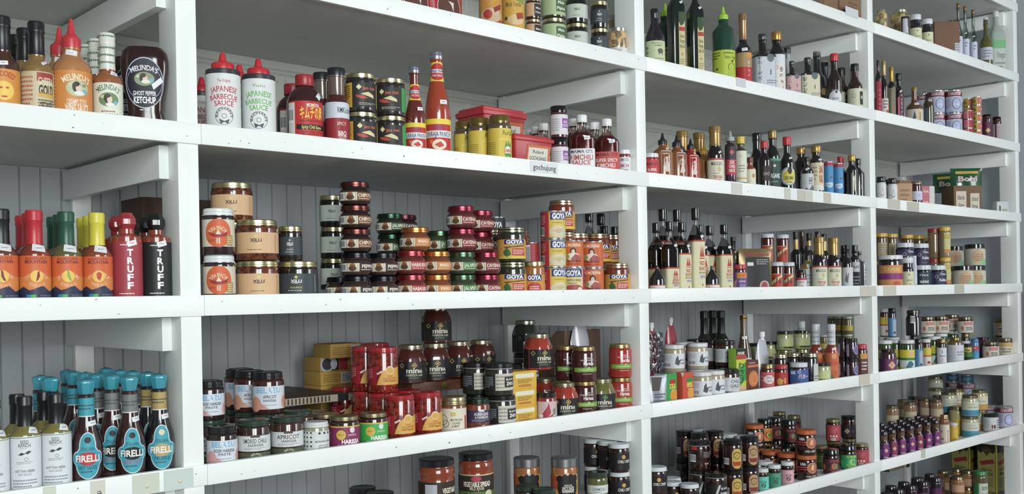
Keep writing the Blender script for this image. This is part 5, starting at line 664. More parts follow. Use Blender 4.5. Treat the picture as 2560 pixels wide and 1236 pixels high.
        parts.append(('handle', m2.mesh('handle', ['metal']), None)); return parts
    sec = section(t['sec'], t['sy']); capsec = section(t['capsec'], 1) if t.get('capsec') else ROUND
    bands = t['bands']
    def cf(z):
        for zt, c in bands:
            if z <= zt: return c
        return bands[-1][1]
    prof = t['body']
    pr2 = sorted(set([p[1] for p in prof])); ins = []
    for zt, _ in bands[:-1]:
        r, k = interp(prof, zt); ins.append((r, zt, k))
    prof2 = list(prof)
    for q in ins:
        for i in range(len(prof2)-1):
            if prof2[i][1] < q[1] < prof2[i+1][1]: prof2.insert(i+1, q); break
    glassy = t['mat'] == 'clear'
    mb = MB(); lathe(mb, prof2, R, H, sec, (lambda z: t.get('glass', 'e0e4e4')) if glassy else cf)
    me = mb.mesh(key, [t['mat']]); weld(me); parts.append((t['bname'], me, None))
    if glassy and t['liq']:
        zf, lc = t['liq']; pl = [(0, .006, 1)]+[(max(0, r-.05), max(z, .008), k) for r, z, k in prof if 0 < r and z < zf]
        r, k = interp(prof, zf); pl += [(r-.05, zf, k), (0, zf, k)]
        m2 = MB(); lathe(m2, pl, R, H, sec, lambda z: lc); me = m2.mesh('fill', ['gloss']); weld(me)
        if zf > .1: parts.append(('sauce', me, 0))
    for nm, pr, col, cm in t['caps']:
        m2 = MB(); lathe(m2, [(r, z, 1) for r, z, *_ in pr], R, H, capsec if 'facet' in nm else ROUND, lambda z: col)
        if t.get('ring'): lathe(m2, [(pr[0][0]+.02, pr[0][1]-.012, 1), (pr[0][0]+.035, pr[0][1]-.004, 1), (pr[0][0]+.035, pr[0][1]+.004, 1), (pr[0][0]+.01, pr[0][1]+.012, 1)], R, H, ROUND, lambda z: t['ring'])
        me = m2.mesh(nm, [cm], angle=30); weld(me)
        if 'facet' in nm: me.set_sharp_from_angle(angle=math.radians(14))
        parts.append((nm, me, None))
    cum = [0.]
    for i in range(NS):
        a, b = sec[i], sec[(i+1) % NS]; cum.append(cum[-1]+math.hypot(a[0]-b[0], a[1]-b[1]))
    tot = cum[-1]
    def mk(rmul=None, extra=0.):
        def surf(x, y, off):
            y = max(y, .006*H); r, k = interp(prof, y/H)
            r = max(r, .06)
            if rmul: r, k = rmul, 0
            off += extra
            L = x/(r*R)*(1 if k > .5 else tot/(2*pi)); L = max(-tot/2, min(tot/2, L)) % tot
            lo = 0; hi = NS
            while hi-lo > 1:
                m_ = (lo+hi)//2
                if cum[m_] <= L: lo = m_
                else: hi = m_
            f = (L-cum[lo])/(cum[lo+1]-cum[lo]+1e-12)
            s0, s1 = sec[lo % NS], sec[(lo+1) % NS]; c0, c1 = ROUND[lo % NS], ROUND[(lo+1) % NS]
            px = (s0[0]+(s1[0]-s0[0])*f)*k+(c0[0]+(c1[0]-c0[0])*f)*(1-k); py = (s0[1]+(s1[1]-s0[1])*f)*k+(c0[1]+(c1[1]-c0[1])*f)*(1-k)
            n = math.hypot(px, py) or 1; o = off/(r*R)
            return ((px+px/n*o)*r*R, (py+py/n*o)*r*R, y)
        return surf
    zc = [p[1] for p in prof]
    for nm, art, m_ in t['arts']:
        m2 = MB(); nl = nm == 'neck_label' and t.get('nrad')
        wrap(m2, art, D, H, mk(t.get('nrad') if nl else None, .0012 if nl else 0), 0, zcuts=[] if nl else zc+[.04*i for i in range(1, 25)] if key == 'ketch' or nm == 'neck_label' else zc, dx=D*pi/NS)
        parts.append((nm, m2.mesh(nm, [m_], angle=50), None))
    if t['stk']:
        x, y, s, a, h = t['stk']; q = []; hw = s/2; hh = s/2*.55
        for cx, cy in ((-hw, -hh), (hw, -hh), (hw, hh), (-hw, hh)):
            q += [x+cx*math.cos(a)-cy*math.sin(a), y+(cx*math.sin(a)+cy*math.cos(a))*D/H]
        m2 = MB(); wrap(m2, [('P', q, 'e6e8ec'), ('P', [x-hw*.5, y-.003, x+hw*.4, y-.003+a*.2*D/H*hw, x+hw*.4, y+.006+a*.2*D/H*hw, x-hw*.5, y+.006], '9aa0b4')], D, H, mk(None, .0008), 0, zcuts=[.02*i for i in range(1, 50)], dx=D*pi/NS)
        parts.append(('price_sticker', m2.mesh('sticker', ['paper'], angle=60), 0))
    return parts
T.pop('minaj')

# ---------------------------------------------------------------- sizes in millimetres (width, height) and every product on the shelves
DIM = dict(acha=(64.9, 80.5), almo=(67.4, 89.2), ambr=(62.9, 151.0), aube=(55.4, 74.3), auri=(55.8, 116.4), bacg=(63.7, 159.3), bacr=(63.7, 159.3), bag=(88, 120), bbox=(170, 110), bbq=(50.1, 163.6), bbw=(42.9, 148.9), bcan=(54, 36), bcap=(52.1, 172.2), bean=(36.1, 75.8), bela=(63.4, 83.3), belr=(56.1, 74.7), bigb=(71, 92), blab=(34.4, 155.3), blab2=(60.2, 74.4), blan=(66.0, 85.4), blid=(66.0, 85.4), blkp=(53.2, 82.0), blkw=(62.3, 77.0), bluc=(33.8, 121.1), bluj=(60, 130), blus=(31.2, 115.1), bluy=(33.4, 94.5), brco=(42.2, 219.6), brg=(49.2, 157.2), brjr=(32.3, 92.2), brk=(49.2, 157.2), brr=(49.2, 157.2), bry=(49.2, 157.2), cann=(53.1, 83.7), cbox=(150, 135), cgrn=(50.0, 83.9), cheeba=(50.8, 158.6), cher=(55, 84), chga=(64.3, 78.6), chia=(44.8, 79.6), chilj=(66.1, 99.8), clrb=(30.4, 228.1), coco=(67.4, 92.7), cocs=(67.4, 92.7), coob=(66.6, 85.9), cooy=(66.6, 85.9), cora=(50, 84), crea=(57.8, 65.2), crmj=(43.4, 116.4), date=(68, 103), dbk=(33.4, 179.9), dbox=(105, 150), dgl=(28.7, 207.8), dgt=(27.6, 193.6), dispbox=(150, 205), dlid=(46, 88), evoo=(66.9, 233.6), fird=(51.0, 182.2), firt=(51.0, 182.2), firx=(51.0, 182.2), flatb=(110, 22), flyg=(53.2, 82.0), flyo=(53.2, 82.0), flyp=(53.2, 82.0), flyr=(53.2, 82.0), foil=(50.0, 226.9), fpouch=(110, 134), fsau=(45.3, 233.4), fuji=(38.0, 117.5), garb=(81, 149), gars=(43.9, 93.7), gblk=(50, 68), gcap=(52.3, 211.2), gcb=(39.7, 156.2), gcc=(48.5, 169.4), gcd=(46.6, 168.0), ghee=(62.8, 119.1), ging=(61.4, 78.4), gldj=(49.5, 78.9), glid=(57, 73), glid2=(50, 76), goddess=(50.8, 158.6), goli=(50.5, 101.9), gpouch=(135, 84), gree=(58.2, 146.7), grgl=(49.5, 78.9), grnb=(53.0, 223.2), grnj=(40.8, 76.2), gyc=(63.4, 69.4), gyj=(69.7, 82.1), gyo=(54.5, 83.7), gyp=(63.4, 69.4), gyr=(69.7, 82.1), hcart=(77.3, 41.6), hex=(34.8, 134.2), jaog=(65.6, 79.8), jaoy=(65.6, 79.8), jug=(68.7, 194.4), jugc=(63.6, 280), kalb=(82.9, 90.7), ketch=(81.1, 145.5), kikk=(47.1, 182.8), lam=(59.7, 68.0), lime=(122, 116), mamk=(65.6, 150.1), mamp=(35.9, 71.3), mams=(65.6, 150.1), mapl=(36.4, 106.2), mapw=(64.2, 105.4), matb=(59.6, 83.7), melgar=(48.8, 158.2), melsq=(63.4, 175.6), mind=(73.6, 88.5), ming=(73.6, 88.5), mink=(73.6, 88.5), minr=(73.6, 88.5), mint=(53.5, 114.7), mist=(41.7, 127.2), mole=(55.4, 123.4), molev=(55.4, 123.4), momo=(71.7, 142.1), moru=(52.1, 63.3), moud=(63.7, 87.4), mour=(63.7, 87.4), must=(34.5, 95.1), navy=(60.2, 203.9), oild=(61.1, 103.4), oilj=(40.4, 112.3), oiltin=(140, 236), olid=(65.7, 81.3), oliv=(43.2, 284), orpk=(56, 97.6), ovt=(58, 88), ovy=(58, 88), panl=(58.9, 237.7), pans=(47.0, 194.4), patj=(38.7, 115.1), patl=(37.7, 116.1), patr=(31.9, 103.8), patv=(31.9, 103.8), pblk=(65.3, 48.5), pbut=(52, 71), pcay=(66.9, 51.6), pchi=(65.3, 48.5), pdgr=(62.7, 45.2), pdrd=(62.7, 45.2), peab=(67.4, 89.2), pest=(50, 185), pgrn=(66.9, 51.6), phab=(66.9, 51.6), pinkb=(56, 42), pipi=(59.8, 67.7), plum=(41.2, 97.7), pnkb=(40.8, 76.2), pnkj=(33.8, 68.0), pome=(34.3, 112.1), ponzu=(54.7, 165.0), pora=(66.9, 51.6), pouch=(91.6, 105.3), pura=(58.9, 87.0), purj=(42.5, 82.3), purl=(39.6, 69.3), purp=(59.3, 87.1), rbb=(43.6, 77.3), rbl=(41.9, 200.6), rbm=(41.9, 200.6), rbt=(43.0, 243.8), rcan=(42.4, 36.3), rcap=(46.9, 185.8), rcb=(40.2, 157.1), redb=(21.7, 203.4), redc=(40, 66), redg=(49.5, 78.9), reli=(65.0, 70.9), rice=(55.7, 150.6), rldj=(52, 122), rlid=(44.2, 74.3), rosej=(51.1, 70.1), rpst=(42.7, 114.8), sbrn=(57.3, 134.8), scap=(28.3, 188.1), sdrd=(57.3, 134.8), seed=(47.0, 159.0), shal=(43.6, 81.6), shoc=(66.3, 154.9), shop=(47.4, 124.1), show=(70.8, 190.6), signb=(60, 62), smal=(32.1, 99.0), smam=(43, 72), smka=(62.4, 80.6), smkc=(62.4, 80.6), smus=(57.3, 134.8), spack=(52.3, 81.9), spout=(78, 175), spoutr=(60, 160), sred=(49.7, 130.7), stix=(190, 16), sunr=(43.1, 91.4), swch=(47.1, 192.2), tahi=(85.1, 125.0), tanb=(60, 90), tape=(66.0, 85.4), tcbox=(150, 135), teaj=(41, 73.6), teal=(46.4, 194.9), teri=(49.7, 177.7), thin=(26, 150), trblk=(51.3, 159.6), trred=(51.3, 159.6), tube=(18.3, 123.6), tubl=(150, 110), tubs=(135, 78), turm=(33.9, 78.1), vegb=(83.5, 124), vegf=(83.5, 124), wasa=(44, 135), wbox=(189.1, 24.1), wine=(40.5, 207.9), wlab=(36.8, 154.2), wlid=(54.8, 74), xilblk=(81.1, 78.4), xilsb=(46.2, 69.4), xilsw=(56.3, 68.5), xilt=(38.9, 50.5), xiltan=(81.1, 78.4), xxx=(32, 173), ycan=(36.7, 35.1), ycap=(35.4, 157.6), ycart=(95, 34), ycart2=(95, 34), yldj=(44.0, 123.9), ylid=(51, 110), ylow=(40.1, 67.6), zhug=(68.0, 75.5), zwg=(61.8, 68.1), zwp=(61.8, 68.1))
# kind, shelf, x, y, z, turn, n-th of its kind from the left, of how many, n-th up its stack, of how many
ROWS = """goddess,A3,0.7307,0.0402,0.2971,-19,1,1,1,1
cheeba,A3,0.7832,0.0402,0.2971,-21,3,3,1,1
melsq,A3,0.8416,0.0465,0.2971,-20,2,2,1,1
melgar,A3,0.8990,0.0392,0.2971,-24,3,3,1,1
ketch,A3,0.9656,0.0399,0.2971,-27,2,2,1,1
brk,A2,0.7229,0.0394,-0.0134,-17,1,2,1,1
brr,A2,0.7738,0.0394,-0.0134,-14,3,3,1,1
brg,A2,0.8247,0.0394,-0.0134,-17,3,3,1,1
bry,A2,0.8756,0.0394,-0.0134,-19,3,3,1,1
trred,A2,0.9275,0.0404,-0.0134,-24,2,2,1,1
trblk,A2,0.9805,0.0404,-0.0134,-23,2,2,1,1
seed,A1,0.7048,0.0383,-0.3201,-17,1,5,1,1
seed,A1,0.7535,0.0383,-0.3201,-20,3,5,1,1
seed,A1,0.8022,0.0383,-0.3201,-22,5,5,1,1
fird,A1,0.8528,0.0403,-0.3201,-22,6,6,1,1
firx,A1,0.9272,0.0403,-0.3201,-19,5,6,1,1
firt,A1,0.9806,0.0403,-0.3201,-21,2,2,1,1
mole,B4,1.7959,0.0425,0.6059,-39,1,1,1,1
molev,B4,1.8689,0.0425,0.6059,-41,1,1,1,1
xilt,B4,1.9266,0.0343,0.6059,-47,1,1,1,2
xilt,B4,1.9269,0.0343,0.6568,-46,1,1,2,2
pipi,B4,2.0079,0.0447,0.6059,-44,1,1,1,2
pipi,B4,2.0084,0.0447,0.6740,-44,1,1,2,2
xilsw,B4,2.0900,0.0430,0.6059,-44,1,1,1,2
xilsw,B4,2.0901,0.0430,0.6748,-44,1,1,2,2
xilsb,B4,2.1706,0.0379,0.6059,-51,1,1,1,2
xilsb,B4,2.1705,0.0379,0.6757,-47,1,1,2,2
cann,B4,2.2444,0.0413,0.6059,-48,1,1,1,1
bacr,B3,1.1183,0.0467,0.2971,-27,2,2,1,1
bacg,B3,1.1925,0.0467,0.2971,-32,2,2,1,1
momo,B3,1.2968,0.0507,0.2971,-24,2,2,1,1
bbq,B3,1.3655,0.0398,0.2971,-24,3,3,1,1
jaoy,B3,1.4305,0.0476,0.2971,-17,1,1,1,2
jaoy,B3,1.4300,0.0476,0.3773,-18,1,1,2,2
jaog,B3,1.5056,0.0476,0.2971,-44,1,1,1,2
jaog,B3,1.5061,0.0476,0.3773,-46,1,1,2,2
pans,B3,1.5648,0.0383,0.2971,-34,1,1,1,1
panl,B3,1.6325,0.0442,0.2971,-38,1,1,1,1
auri,B3,1.8178,0.0427,0.2971,-21,3,3,1,1
chia,B3,2.0130,0.0372,0.2971,-33,1,1,1,2
chia,B3,2.0131,0.0372,0.3771,-36,1,1,2,2
mamk,B3,2.1072,0.0476,0.2971,-48,6,6,1,1
mams,B3,2.2022,0.0476,0.2971,-48,3,3,1,1
mamp,B3,2.2530,0.0328,0.2971,-50,1,1,1,1
pura,B2,1.1023,0.0442,-0.0134,-29,1,1,1,2
pura,B2,1.1023,0.0442,0.0740,-28,1,1,2,2
xiltan,B2,1.1875,0.0553,-0.0134,-26,2,2,1,2
xiltan,B2,1.1880,0.0553,0.0654,-32,2,2,2,2
xilblk,B2,1.2760,0.0553,-0.0134,-35,1,1,1,1
pblk,B2,1.4107,0.0474,-0.0134,-23,2,4,1,2
pblk,B2,1.4112,0.0474,0.0355,-26,2,4,2,2
pchi,B2,1.4111,0.0474,0.0844,-28,1,1,1,3
pchi,B2,1.4108,0.0474,0.1333,-28,1,1,2,3
pchi,B2,1.4104,0.0474,0.1822,-29,1,1,3,3
pblk,B2,1.4777,0.0474,-0.0134,-22,3,4,1,2
pblk,B2,1.4782,0.0474,0.0355,-28,3,4,2,2
phab,B2,1.5541,0.0483,-0.0134,-38,2,2,1,2
phab,B2,1.5539,0.0483,0.0386,-40,2,2,2,2
pora,B2,1.6254,0.0483,-0.0134,-38,2,2,1,2
pora,B2,1.6249,0.0483,0.0386,-40,2,2,2,2
pgrn,B2,1.7000,0.0483,-0.0134,-41,2,2,1,2
pgrn,B2,1.6996,0.0483,0.0386,-38,2,2,2,2
pcay,B2,1.6995,0.0483,0.0906,-41,1,3,1,2
pcay,B2,1.6996,0.0483,0.1426,-40,1,3,2,2
pcay,B2,1.7730,0.0483,-0.0134,-38,3,3,1,2
pcay,B2,1.7731,0.0483,0.0386,-45,3,3,2,2
gyj,B2,1.8556,0.0496,-0.0134,-38,2,2,1,2
gyj,B2,1.8556,0.0496,0.0691,-37,2,2,2,2
gyo,B2,1.9209,0.0421,-0.0134,-42,1,1,1,1
gyc,B2,1.9948,0.0465,-0.0134,-38,1,1,1,3
gyc,B2,1.9950,0.0465,0.0564,-41,1,1,2,3
gyc,B2,1.9953,0.0465,0.1262,-41,1,1,3,3
gyp,B2,2.0646,0.0465,-0.0134,-49,1,1,1,1
lam,B2,2.1345,0.0447,-0.0134,-48,2,2,1,2
lam,B2,2.1341,0.0447,0.0550,-51,2,2,2,2
gyr,B2,2.2361,0.0496,-0.0134,-47,6,7,1,1
belr,B1,1.1009,0.0428,-0.3201,-24,2,2,1,1
smkc,B1,1.1678,0.0460,-0.3201,-25,4,4,1,1
smka,B1,1.2407,0.0460,-0.3201,-28,2,3,1,1
moru,B1,1.3029,0.0408,-0.3201,-28,1,1,1,1
zwp,B1,1.3736,0.0457,-0.3201,-37,3,3,1,1
zwg,B1,1.4453,0.0457,-0.3201,-37,2,2,1,1
chilj,B1,1.5161,0.0478,-0.3201,-33,5,8,1,1
chilj,B1,1.5916,0.0478,-0.3201,-36,8,8,1,1
matb,B1,1.6631,0.0446,-0.3201,-40,1,1,1,1
aube,B1,1.7352,0.0425,-0.3201,-37,2,2,1,1
zhug,B1,1.8145,0.0488,-0.3201,-41,3,4,1,1
rosej,B1,1.9553,0.0403,-0.3201,-42,1,1,1,1
minr,B1,2.0285,0.0516,-0.3201,-27,3,3,1,1
moud,B1,2.0987,0.0467,-0.3201,-49,2,2,1,2
moud,B1,2.0989,0.0467,-0.2323,-47,2,2,2,2
ming,B1,2.1689,0.0516,-0.3201,-31,1,1,1,1
mour,B1,2.2391,0.0467,-0.3201,-50,1,1,1,2
mour,B1,2.2392,0.0467,-0.2323,-45,1,1,2,2
glid,B0,1.0797,0.0433,-0.5516,-28,1,5,1,1
glid,B0,1.8153,0.0433,-0.6316,-46,2,5,1,2
glid,B0,1.8157,0.0433,-0.5582,-46,2,5,2,2
glid,B0,1.9469,0.0433,-0.6316,-47,4,5,1,2
glid,B0,1.9466,0.0433,-0.5582,-42,4,5,2,2
ponzu,C4,2.4022,0.0422,0.6059,-52,1,1,1,1
oliv,C4,2.4980,0.0422,0.6059,-27,1,2,1,1
oliv,C4,2.5871,0.0422,0.6059,-30,2,2,1,1
evoo,C4,2.7338,0.0483,0.6059,-45,2,2,1,1
foil,C4,2.8230,0.0398,0.6059,-57,1,1,1,1
show,C4,2.9590,0.0598,0.6059,-32,1,1,1,1
shop,C4,3.1033,0.0449,0.6059,-35,1,1,1,1
shoc,C4,3.2213,0.0569,0.6059,-36,1,1,1,1
rcap,C4,3.3597,0.0382,0.6059,-63,1,1,1,1
bcap,C4,3.5044,0.0408,0.6059,-60,2,2,1,1
smam,C3,2.3700,0.0363,0.2971,-54,1,1,1,1
sbrn,C3,2.4300,0.0435,0.2971,-55,1,2,1,1
sred,C3,2.5522,0.0397,0.2971,-53,1,1,1,1
teri,C3,2.6701,0.0397,0.2971,-56,3,3,1,1
xxx,C3,2.7338,0.0308,0.2971,-51,1,1,1,1
ycap,C3,2.7897,0.0325,0.2971,-59,1,1,1,1
smal,C3,2.8370,0.0309,0.2971,-56,1,1,1,1
teal,C3,2.9725,0.0380,0.2971,-55,1,1,1,1
kikk,C3,3.0558,0.0384,0.2971,-59,1,1,1,1
mist,C3,3.1706,0.0357,0.2971,-55,1,1,1,1
bluc,C3,3.2978,0.0317,0.2971,-61,1,2,1,1
bluc,C3,3.3636,0.0317,0.2971,-63,2,2,1,1
gcb,C3,3.4619,0.0347,0.2971,-62,1,1,1,1
bbw,C3,3.5090,0.0363,0.2971,-66,1,2,1,1
rbb,C2,2.3879,0.0366,-0.0134,-52,1,2,1,1
rbl,C2,2.4518,0.0414,-0.0134,-27,2,2,1,1
rbm,C2,2.5080,0.0414,-0.0134,-22,1,4,1,1
rbt,C2,2.5728,0.0421,-0.0134,-24,3,3,1,1
rbb,C2,2.6399,0.0366,-0.0134,-54,2,2,1,1
rbm,C2,2.7099,0.0414,-0.0134,-32,4,4,1,1
purj,C2,2.7805,0.0360,-0.0134,-58,1,1,1,1
sunr,C2,2.9839,0.0364,-0.0134,-60,2,4,1,1
sunr,C2,3.0487,0.0364,-0.0134,-61,4,4,1,1
pnkj,C2,3.1169,0.0317,-0.0134,-61,1,1,1,1
teri,C2,3.2435,0.0397,-0.0134,-57,1,2,1,1
teri,C2,3.3368,0.0397,-0.0134,-63,2,2,1,1
wlab,C2,3.4160,0.0332,-0.0134,-65,2,2,1,1
blab,C2,3.4677,0.0320,-0.0134,-58,2,2,1,1
hex,C2,3.5084,0.0369,-0.0134,-34,1,1,1,1
ging,C1,2.5912,0.0455,-0.3201,-49,4,5,1,1
ging,C1,2.6553,0.0455,-0.3201,-55,5,5,1,1
chga,C1,2.7295,0.0469,-0.3201,-52,4,4,1,1
shal,C1,2.9186,0.0366,-0.3201,-56,1,1,1,1
rlid,C1,2.9958,0.0369,-0.3201,-55,1,1,1,1
blab2,C1,3.1148,0.0449,-0.3201,-57,1,1,1,1
goli,C1,3.1781,0.0401,-0.3201,-59,5,5,1,1
crea,C1,3.2573,0.0437,-0.3201,-63,5,6,1,1
swch,C1,3.3112,0.0384,-0.3201,-63,3,3,1,1
purl,C1,3.4423,0.0346,-0.3201,-58,2,2,1,2
purl,C1,3.4427,0.0346,-0.2504,-58,2,2,2,2
rpst,C1,3.5091,0.0362,-0.3201,-59,1,1,1,1
ovy,C0,2.7392,0.0438,-0.6316,-56,1,1,1,2
ovy,C0,2.7387,0.0438,-0.5432,-54,1,1,2,2
ovt,C0,2.8250,0.0438,-0.6316,-54,4,4,1,2
ovt,C0,2.8255,0.0438,-0.5432,-55,4,4,2,2
teaj,C0,2.8785,0.0353,-0.6316,-54,1,1,1,1
grnj,C0,2.9473,0.0352,-0.6316,-57,2,2,1,1
pnkb,C0,3.0206,0.0352,-0.6316,-57,1,1,1,1
olid,C0,3.1561,0.0477,-0.6316,-57,4,4,1,2
olid,C0,3.1557,0.0477,-0.5499,-61,4,4,2,2
flyp,C0,3.3027,0.0414,-0.6316,-57,3,3,1,1
flyg,C0,3.4177,0.0414,-0.6316,-58,1,1,1,1
redg,C0,3.5057,0.0396,-0.6316,-65,2,2,1,1
brjr,D5,3.8718,0.0309,0.9145,-61,1,1,1,1
crmj,D5,3.9690,0.0365,0.9145,-61,1,2,1,1
crmj,D5,4.0674,0.0365,0.9145,-64,2,2,1,1
clrb,D5,4.4802,0.0300,0.9145,-71,4,4,1,1
grnb,D5,4.6380,0.0413,0.9145,-65,1,1,1,1
jugc,D5,4.7814,0.0552,0.9145,-45,1,1,1,1
redb,D4,3.6452,0.0256,0.6059,-59,1,1,1,1
dgl,D4,3.6941,0.0292,0.6059,-62,1,1,1,1
dgt,D4,3.7508,0.0286,0.6059,-67,1,1,1,1
dbk,D4,3.8127,0.0315,0.6059,-67,1,1,1,1
ambr,D4,3.9693,0.0462,0.6059,-64,1,1,1,1
oilj,D4,4.0667,0.0350,0.6059,-65,1,1,1,1
rcan,D4,4.4267,0.0360,0.6059,-65,1,1,1,3
rcan,D4,4.4271,0.0360,0.6426,-64,1,1,2,3
rcan,D4,4.4272,0.0360,0.6793,-70,1,1,3,3
ycan,D4,4.5136,0.0331,0.6059,-72,4,4,1,5
ycan,D4,4.5131,0.0331,0.6414,-64,4,4,2,5
ycan,D4,4.5133,0.0331,0.6769,-72,4,4,3,5
ycan,D4,4.5136,0.0331,0.7124,-65,4,4,4,5
ycan,D4,4.5139,0.0331,0.7479,-71,4,4,5,5
patj,D4,4.6143,0.0341,0.6059,-66,1,1,1,1
patl,D4,4.7187,0.0336,0.6059,-66,1,1,1,1
must,D3,3.6663,0.0321,0.2971,-60,1,3,1,1
must,D3,3.7516,0.0321,0.2971,-63,3,3,1,1
plum,D3,3.9511,0.0354,0.2971,-62,1,1,1,1
tahi,D2,3.7766,0.0573,-0.0134,-66,1,1,1,1
crmj,D2,3.8701,0.0365,-0.0134,-63,1,1,1,1
tube,D2,3.9002,0.0239,-0.0134,-66,1,1,1,1
peab,D2,4.0148,0.0485,-0.0134,-62,1,1,1,1
almo,D2,4.1471,0.0485,-0.0134,-64,3,3,1,1
purp,D1,3.7211,0.0445,-0.3201,-63,1,2,1,1
mint,D1,3.8669,0.0416,-0.3201,-64,5,9,1,1
blus,D1,3.9387,0.0304,-0.3201,-69,3,3,1,1
pome,D1,4.0060,0.0319,-0.3201,-69,2,2,1,1
mapl,D1,4.1408,0.0330,-0.3201,-65,1,2,1,1
mapw,D1,4.2971,0.0469,-0.3201,-67,1,1,1,1
bean,D1,4.3858,0.0329,-0.3201,-64,1,1,1,1
bluy,D1,4.4496,0.0315,-0.3201,-67,1,1,1,1
reli,D1,4.6518,0.0473,-0.3201,-71,5,6,1,1
acha,D1,4.8089,0.0473,-0.3201,-70,2,2,1,1
patv,D0,3.6562,0.0307,-0.6316,-61,3,17,1,1
patr,D0,3.7201,0.0307,-0.6316,-63,2,8,1,1
patv,D0,3.7888,0.0307,-0.6316,-68,8,17,1,1
patv,D0,3.8624,0.0307,-0.6316,-62,11,17,1,1
patr,D0,3.9281,0.0307,-0.6316,-62,6,8,1,1
patv,D0,4.0022,0.0307,-0.6316,-68,15,17,1,1
patv,D0,4.0748,0.0307,-0.6316,-65,17,17,1,1
fuji,D0,4.1565,0.0338,-0.6316,-67,1,1,1,1
turm,D0,4.2350,0.0318,-0.6316,-64,1,1,1,1
coob,D0,4.4333,0.0481,-0.6316,-69,6,6,1,2
coob,D0,4.4335,0.0481,-0.5453,-69,6,6,2,2
blkw,D0,4.6362,0.0459,-0.6316,-68,2,2,1,1
coco,D0,4.7940,0.0485,-0.6316,-65,4,4,1,1
xilsb,B2,1.2612,0.0553,0.0650,-34,1,1,1,1
pora,B2,1.5662,0.0483,0.0898,-40,1,2,1,1
pgrn,B2,1.6899,0.1173,0.0898,-38,1,2,1,1
lam,B2,2.0620,0.0465,0.0560,-43,1,2,1,1
zhug,B1,1.8074,0.0488,-0.2446,-42,2,4,1,1
pouch,B4,1.6579,0.0248,0.6059,0,2,2,1,1
pouch,B4,1.5659,0.0248,0.6059,0,1,2,1,1
tubs,B3,1.9142,0.0218,0.2971,0,1,1,1,1
hcart,B1,1.8890,0.0458,-0.3201,0,1,1,1,3
hcart,B1,1.8885,0.0458,-0.2781,0,1,1,2,3
hcart,B1,1.8893,0.0458,-0.2361,0,1,1,3,3
minr,B1,1.9587,0.0700,-0.1953,-15,1,3,1,1
bbox,C5,3.2716,0.0188,0.9145,0,1,1,1,1
cbox,C5,3.4417,0.0188,0.9145,0,1,1,1,1
fpouch,C2,2.8973,0.0523,-0.0134,-30,1,1,1,1
spack,C1,2.3774,0.0277,-0.3201,-20,1,1,1,1
cgrn,C1,2.4299,0.0278,-0.3201,0,1,1,1,1
cora,C1,2.4940,0.0188,-0.3201,0,1,1,1,1
wasa,C1,2.7874,0.0421,-0.3201,-6,1,1,1,1
orpk,C1,2.8382,0.0338,-0.3201,0,1,1,1,1
dbox,D5,4.2823,0.0525,0.9145,-40,1,1,1,1
signb,D3,4.7706,0.0338,0.2971,-30,1,1,1,1
clrb,D5,4.3367,0.0300,0.9145,-77,2,4,1,1
clrb,D5,4.4018,0.0300,0.9145,-73,3,4,1,1
pinkb,D3,4.0380,0.0300,0.2971,-30,1,1,1,2
pinkb,D3,4.0390,0.0300,0.3395,-30,1,1,2,2
rcb,C3,2.9201,0.0349,0.2971,-49,1,2,1,1
bbw,C3,3.5963,0.0813,0.2971,-54,2,2,1,1
gcc,C3,3.2344,0.0391,0.2971,-52,1,1,1,1
wlid,C0,2.3773,0.0400,-0.5616,-63,2,15,1,1
wlid,C0,2.4218,0.0790,-0.6316,-55,1,15,1,1
sdrd,C3,2.5732,0.0945,0.2971,-41,1,1,1,1
smus,C3,2.6344,0.0975,0.2971,-65,2,3,1,1
smus,C3,2.6953,0.0975,0.2971,-54,3,3,1,1
sbrn,C3,2.4927,0.0435,0.2971,-46,2,2,1,1
smus,C3,2.5888,0.1525,0.2971,-64,1,3,1,1
glid,B0,1.9424,0.1040,-0.6316,-45,3,5,1,2
glid,B0,1.9420,0.1040,-0.5582,-41,3,5,2,2
wlid,B0,2.2329,0.0500,-0.6316,-50,3,3,1,3
wlid,B0,2.2330,0.0500,-0.5572,-47,3,3,2,3
wlid,B0,2.2322,0.0500,-0.4828,-45,3,3,3,3
wlid,C0,2.5336,0.0500,-0.6316,-47,5,15,1,1
gars,D5,3.7225,0.0500,0.9145,-68,2,2,1,1
mint,D1,4.1642,0.0740,-0.3201,-63,7,9,1,1
glid,B0,2.1572,0.0600,-0.6316,-44,5,5,1,1
cher,B0,2.1565,0.0600,-0.5582,-49,1,1,1,1
gcap,C4,3.0394,0.0600,0.6059,-47,1,1,1,1
rbm,C2,2.7135,0.0960,-0.0134,-28,3,4,1,1
rice,C2,3.2624,0.0930,-0.0134,-55,1,1,1,1
blan,C0,2.6746,0.0600,-0.6316,-51,2,2,1,1
coco,D4,4.3463,0.0600,0.6059,-70,5,5,1,2
coco,D4,4.3472,0.0600,0.6990,-70,5,5,2,2
tanb,D3,3.9069,0.0600,0.2971,-40,1,1,1,1
flatb,D3,4.3187,0.0600,0.2971,-40,1,1,1,1
lime,D3,4.4748,0.0600,0.2971,-40,1,1,1,1
kalb,D2,4.5338,0.0600,-0.0134,-70,3,3,1,2
kalb,D2,4.5336,0.0600,0.0777,-65,3,3,2,2
purp,D1,4.6963,0.0990,-0.3201,-59,2,2,1,1
cocs,D0,4.9538,0.0750,-0.6316,-68,1,1,1,1
oiltin,D-1,4.9162,0.1080,-0.9426,0,2,2,1,1
melgar,A3,0.9005,0.0902,0.2971,-19,2,3,1,1
jug,C3,2.9767,0.0982,0.2971,-63,1,1,1,1
patv,D0,3.7057,0.0667,-0.6316,-68,2,17,1,1
patv,D0,3.7673,0.0667,-0.6316,-67,4,17,1,1
patv,D0,3.8367,0.0667,-0.6316,-79,6,17,1,1
patv,D0,3.9079,0.0667,-0.6316,-55,9,17,1,1
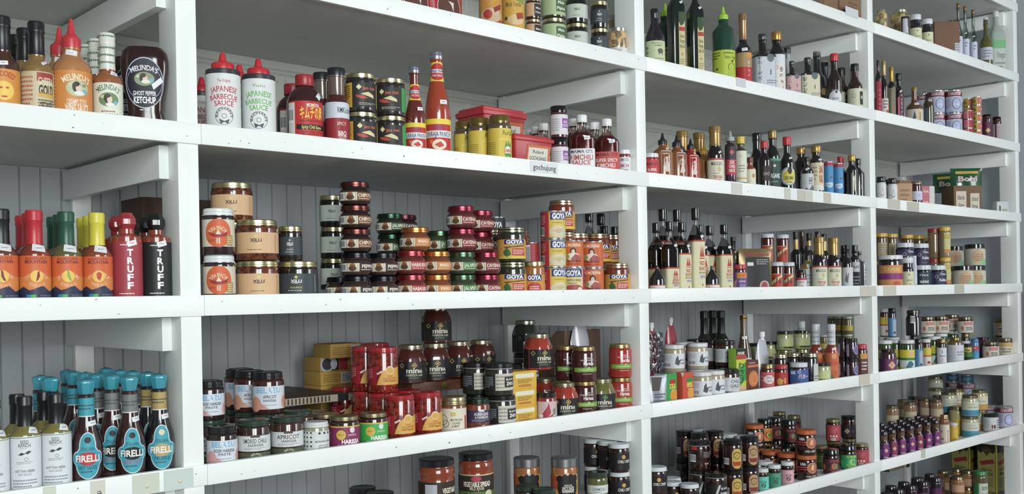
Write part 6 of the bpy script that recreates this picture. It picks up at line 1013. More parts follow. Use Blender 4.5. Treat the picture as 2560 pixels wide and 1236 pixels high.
patv,D0,3.9809,0.0667,-0.6316,-54,12,17,1,1
patv,D0,4.0559,0.0667,-0.6316,-50,14,17,1,1
patv,D0,4.1294,0.0667,-0.6316,-66,16,17,1,1
wlid,C0,2.5281,0.1060,-0.6316,-50,4,15,1,1
mint,D1,3.8839,0.0940,-0.3201,-53,4,9,1,1
cooy,D0,4.6710,0.1060,-0.6316,-64,2,2,1,2
cooy,D0,4.6702,0.1060,-0.5453,-71,2,2,2,2
gree,D-1,4.5769,0.0700,-0.9426,-62,1,1,1,1
dlid,D-1,3.7443,0.0700,-0.9426,-61,1,9,1,2
dlid,D-1,3.7440,0.0700,-0.8542,-62,1,9,2,2
dlid,D-1,3.8354,0.0700,-0.9426,-61,3,9,1,2
dlid,D-1,3.8349,0.0700,-0.8542,-65,3,9,2,2
dlid,D-1,3.9364,0.0700,-0.9426,-61,5,9,1,2
dlid,D-1,3.9363,0.0700,-0.8542,-65,5,9,2,2
dlid,D-1,4.0410,0.0700,-0.9426,-64,7,9,1,2
dlid,D-1,4.0415,0.0700,-0.8542,-62,7,9,2,2
dlid,D-1,4.1533,0.0700,-0.9426,-64,9,9,1,2
dlid,D-1,4.1530,0.0700,-0.8542,-67,9,9,2,2
blab,C2,3.4616,0.0704,-0.0134,-68,1,2,1,1
must,D3,3.7757,0.0706,0.2971,-48,2,3,1,1
ycan,D4,4.5234,0.0738,0.6059,-64,3,4,1,5
ycan,D4,4.5245,0.0738,0.6414,-68,3,4,2,5
ycan,D4,4.5242,0.0738,0.6769,-68,3,4,3,5
ycan,D4,4.5234,0.0738,0.7124,-65,3,4,4,5
ycan,D4,4.5226,0.0738,0.7479,-69,3,4,5,5
rcb,C3,3.4632,0.0779,0.2971,-75,2,2,1,1
kalb,D2,4.4468,0.0750,-0.0134,-68,2,3,1,1
purl,C1,3.4611,0.0782,-0.3201,-59,1,2,1,2
purl,C1,3.4603,0.0782,-0.2504,-60,1,2,2,2
redc,B2,1.9538,0.0818,-0.0134,-45,1,1,1,2
redc,B2,1.9530,0.0818,0.0530,-40,1,1,2,2
mamk,B3,2.1331,0.1006,0.2971,-55,5,6,1,1
mams,B3,2.2168,0.1036,0.2971,-38,2,3,1,1
date,B0,2.0547,0.0800,-0.6316,-42,2,2,1,2
date,B0,2.0536,0.0800,-0.5282,-42,2,2,2,2
bcap,C4,3.5260,0.1040,0.6059,-66,1,2,1,1
garb,D5,3.9743,0.1010,0.9145,-74,1,1,1,1
yldj,D2,4.2919,0.0800,-0.0134,-68,1,1,1,2
yldj,D2,4.2922,0.0800,0.1109,-63,1,1,2,2
rbl,C2,2.4620,0.0966,-0.0134,-13,1,2,1,1
rbm,C2,2.6564,0.0877,-0.0134,-37,2,4,1,1
bacg,B3,1.1877,0.1127,0.2971,-17,1,2,1,1
rbt,C2,2.5160,0.1163,-0.0134,-19,1,3,1,1
rbt,C2,2.5715,0.1073,-0.0134,-22,2,3,1,1
sunr,C2,3.0053,0.0834,-0.0134,-53,1,4,1,2
sunr,C2,3.0050,0.0834,0.0784,-59,1,4,2,2
sunr,C2,3.0939,0.0834,-0.0134,-58,3,4,1,2
sunr,C2,3.0933,0.0834,0.0784,-61,3,4,2,2
gcd,C3,3.2181,0.0861,0.2971,-75,1,1,1,1
ketch,A3,0.9776,0.1234,0.2971,-35,1,2,1,1
bbq,B3,1.3653,0.0939,0.2971,-10,2,3,1,1
seed,A1,0.7575,0.0893,-0.3201,-8,2,5,1,1
seed,A1,0.8047,0.1013,-0.3201,-10,4,5,1,1
swch,C1,3.2988,0.0895,-0.3201,-46,2,3,1,1
wlid,B0,2.2501,0.1050,-0.6316,-45,2,3,1,3
wlid,B0,2.2503,0.1050,-0.5572,-46,2,3,2,3
wlid,B0,2.2510,0.1050,-0.4828,-48,2,3,3,3
bag,C1,2.4500,0.0900,-0.2451,0,1,1,1,1
wlid,C0,2.9085,0.0900,-0.6316,-55,14,15,1,1
grnj,C0,2.9095,0.0900,-0.5572,-54,1,2,1,1
ghee,D0,4.4603,0.1140,-0.6316,-66,2,2,1,1
cheeba,A3,0.7829,0.0952,0.2971,-11,2,3,1,1
brk,A2,0.7384,0.0926,-0.0134,-28,2,2,1,1
brr,A2,0.7886,0.1046,-0.0134,-10,2,3,1,1
brg,A2,0.8402,0.1076,-0.0134,-24,2,3,1,1
bry,A2,0.8919,0.1106,-0.0134,-9,2,3,1,1
gldj,C0,3.4646,0.0931,-0.6316,-65,3,4,1,1
goli,C1,3.0829,0.0946,-0.3201,-71,1,5,1,1
goli,C1,3.1648,0.0946,-0.3201,-69,3,5,1,1
firx,A1,0.9179,0.0953,-0.3201,-27,3,6,1,1
firt,A1,0.9874,0.1043,-0.3201,-16,1,2,1,1
teri,C3,2.7322,0.1436,0.2971,-58,2,3,1,1
trred,A2,0.9439,0.1197,-0.0134,-22,1,2,1,1
trblk,A2,0.9974,0.1197,-0.0134,-30,1,2,1,1
auri,B3,1.8039,0.0987,0.2971,-7,2,3,1,1
mint,D1,3.8081,0.0990,-0.3201,-50,2,9,1,1
vegf,B0,1.7789,0.1060,-0.6316,-37,1,1,1,2
vegf,B0,1.7799,0.1060,-0.5072,-42,1,1,2,2
scap,C4,3.1668,0.1000,0.6059,-46,1,1,1,1
navy,C4,3.3540,0.1000,0.6059,-70,1,2,1,1
fsau,C1,2.8888,0.1000,-0.3201,-43,1,1,1,1
olid,C0,3.1489,0.1150,-0.6316,-55,3,4,1,1
bbw,D4,3.8016,0.1000,0.6059,-57,1,1,1,1
gpouch,D3,4.5739,0.1000,0.4151,-45,2,2,1,1
pbut,D-1,4.4218,0.1000,-0.9426,-70,6,7,1,2
pbut,D-1,4.4226,0.1000,-0.8712,-66,6,7,2,2
wlid,C0,2.9947,0.1010,-0.6316,-49,15,15,1,1
patr,D0,3.8010,0.1026,-0.6316,-67,1,8,1,1
patr,D0,3.8773,0.1026,-0.6316,-57,3,8,1,1
patr,D0,3.9491,0.1026,-0.6316,-56,4,8,1,1
patr,D0,4.0262,0.1026,-0.6316,-50,5,8,1,1
patr,D0,4.1018,0.1026,-0.6316,-57,7,8,1,1
patr,D0,4.1796,0.1026,-0.6316,-61,8,8,1,1
momo,B3,1.3242,0.1416,0.2971,-9,1,2,1,1
melgar,A3,0.9030,0.1422,0.2971,-33,1,3,1,1
mamk,B3,2.1664,0.1486,0.2971,-45,4,6,1,1
mams,B3,2.2450,0.1546,0.2971,-44,1,3,1,1
crea,C1,3.5023,0.1085,-0.3201,-71,6,6,1,1
melsq,A3,0.8450,0.1125,0.2971,-15,1,2,1,1
vegb,B0,1.6642,0.1100,-0.6316,-35,1,1,1,2
vegb,B0,1.6636,0.1100,-0.5072,-37,1,1,2,2
coco,D4,4.2986,0.1100,0.6059,-69,3,5,1,2
coco,D4,4.2984,0.1100,0.6990,-62,3,5,2,2
ging,C1,2.5488,0.1109,-0.3201,-49,1,5,1,2
ging,C1,2.5497,0.1109,-0.2413,-52,1,5,2,2
ging,C1,2.6658,0.1109,-0.3201,-57,3,5,1,2
ging,C1,2.6648,0.1109,-0.2413,-50,3,5,2,2
zwp,B1,1.3712,0.1115,-0.3201,-28,2,3,1,1
smkc,B1,1.1103,0.1124,-0.3201,-30,1,4,1,1
belr,B1,1.1115,0.1124,-0.2391,-24,1,2,1,1
smka,B1,1.3047,0.1124,-0.3201,-35,3,3,1,1
smka,B1,1.2393,0.1139,-0.3201,-32,1,3,1,1
bela,B1,1.2386,0.1139,-0.2391,-30,3,3,1,1
moud,B1,2.1047,0.1144,-0.3201,-43,1,2,1,2
moud,B1,2.1048,0.1144,-0.2323,-44,1,2,2,2
chga,C1,2.8123,0.1152,-0.3201,-52,3,4,1,2
chga,C1,2.8113,0.1152,-0.2411,-56,3,4,2,2
pblk,B2,1.4177,0.1167,-0.0134,-21,1,4,1,1
pblk,B2,1.5500,0.1167,-0.0134,-30,4,4,1,2
pblk,B2,1.5511,0.1167,0.0355,-27,4,4,2,2
pdgr,B2,1.5507,0.1167,0.0844,-32,1,1,1,2
pdgr,B2,1.5498,0.1167,0.1300,-34,1,1,2,2
chilj,B1,1.5231,0.1179,-0.3201,-33,4,8,1,2
chilj,B1,1.5243,0.1179,-0.2199,-37,4,8,2,2
chilj,B1,1.5915,0.1179,-0.3201,-27,6,8,1,1
pcay,B2,1.8186,0.1192,-0.0134,-39,2,3,1,4
pcay,B2,1.8193,0.1192,0.0386,-42,2,3,2,4
pcay,B2,1.8197,0.1192,0.0906,-44,2,3,3,4
pcay,B2,1.8196,0.1192,0.1426,-45,2,3,4,4
almo,D2,4.0227,0.1199,-0.0134,-61,1,3,1,2
almo,D2,4.0236,0.1199,0.0762,-61,1,3,2,2
almo,D2,4.1535,0.1199,-0.0134,-67,2,3,1,2
almo,D2,4.1546,0.1199,0.0762,-63,2,3,2,2
thin,B4,2.3192,0.1200,0.6059,-46,1,1,1,1
date,B0,1.9902,0.1500,-0.6316,-41,1,2,1,2
date,B0,1.9894,0.1500,-0.5282,-45,1,2,2,2
blan,C0,2.6876,0.1290,-0.6316,-52,1,2,1,1
tape,C0,2.6887,0.1290,-0.5458,-55,1,1,1,1
grgl,C0,3.3710,0.1200,-0.6316,-73,1,1,1,1
gars,D5,3.8377,0.1200,0.9145,-71,1,2,1,1
rldj,D2,4.3048,0.1290,-0.0134,-62,1,1,1,2
rldj,D2,4.3041,0.1290,0.1090,-69,1,1,2,2
reli,D1,4.9189,0.1200,-0.3201,-78,6,6,1,1
pbut,D-1,4.5865,0.1260,-0.9426,-63,7,7,1,2
pbut,D-1,4.5877,0.1260,-0.8712,-70,7,7,2,2
dlid,D-1,3.8787,0.1200,-0.9426,-67,2,9,1,2
dlid,D-1,3.8775,0.1200,-0.8542,-66,2,9,2,2
dlid,D-1,3.9836,0.1200,-0.9426,-60,4,9,1,2
dlid,D-1,3.9825,0.1200,-0.8542,-63,4,9,2,2
dlid,D-1,4.0925,0.1200,-0.9426,-61,6,9,1,2
dlid,D-1,4.0918,0.1200,-0.8542,-65,6,9,2,2
dlid,D-1,4.2093,0.1200,-0.9426,-68,8,9,1,2
dlid,D-1,4.2103,0.1200,-0.8542,-67,8,9,2,2
aube,B1,1.8010,0.1208,-0.3201,-41,1,2,1,1
zhug,B1,1.8000,0.1208,-0.2454,-37,1,4,1,1
gyj,B2,1.8812,0.1534,-0.0134,-36,1,2,1,2
gyj,B2,1.8824,0.1534,0.0691,-36,1,2,2,2
gyr,B2,1.9542,0.1384,-0.0134,-40,1,7,1,2
gyr,B2,1.9548,0.1384,0.0691,-46,1,7,2,2
gyr,B2,2.1070,0.1234,-0.0134,-42,2,7,1,3
gyr,B2,2.1058,0.1234,0.0691,-47,2,7,2,3
gyr,B2,2.1059,0.1234,0.1516,-45,2,7,3,3
gyr,B2,2.1769,0.1414,-0.0134,-45,3,7,1,2
gyr,B2,2.1781,0.1414,0.0691,-43,3,7,2,2
gyr,B2,2.2461,0.1234,-0.0134,-51,4,7,1,2
gyr,B2,2.2472,0.1234,0.0691,-45,4,7,2,2
gyr,B2,2.3153,0.1474,-0.0134,-51,5,7,1,2
gyr,B2,2.3162,0.1474,0.0691,-47,5,7,2,2
xiltan,B2,1.1808,0.1400,-0.0134,-31,1,2,1,3
xiltan,B2,1.1814,0.1400,0.0654,-25,1,2,2,3
xiltan,B2,1.1805,0.1400,0.1442,-30,1,2,3,3
fird,A1,0.8300,0.1450,-0.3201,-34,2,6,1,1
tubl,B3,1.9193,0.1300,0.3471,0,1,1,1,1
minr,B1,2.0922,0.1840,-0.3201,-31,2,3,1,1
spout,C1,3.0547,0.1300,-0.3201,0,1,1,1,1
wlid,C0,2.5740,0.1450,-0.6316,-45,3,15,1,1
redg,C0,3.4909,0.1390,-0.6316,-61,1,2,1,2
redg,C0,3.4900,0.1390,-0.5523,-56,1,2,2,2
gldj,C0,3.5851,0.1300,-0.6316,-64,4,4,1,1
blkp,C0,3.5841,0.1300,-0.5523,-63,1,1,1,1
acha,D1,4.9921,0.1330,-0.3201,-65,1,2,1,2
acha,D1,4.9912,0.1330,-0.2392,-65,1,2,2,2
coco,D0,4.8169,0.1300,-0.6316,-53,3,4,1,1
pbut,D-1,4.4516,0.1450,-0.9426,-70,4,7,1,2
pbut,D-1,4.4523,0.1450,-0.8712,-63,4,7,2,2
bbq,B3,1.3855,0.1558,0.2971,-14,1,3,1,1
cheeba,A3,0.7863,0.1502,0.2971,-25,1,3,1,1
evoo,C4,2.5735,0.1400,0.6059,-58,1,2,1,1
bluj,C2,2.9065,0.1400,-0.0134,-54,1,1,1,1
pbut,D-1,4.2961,0.1400,-0.9426,-65,2,7,1,2
pbut,D-1,4.2966,0.1400,-0.8712,-67,2,7,2,2
patv,D0,3.8594,0.1450,-0.6316,-51,1,17,1,1
patv,D0,3.9367,0.1450,-0.6316,-74,5,17,1,1
patv,D0,4.0095,0.1450,-0.6316,-74,7,17,1,1
patv,D0,4.0842,0.1450,-0.6316,-64,10,17,1,1
patv,D0,4.1608,0.1450,-0.6316,-64,13,17,1,1
brr,A2,0.7942,0.1578,-0.0134,-22,1,3,1,1
brg,A2,0.8474,0.1608,-0.0134,-5,1,3,1,1
bry,A2,0.8991,0.1608,-0.0134,-27,1,3,1,1
xilsw,B2,1.4380,0.1770,0.0086,-29,1,2,1,3
xilsw,B2,1.4392,0.1770,0.0775,-35,1,2,2,3
xilsw,B2,1.4391,0.1770,0.1464,-37,1,2,3,3
wbox,B1,1.7279,0.1560,-0.2351,0,1,1,1,1
bigb,B0,1.5346,0.1500,-0.6316,-38,2,2,1,2
bigb,B0,1.5337,0.1500,-0.5392,-33,2,2,2,2
wlid,B0,2.2531,0.1620,-0.6316,-45,1,3,1,3
wlid,B0,2.2541,0.1620,-0.5572,-44,1,3,2,3
wlid,B0,2.2543,0.1620,-0.4828,-47,1,3,3,3
wlid,C0,2.8761,0.1500,-0.6316,-59,12,15,1,2
wlid,C0,2.8756,0.1500,-0.5572,-56,12,15,2,2
olid,C0,3.1592,0.1830,-0.6316,-58,2,4,1,1
firx,A1,0.9119,0.1503,-0.3201,-27,1,6,1,1
firx,A1,0.9826,0.1593,-0.3201,-27,6,6,1,1
auri,B3,1.8079,0.1567,0.2971,-33,1,3,1,1
teri,C3,2.6647,0.1557,0.2971,-48,1,3,1,1
navy,C4,3.5087,0.1600,0.6059,-61,2,2,1,1
flyr,C0,3.2895,0.1600,-0.6316,-67,3,3,1,1
clrb,D5,4.5751,0.1600,0.9145,-55,1,4,1,1
coco,D4,4.4961,0.1600,0.6059,-66,4,5,1,2
coco,D4,4.4964,0.1600,0.6990,-62,4,5,2,2
ycan,D4,4.4971,0.1600,0.7921,-66,2,4,1,1
mapl,D1,4.6635,0.1600,-0.3201,-70,2,2,1,1
reli,D1,4.6645,0.1600,-0.2135,-66,4,6,1,1
blus,D1,4.1724,0.1600,-0.3201,-64,2,3,1,1
oild,D1,4.1716,0.1600,-0.2046,-64,1,1,1,1
glid2,D0,4.3707,0.1600,-0.6316,-64,6,7,1,2
glid2,D0,4.3697,0.1600,-0.5552,-69,6,7,2,2
coob,D0,4.5070,0.1690,-0.6316,-67,3,6,1,2
coob,D0,4.5061,0.1690,-0.5453,-64,3,6,2,2
pbut,D-1,4.5990,0.1780,-0.9426,-69,5,7,1,2
pbut,D-1,4.5988,0.1780,-0.8712,-70,5,7,2,2
fird,A1,0.9119,0.2030,-0.3201,-29,5,6,1,1
mind,B1,1.6411,0.1700,-0.2101,-23,1,5,1,1
mind,B1,1.7172,0.1760,-0.2101,-27,2,5,1,1
mind,B1,1.8054,0.1940,-0.2101,-16,4,5,1,1
mind,B1,1.8812,0.1940,-0.2101,-8,5,5,1,1
blid,C0,2.8818,0.2120,-0.6316,-51,3,3,1,1
ovt,C0,2.8817,0.2120,-0.5458,-56,3,4,1,1
coco,D4,4.3249,0.1760,0.6059,-67,1,5,1,2
coco,D4,4.3253,0.1760,0.6990,-65,1,5,2,2
mint,D1,4.4438,0.1700,-0.3201,-66,8,9,1,1
reli,D1,4.4442,0.1700,-0.2050,-67,2,6,1,1
ging,C1,2.6871,0.1763,-0.3201,-50,2,5,1,2
ging,C1,2.6865,0.1763,-0.2413,-55,2,5,2,2
zwp,B1,1.3759,0.1773,-0.3201,-42,1,3,1,1
goli,C1,3.3584,0.1800,-0.3201,-56,4,5,1,1
crea,C1,3.3589,0.1800,-0.2178,-58,4,6,1,1
wlid,C0,2.9949,0.1800,-0.6316,-52,13,15,1,2
wlid,C0,2.9947,0.1800,-0.5572,-58,13,15,2,2
flyp,C0,3.2283,0.1800,-0.6316,-53,2,3,1,1
mint,D1,4.0284,0.1800,-0.3201,-67,3,9,1,1
blus,D1,4.0286,0.1800,-0.2050,-61,1,3,1,1
smkc,B1,1.2349,0.1813,-0.3201,-25,3,4,1,1
bela,B1,1.2343,0.1813,-0.2391,-32,2,3,1,1
chga,C1,2.8361,0.1836,-0.3201,-50,2,4,1,2
chga,C1,2.8367,0.1836,-0.2411,-52,2,4,2,2
chilj,B1,1.5279,0.1880,-0.3201,-34,2,8,1,2
chilj,B1,1.5267,0.1880,-0.2199,-34,2,8,2,2
chilj,B1,1.7573,0.3050,-0.3201,-52,7,8,1,1
fird,A1,0.8315,0.1990,-0.3201,-8,1,6,1,1
mind,B1,1.7352,0.1900,-0.1221,-22,3,5,1,1
glid2,D0,4.3809,0.2110,-0.6316,-67,5,7,1,2
glid2,D0,4.3805,0.2110,-0.5552,-64,5,7,2,2
phab,B2,1.6436,0.1901,-0.0134,-33,1,2,1,2
phab,B2,1.6427,0.1901,0.0386,-34,1,2,2,2
pdrd,B2,1.6434,0.1901,0.0906,-39,1,1,1,2
pdrd,B2,1.6442,0.1901,0.1362,-37,1,1,2,2
gyr,B2,2.4107,0.1971,-0.0134,-53,7,7,1,2
gyr,B2,2.4108,0.1971,0.0691,-49,7,7,2,2
mamk,B3,2.1190,0.1996,0.2971,-32,3,6,1,1
firx,A1,0.9803,0.2120,-0.3201,-27,4,6,1,1
rbl,B2,2.4218,0.2600,-0.0134,-27,1,2,1,1
zwg,B1,1.3792,0.2420,-0.3201,-33,1,2,1,1
spout,B1,2.3123,0.2480,-0.2401,0,1,1,1,1
blid,B0,2.3916,0.2000,-0.6316,-46,1,1,1,3
blid,B0,2.3928,0.2000,-0.5458,-45,1,1,2,3
blid,B0,2.3927,0.2000,-0.4600,-46,1,1,3,3
wine,C2,3.3633,0.2000,-0.0134,-49,1,3,1,1
spoutr,C1,2.5711,0.2000,-0.2601,0,1,2,1,1
goli,C1,3.2827,0.2000,-0.3201,-55,2,5,1,1
crea,C1,3.2835,0.2000,-0.2178,-54,3,6,1,1
cbox,D3,4.2534,0.2000,0.2971,-10,1,1,1,1
ylid,D2,3.9889,0.2000,-0.0134,-67,1,5,1,2
ylid,D2,3.9877,0.2000,0.0970,-67,1,5,2,2
ylid,D2,4.0755,0.2000,-0.0134,-65,2,5,1,2
ylid,D2,4.0746,0.2000,0.0970,-63,2,5,2,2
ylid,D2,4.2103,0.2000,-0.0134,-65,3,5,1,2
ylid,D2,4.2109,0.2000,0.0970,-68,3,5,2,2
ylid,D2,4.3146,0.2000,-0.0134,-64,4,5,1,2
ylid,D2,4.3135,0.2000,0.0970,-64,4,5,2,2
kalb,D2,4.6494,0.2000,-0.0134,-66,1,3,1,2
kalb,D2,4.6491,0.2000,0.0777,-66,1,3,2,2
mint,D1,4.3808,0.2000,-0.3201,-65,6,9,1,1
reli,D1,4.3811,0.2000,-0.2050,-64,1,6,1,1
mint,D1,4.0583,0.2270,-0.3201,-67,1,9,1,1
pome,D1,4.0583,0.2270,-0.2050,-64,1,2,1,1
glid2,D0,4.0558,0.2000,-0.6316,-66,1,7,1,2
glid2,D0,4.0560,0.2000,-0.5552,-67,1,7,2,2
glid2,D0,4.2115,0.2000,-0.6316,-62,3,7,1,2
glid2,D0,4.2127,0.2000,-0.5552,-66,3,7,2,2
cooy,D0,4.6586,0.2000,-0.6316,-68,1,2,1,2
cooy,D0,4.6575,0.2000,-0.5453,-68,1,2,2,2
pbut,D-1,4.2830,0.2000,-0.9426,-64,1,7,1,2
pbut,D-1,4.2820,0.2000,-0.8712,-68,1,7,2,2
pbut,D-1,4.5098,0.2000,-0.9426,-65,3,7,1,2
pbut,D-1,4.5105,0.2000,-0.8712,-69,3,7,2,2
zhug,B1,2.0974,0.2610,-0.3201,-40,4,4,1,2
zhug,B1,2.0980,0.2610,-0.2442,-46,4,4,2,2
mink,B1,2.0985,0.2610,-0.1683,-21,1,1,1,1
fird,A1,0.9098,0.2560,-0.3201,-21,4,6,1,1
xilsw,B2,1.4907,0.2200,0.0766,-39,2,2,1,1
gblk,B2,1.9609,0.2200,-0.0134,-40,1,1,1,3
gblk,B2,1.9611,0.2200,0.0550,-42,1,1,2,3
gblk,B2,1.9603,0.2200,0.1234,-42,1,1,3,3
rbl,B2,2.4787,0.2680,-0.0134,-20,2,2,1,1
wine,C2,3.4846,0.2200,-0.0134,-62,2,3,1,1
wine,C2,3.5904,0.2200,-0.0134,-58,3,3,1,1
blid,C0,2.8120,0.2200,-0.6316,-53,2,3,1,1
ovt,C0,2.8122,0.2200,-0.5458,-53,2,4,1,1
wlid,C0,2.9367,0.2440,-0.6316,-57,10,15,1,2
wlid,C0,2.9378,0.2440,-0.5572,-51,10,15,2,2
flyr,C0,3.3305,0.2200,-0.6316,-57,2,3,1,2
flyr,C0,3.3303,0.2200,-0.5492,-56,2,3,2,2
glid2,D0,4.5287,0.2260,-0.6316,-62,7,7,1,2
glid2,D0,4.5298,0.2260,-0.5552,-66,7,7,2,2
oiltin,D-1,4.9194,0.2290,-0.9426,0,1,2,1,1
mamk,B3,2.1427,0.2516,0.2971,-51,2,6,1,1
bigb,B0,1.5421,0.2300,-0.6316,-36,1,2,1,2
bigb,B0,1.5412,0.2300,-0.5392,-36,1,2,2,2
wlid,C0,3.0011,0.2390,-0.6316,-56,11,15,1,2
wlid,C0,3.0017,0.2390,-0.5572,-57,11,15,2,2
stix,B1,1.4279,0.2400,-0.2451,0,1,1,1,1
dispbox,B1,2.3405,0.2760,-0.3201,0,1,1,1,1
brco,C2,3.6106,0.2580,-0.0134,-66,2,2,1,1
chga,C1,2.8444,0.2520,-0.3201,-54,1,4,1,2
chga,C1,2.8447,0.2520,-0.2411,-52,1,4,2,2
crea,C1,3.1655,0.2400,-0.3201,-58,1,6,1,2
crea,C1,3.1649,0.2400,-0.2545,-53,1,6,2,2
crea,C1,3.2815,0.2610,-0.3201,-55,2,6,1,2
crea,C1,3.2825,0.2610,-0.2545,-58,2,6,2,2
ylow,C1,3.7858,0.2400,-0.3201,-59,4,4,1,3
ylow,C1,3.7869,0.2400,-0.2521,-64,4,4,2,3
ylow,C1,3.7869,0.2400,-0.1841,-64,4,4,3,3
flyr,C0,3.2529,0.2400,-0.6316,-66,1,3,1,1
coco,D4,4.4915,0.2400,0.6059,-69,2,5,1,2
coco,D4,4.4910,0.2400,0.6990,-62,2,5,2,2
ycan,D4,4.4904,0.2400,0.7921,-69,1,4,1,1
gpouch,D3,4.7044,0.2400,0.4151,-70,1,2,1,1
mint,D1,4.7140,0.2400,-0.3201,-65,9,9,1,1
reli,D1,4.7133,0.2400,-0.2050,-66,3,6,1,1
smkc,B1,1.2468,0.2500,-0.3201,-30,2,4,1,1
bela,B1,1.2480,0.2500,-0.2391,-30,1,3,1,1
wlab,C2,3.0552,0.2500,0.0166,-54,1,2,1,1
olid,C0,3.1645,0.2530,-0.6316,-58,1,4,1,2
olid,C0,3.1653,0.2530,-0.5499,-57,1,4,2,2
glid2,D0,4.4148,0.2530,-0.6316,-63,4,7,1,2
glid2,D0,4.4159,0.2530,-0.5552,-66,4,7,2,2
coob,D0,4.8884,0.2500,-0.6316,-70,5,6,1,1
coco,D0,4.8880,0.2500,-0.5453,-65,2,4,1,1
bcan,D0,4.8888,0.2500,-0.4522,-70,2,2,1,1
mamk,B3,2.1702,0.3006,0.2971,-61,1,6,1,1
rbt,B2,2.3587,0.2600,-0.0134,-18,1,2,1,1
rbt,B2,2.4815,0.3260,-0.0134,-17,2,2,1,1
spoutr,C1,2.7400,0.2600,-0.2501,0,2,2,1,1
ylid,D2,4.5304,0.2600,-0.0134,-62,5,5,1,2
ylid,D2,4.5313,0.2600,0.0970,-67,5,5,2,2
glid2,D0,4.2751,0.2600,-0.6316,-65,2,7,1,2
glid2,D0,4.2752,0.2600,-0.5552,-63,2,7,2,2
bacr,B3,1.1825,0.2666,0.2971,-34,1,2,1,1
chilj,B1,1.5568,0.3210,-0.3201,-29,1,8,1,1
chilj,B1,1.6364,0.3030,-0.3201,-35,3,8,1,2
chilj,B1,1.6353,0.3030,-0.2199,-32,3,8,2,2
pest,C1,3.0077,0.2700,-0.2601,-49,3,3,1,1
blid,C0,2.8247,0.2880,-0.6316,-53,1,3,1,1
ovt,C0,2.8240,0.2880,-0.5458,-56,1,4,1,1
wlid,C0,3.0059,0.2970,-0.6316,-55,9,15,1,2
wlid,C0,3.0060,0.2970,-0.5572,-56,9,15,2,2
fird,A1,0.9177,0.3100,-0.3201,-29,3,6,1,1
brco,C2,3.5383,0.2800,-0.0134,-63,1,2,1,1
ylow,C1,3.7972,0.2800,-0.3201,-59,3,4,1,3
ylow,C1,3.7974,0.2800,-0.2521,-59,3,4,2,3
ylow,C1,3.7981,0.2800,-0.1841,-58,3,4,3,3
coob,D0,4.6293,0.2800,-0.6316,-67,2,6,1,2
coob,D0,4.6290,0.2800,-0.5453,-64,2,6,2,2
firx,A1,0.9831,0.2900,-0.3201,-21,2,6,1,1
tcbox,A2,1.1401,0.3000,0.0686,0,1,1,1,1
ycart,B1,1.5717,0.3750,-0.2901,0,1,2,1,3
ycart,B1,1.5725,0.3750,-0.2557,0,1,2,2,3
ycart,B1,1.5729,0.3750,-0.2213,0,1,2,3,3
ycart2,B1,1.5726,0.3750,-0.1869,0,1,1,1,1
cbox,C3,3.7798,0.3000,0.2971,0,1,1,1,1
pest,C1,2.9553,0.3000,-0.2601,-61,1,3,1,1
pest,C1,3.0270,0.3180,-0.2601,-40,2,3,1,1
swch,C1,3.5559,0.3000,-0.3201,-46,1,3,1,1
ylow,C1,3.7165,0.3000,-0.3201,-58,1,4,1,2
ylow,C1,3.7163,0.3000,-0.2521,-61,1,4,2,2
flyo,C0,3.3027,0.3000,-0.6316,-55,1,1,1,2
flyo,C0,3.3033,0.3000,-0.5492,-54,1,1,2,2
flyp,C0,3.3695,0.3000,-0.6316,-57,1,3,1,2
flyp,C0,3.3691,0.3000,-0.5492,-56,1,3,2,2
gldj,C0,3.4946,0.3000,-0.6316,-55,2,4,1,2
gldj,C0,3.4948,0.3000,-0.5523,-60,2,4,2,2
pbut,D0,4.4729,0.3000,-0.6316,-66,1,1,1,1
blkw,D0,4.4735,0.3000,-0.5602,-68,1,2,1,1
stix,D-1,4.3193,0.3000,-0.7826,0,1,1,1,1
ycart,B1,1.5771,0.3370,-0.1541,0,2,2,1,1
wlid,C0,2.9391,0.3100,-0.6316,-50,7,15,1,2
wlid,C0,2.9388,0.3100,-0.5572,-52,7,15,2,2
ylow,C1,3.8166,0.3200,-0.3201,-59,2,4,1,3
ylow,C1,3.8177,0.3200,-0.2521,-63,2,4,2,3
ylow,C1,3.8171,0.3200,-0.1841,-63,2,4,3,3
coob,D0,4.9193,0.3300,-0.6316,-67,4,6,1,1
coco,D0,4.9205,0.3300,-0.5453,-63,1,4,1,1
bcan,D0,4.9203,0.3300,-0.4522,-68,1,2,1,1
wlid,C0,3.0428,0.3400,-0.6316,-55,8,15,1,2
wlid,C0,3.0434,0.3400,-0.5572,-55,8,15,2,2
wlid,C0,3.0418,0.3980,-0.6316,-50,6,15,1,2
wlid,C0,3.0408,0.3980,-0.5572,-56,6,15,2,2
ghee,D0,4.8434,0.3800,-0.6316,-63,1,2,1,1
coob,D0,4.8446,0.3800,-0.5121,-69,1,6,1,1
gldj,C0,3.5536,0.4000,-0.6316,-56,1,4,1,2
gldj,C0,3.5545,0.4000,-0.5523,-55,1,4,2,2"""

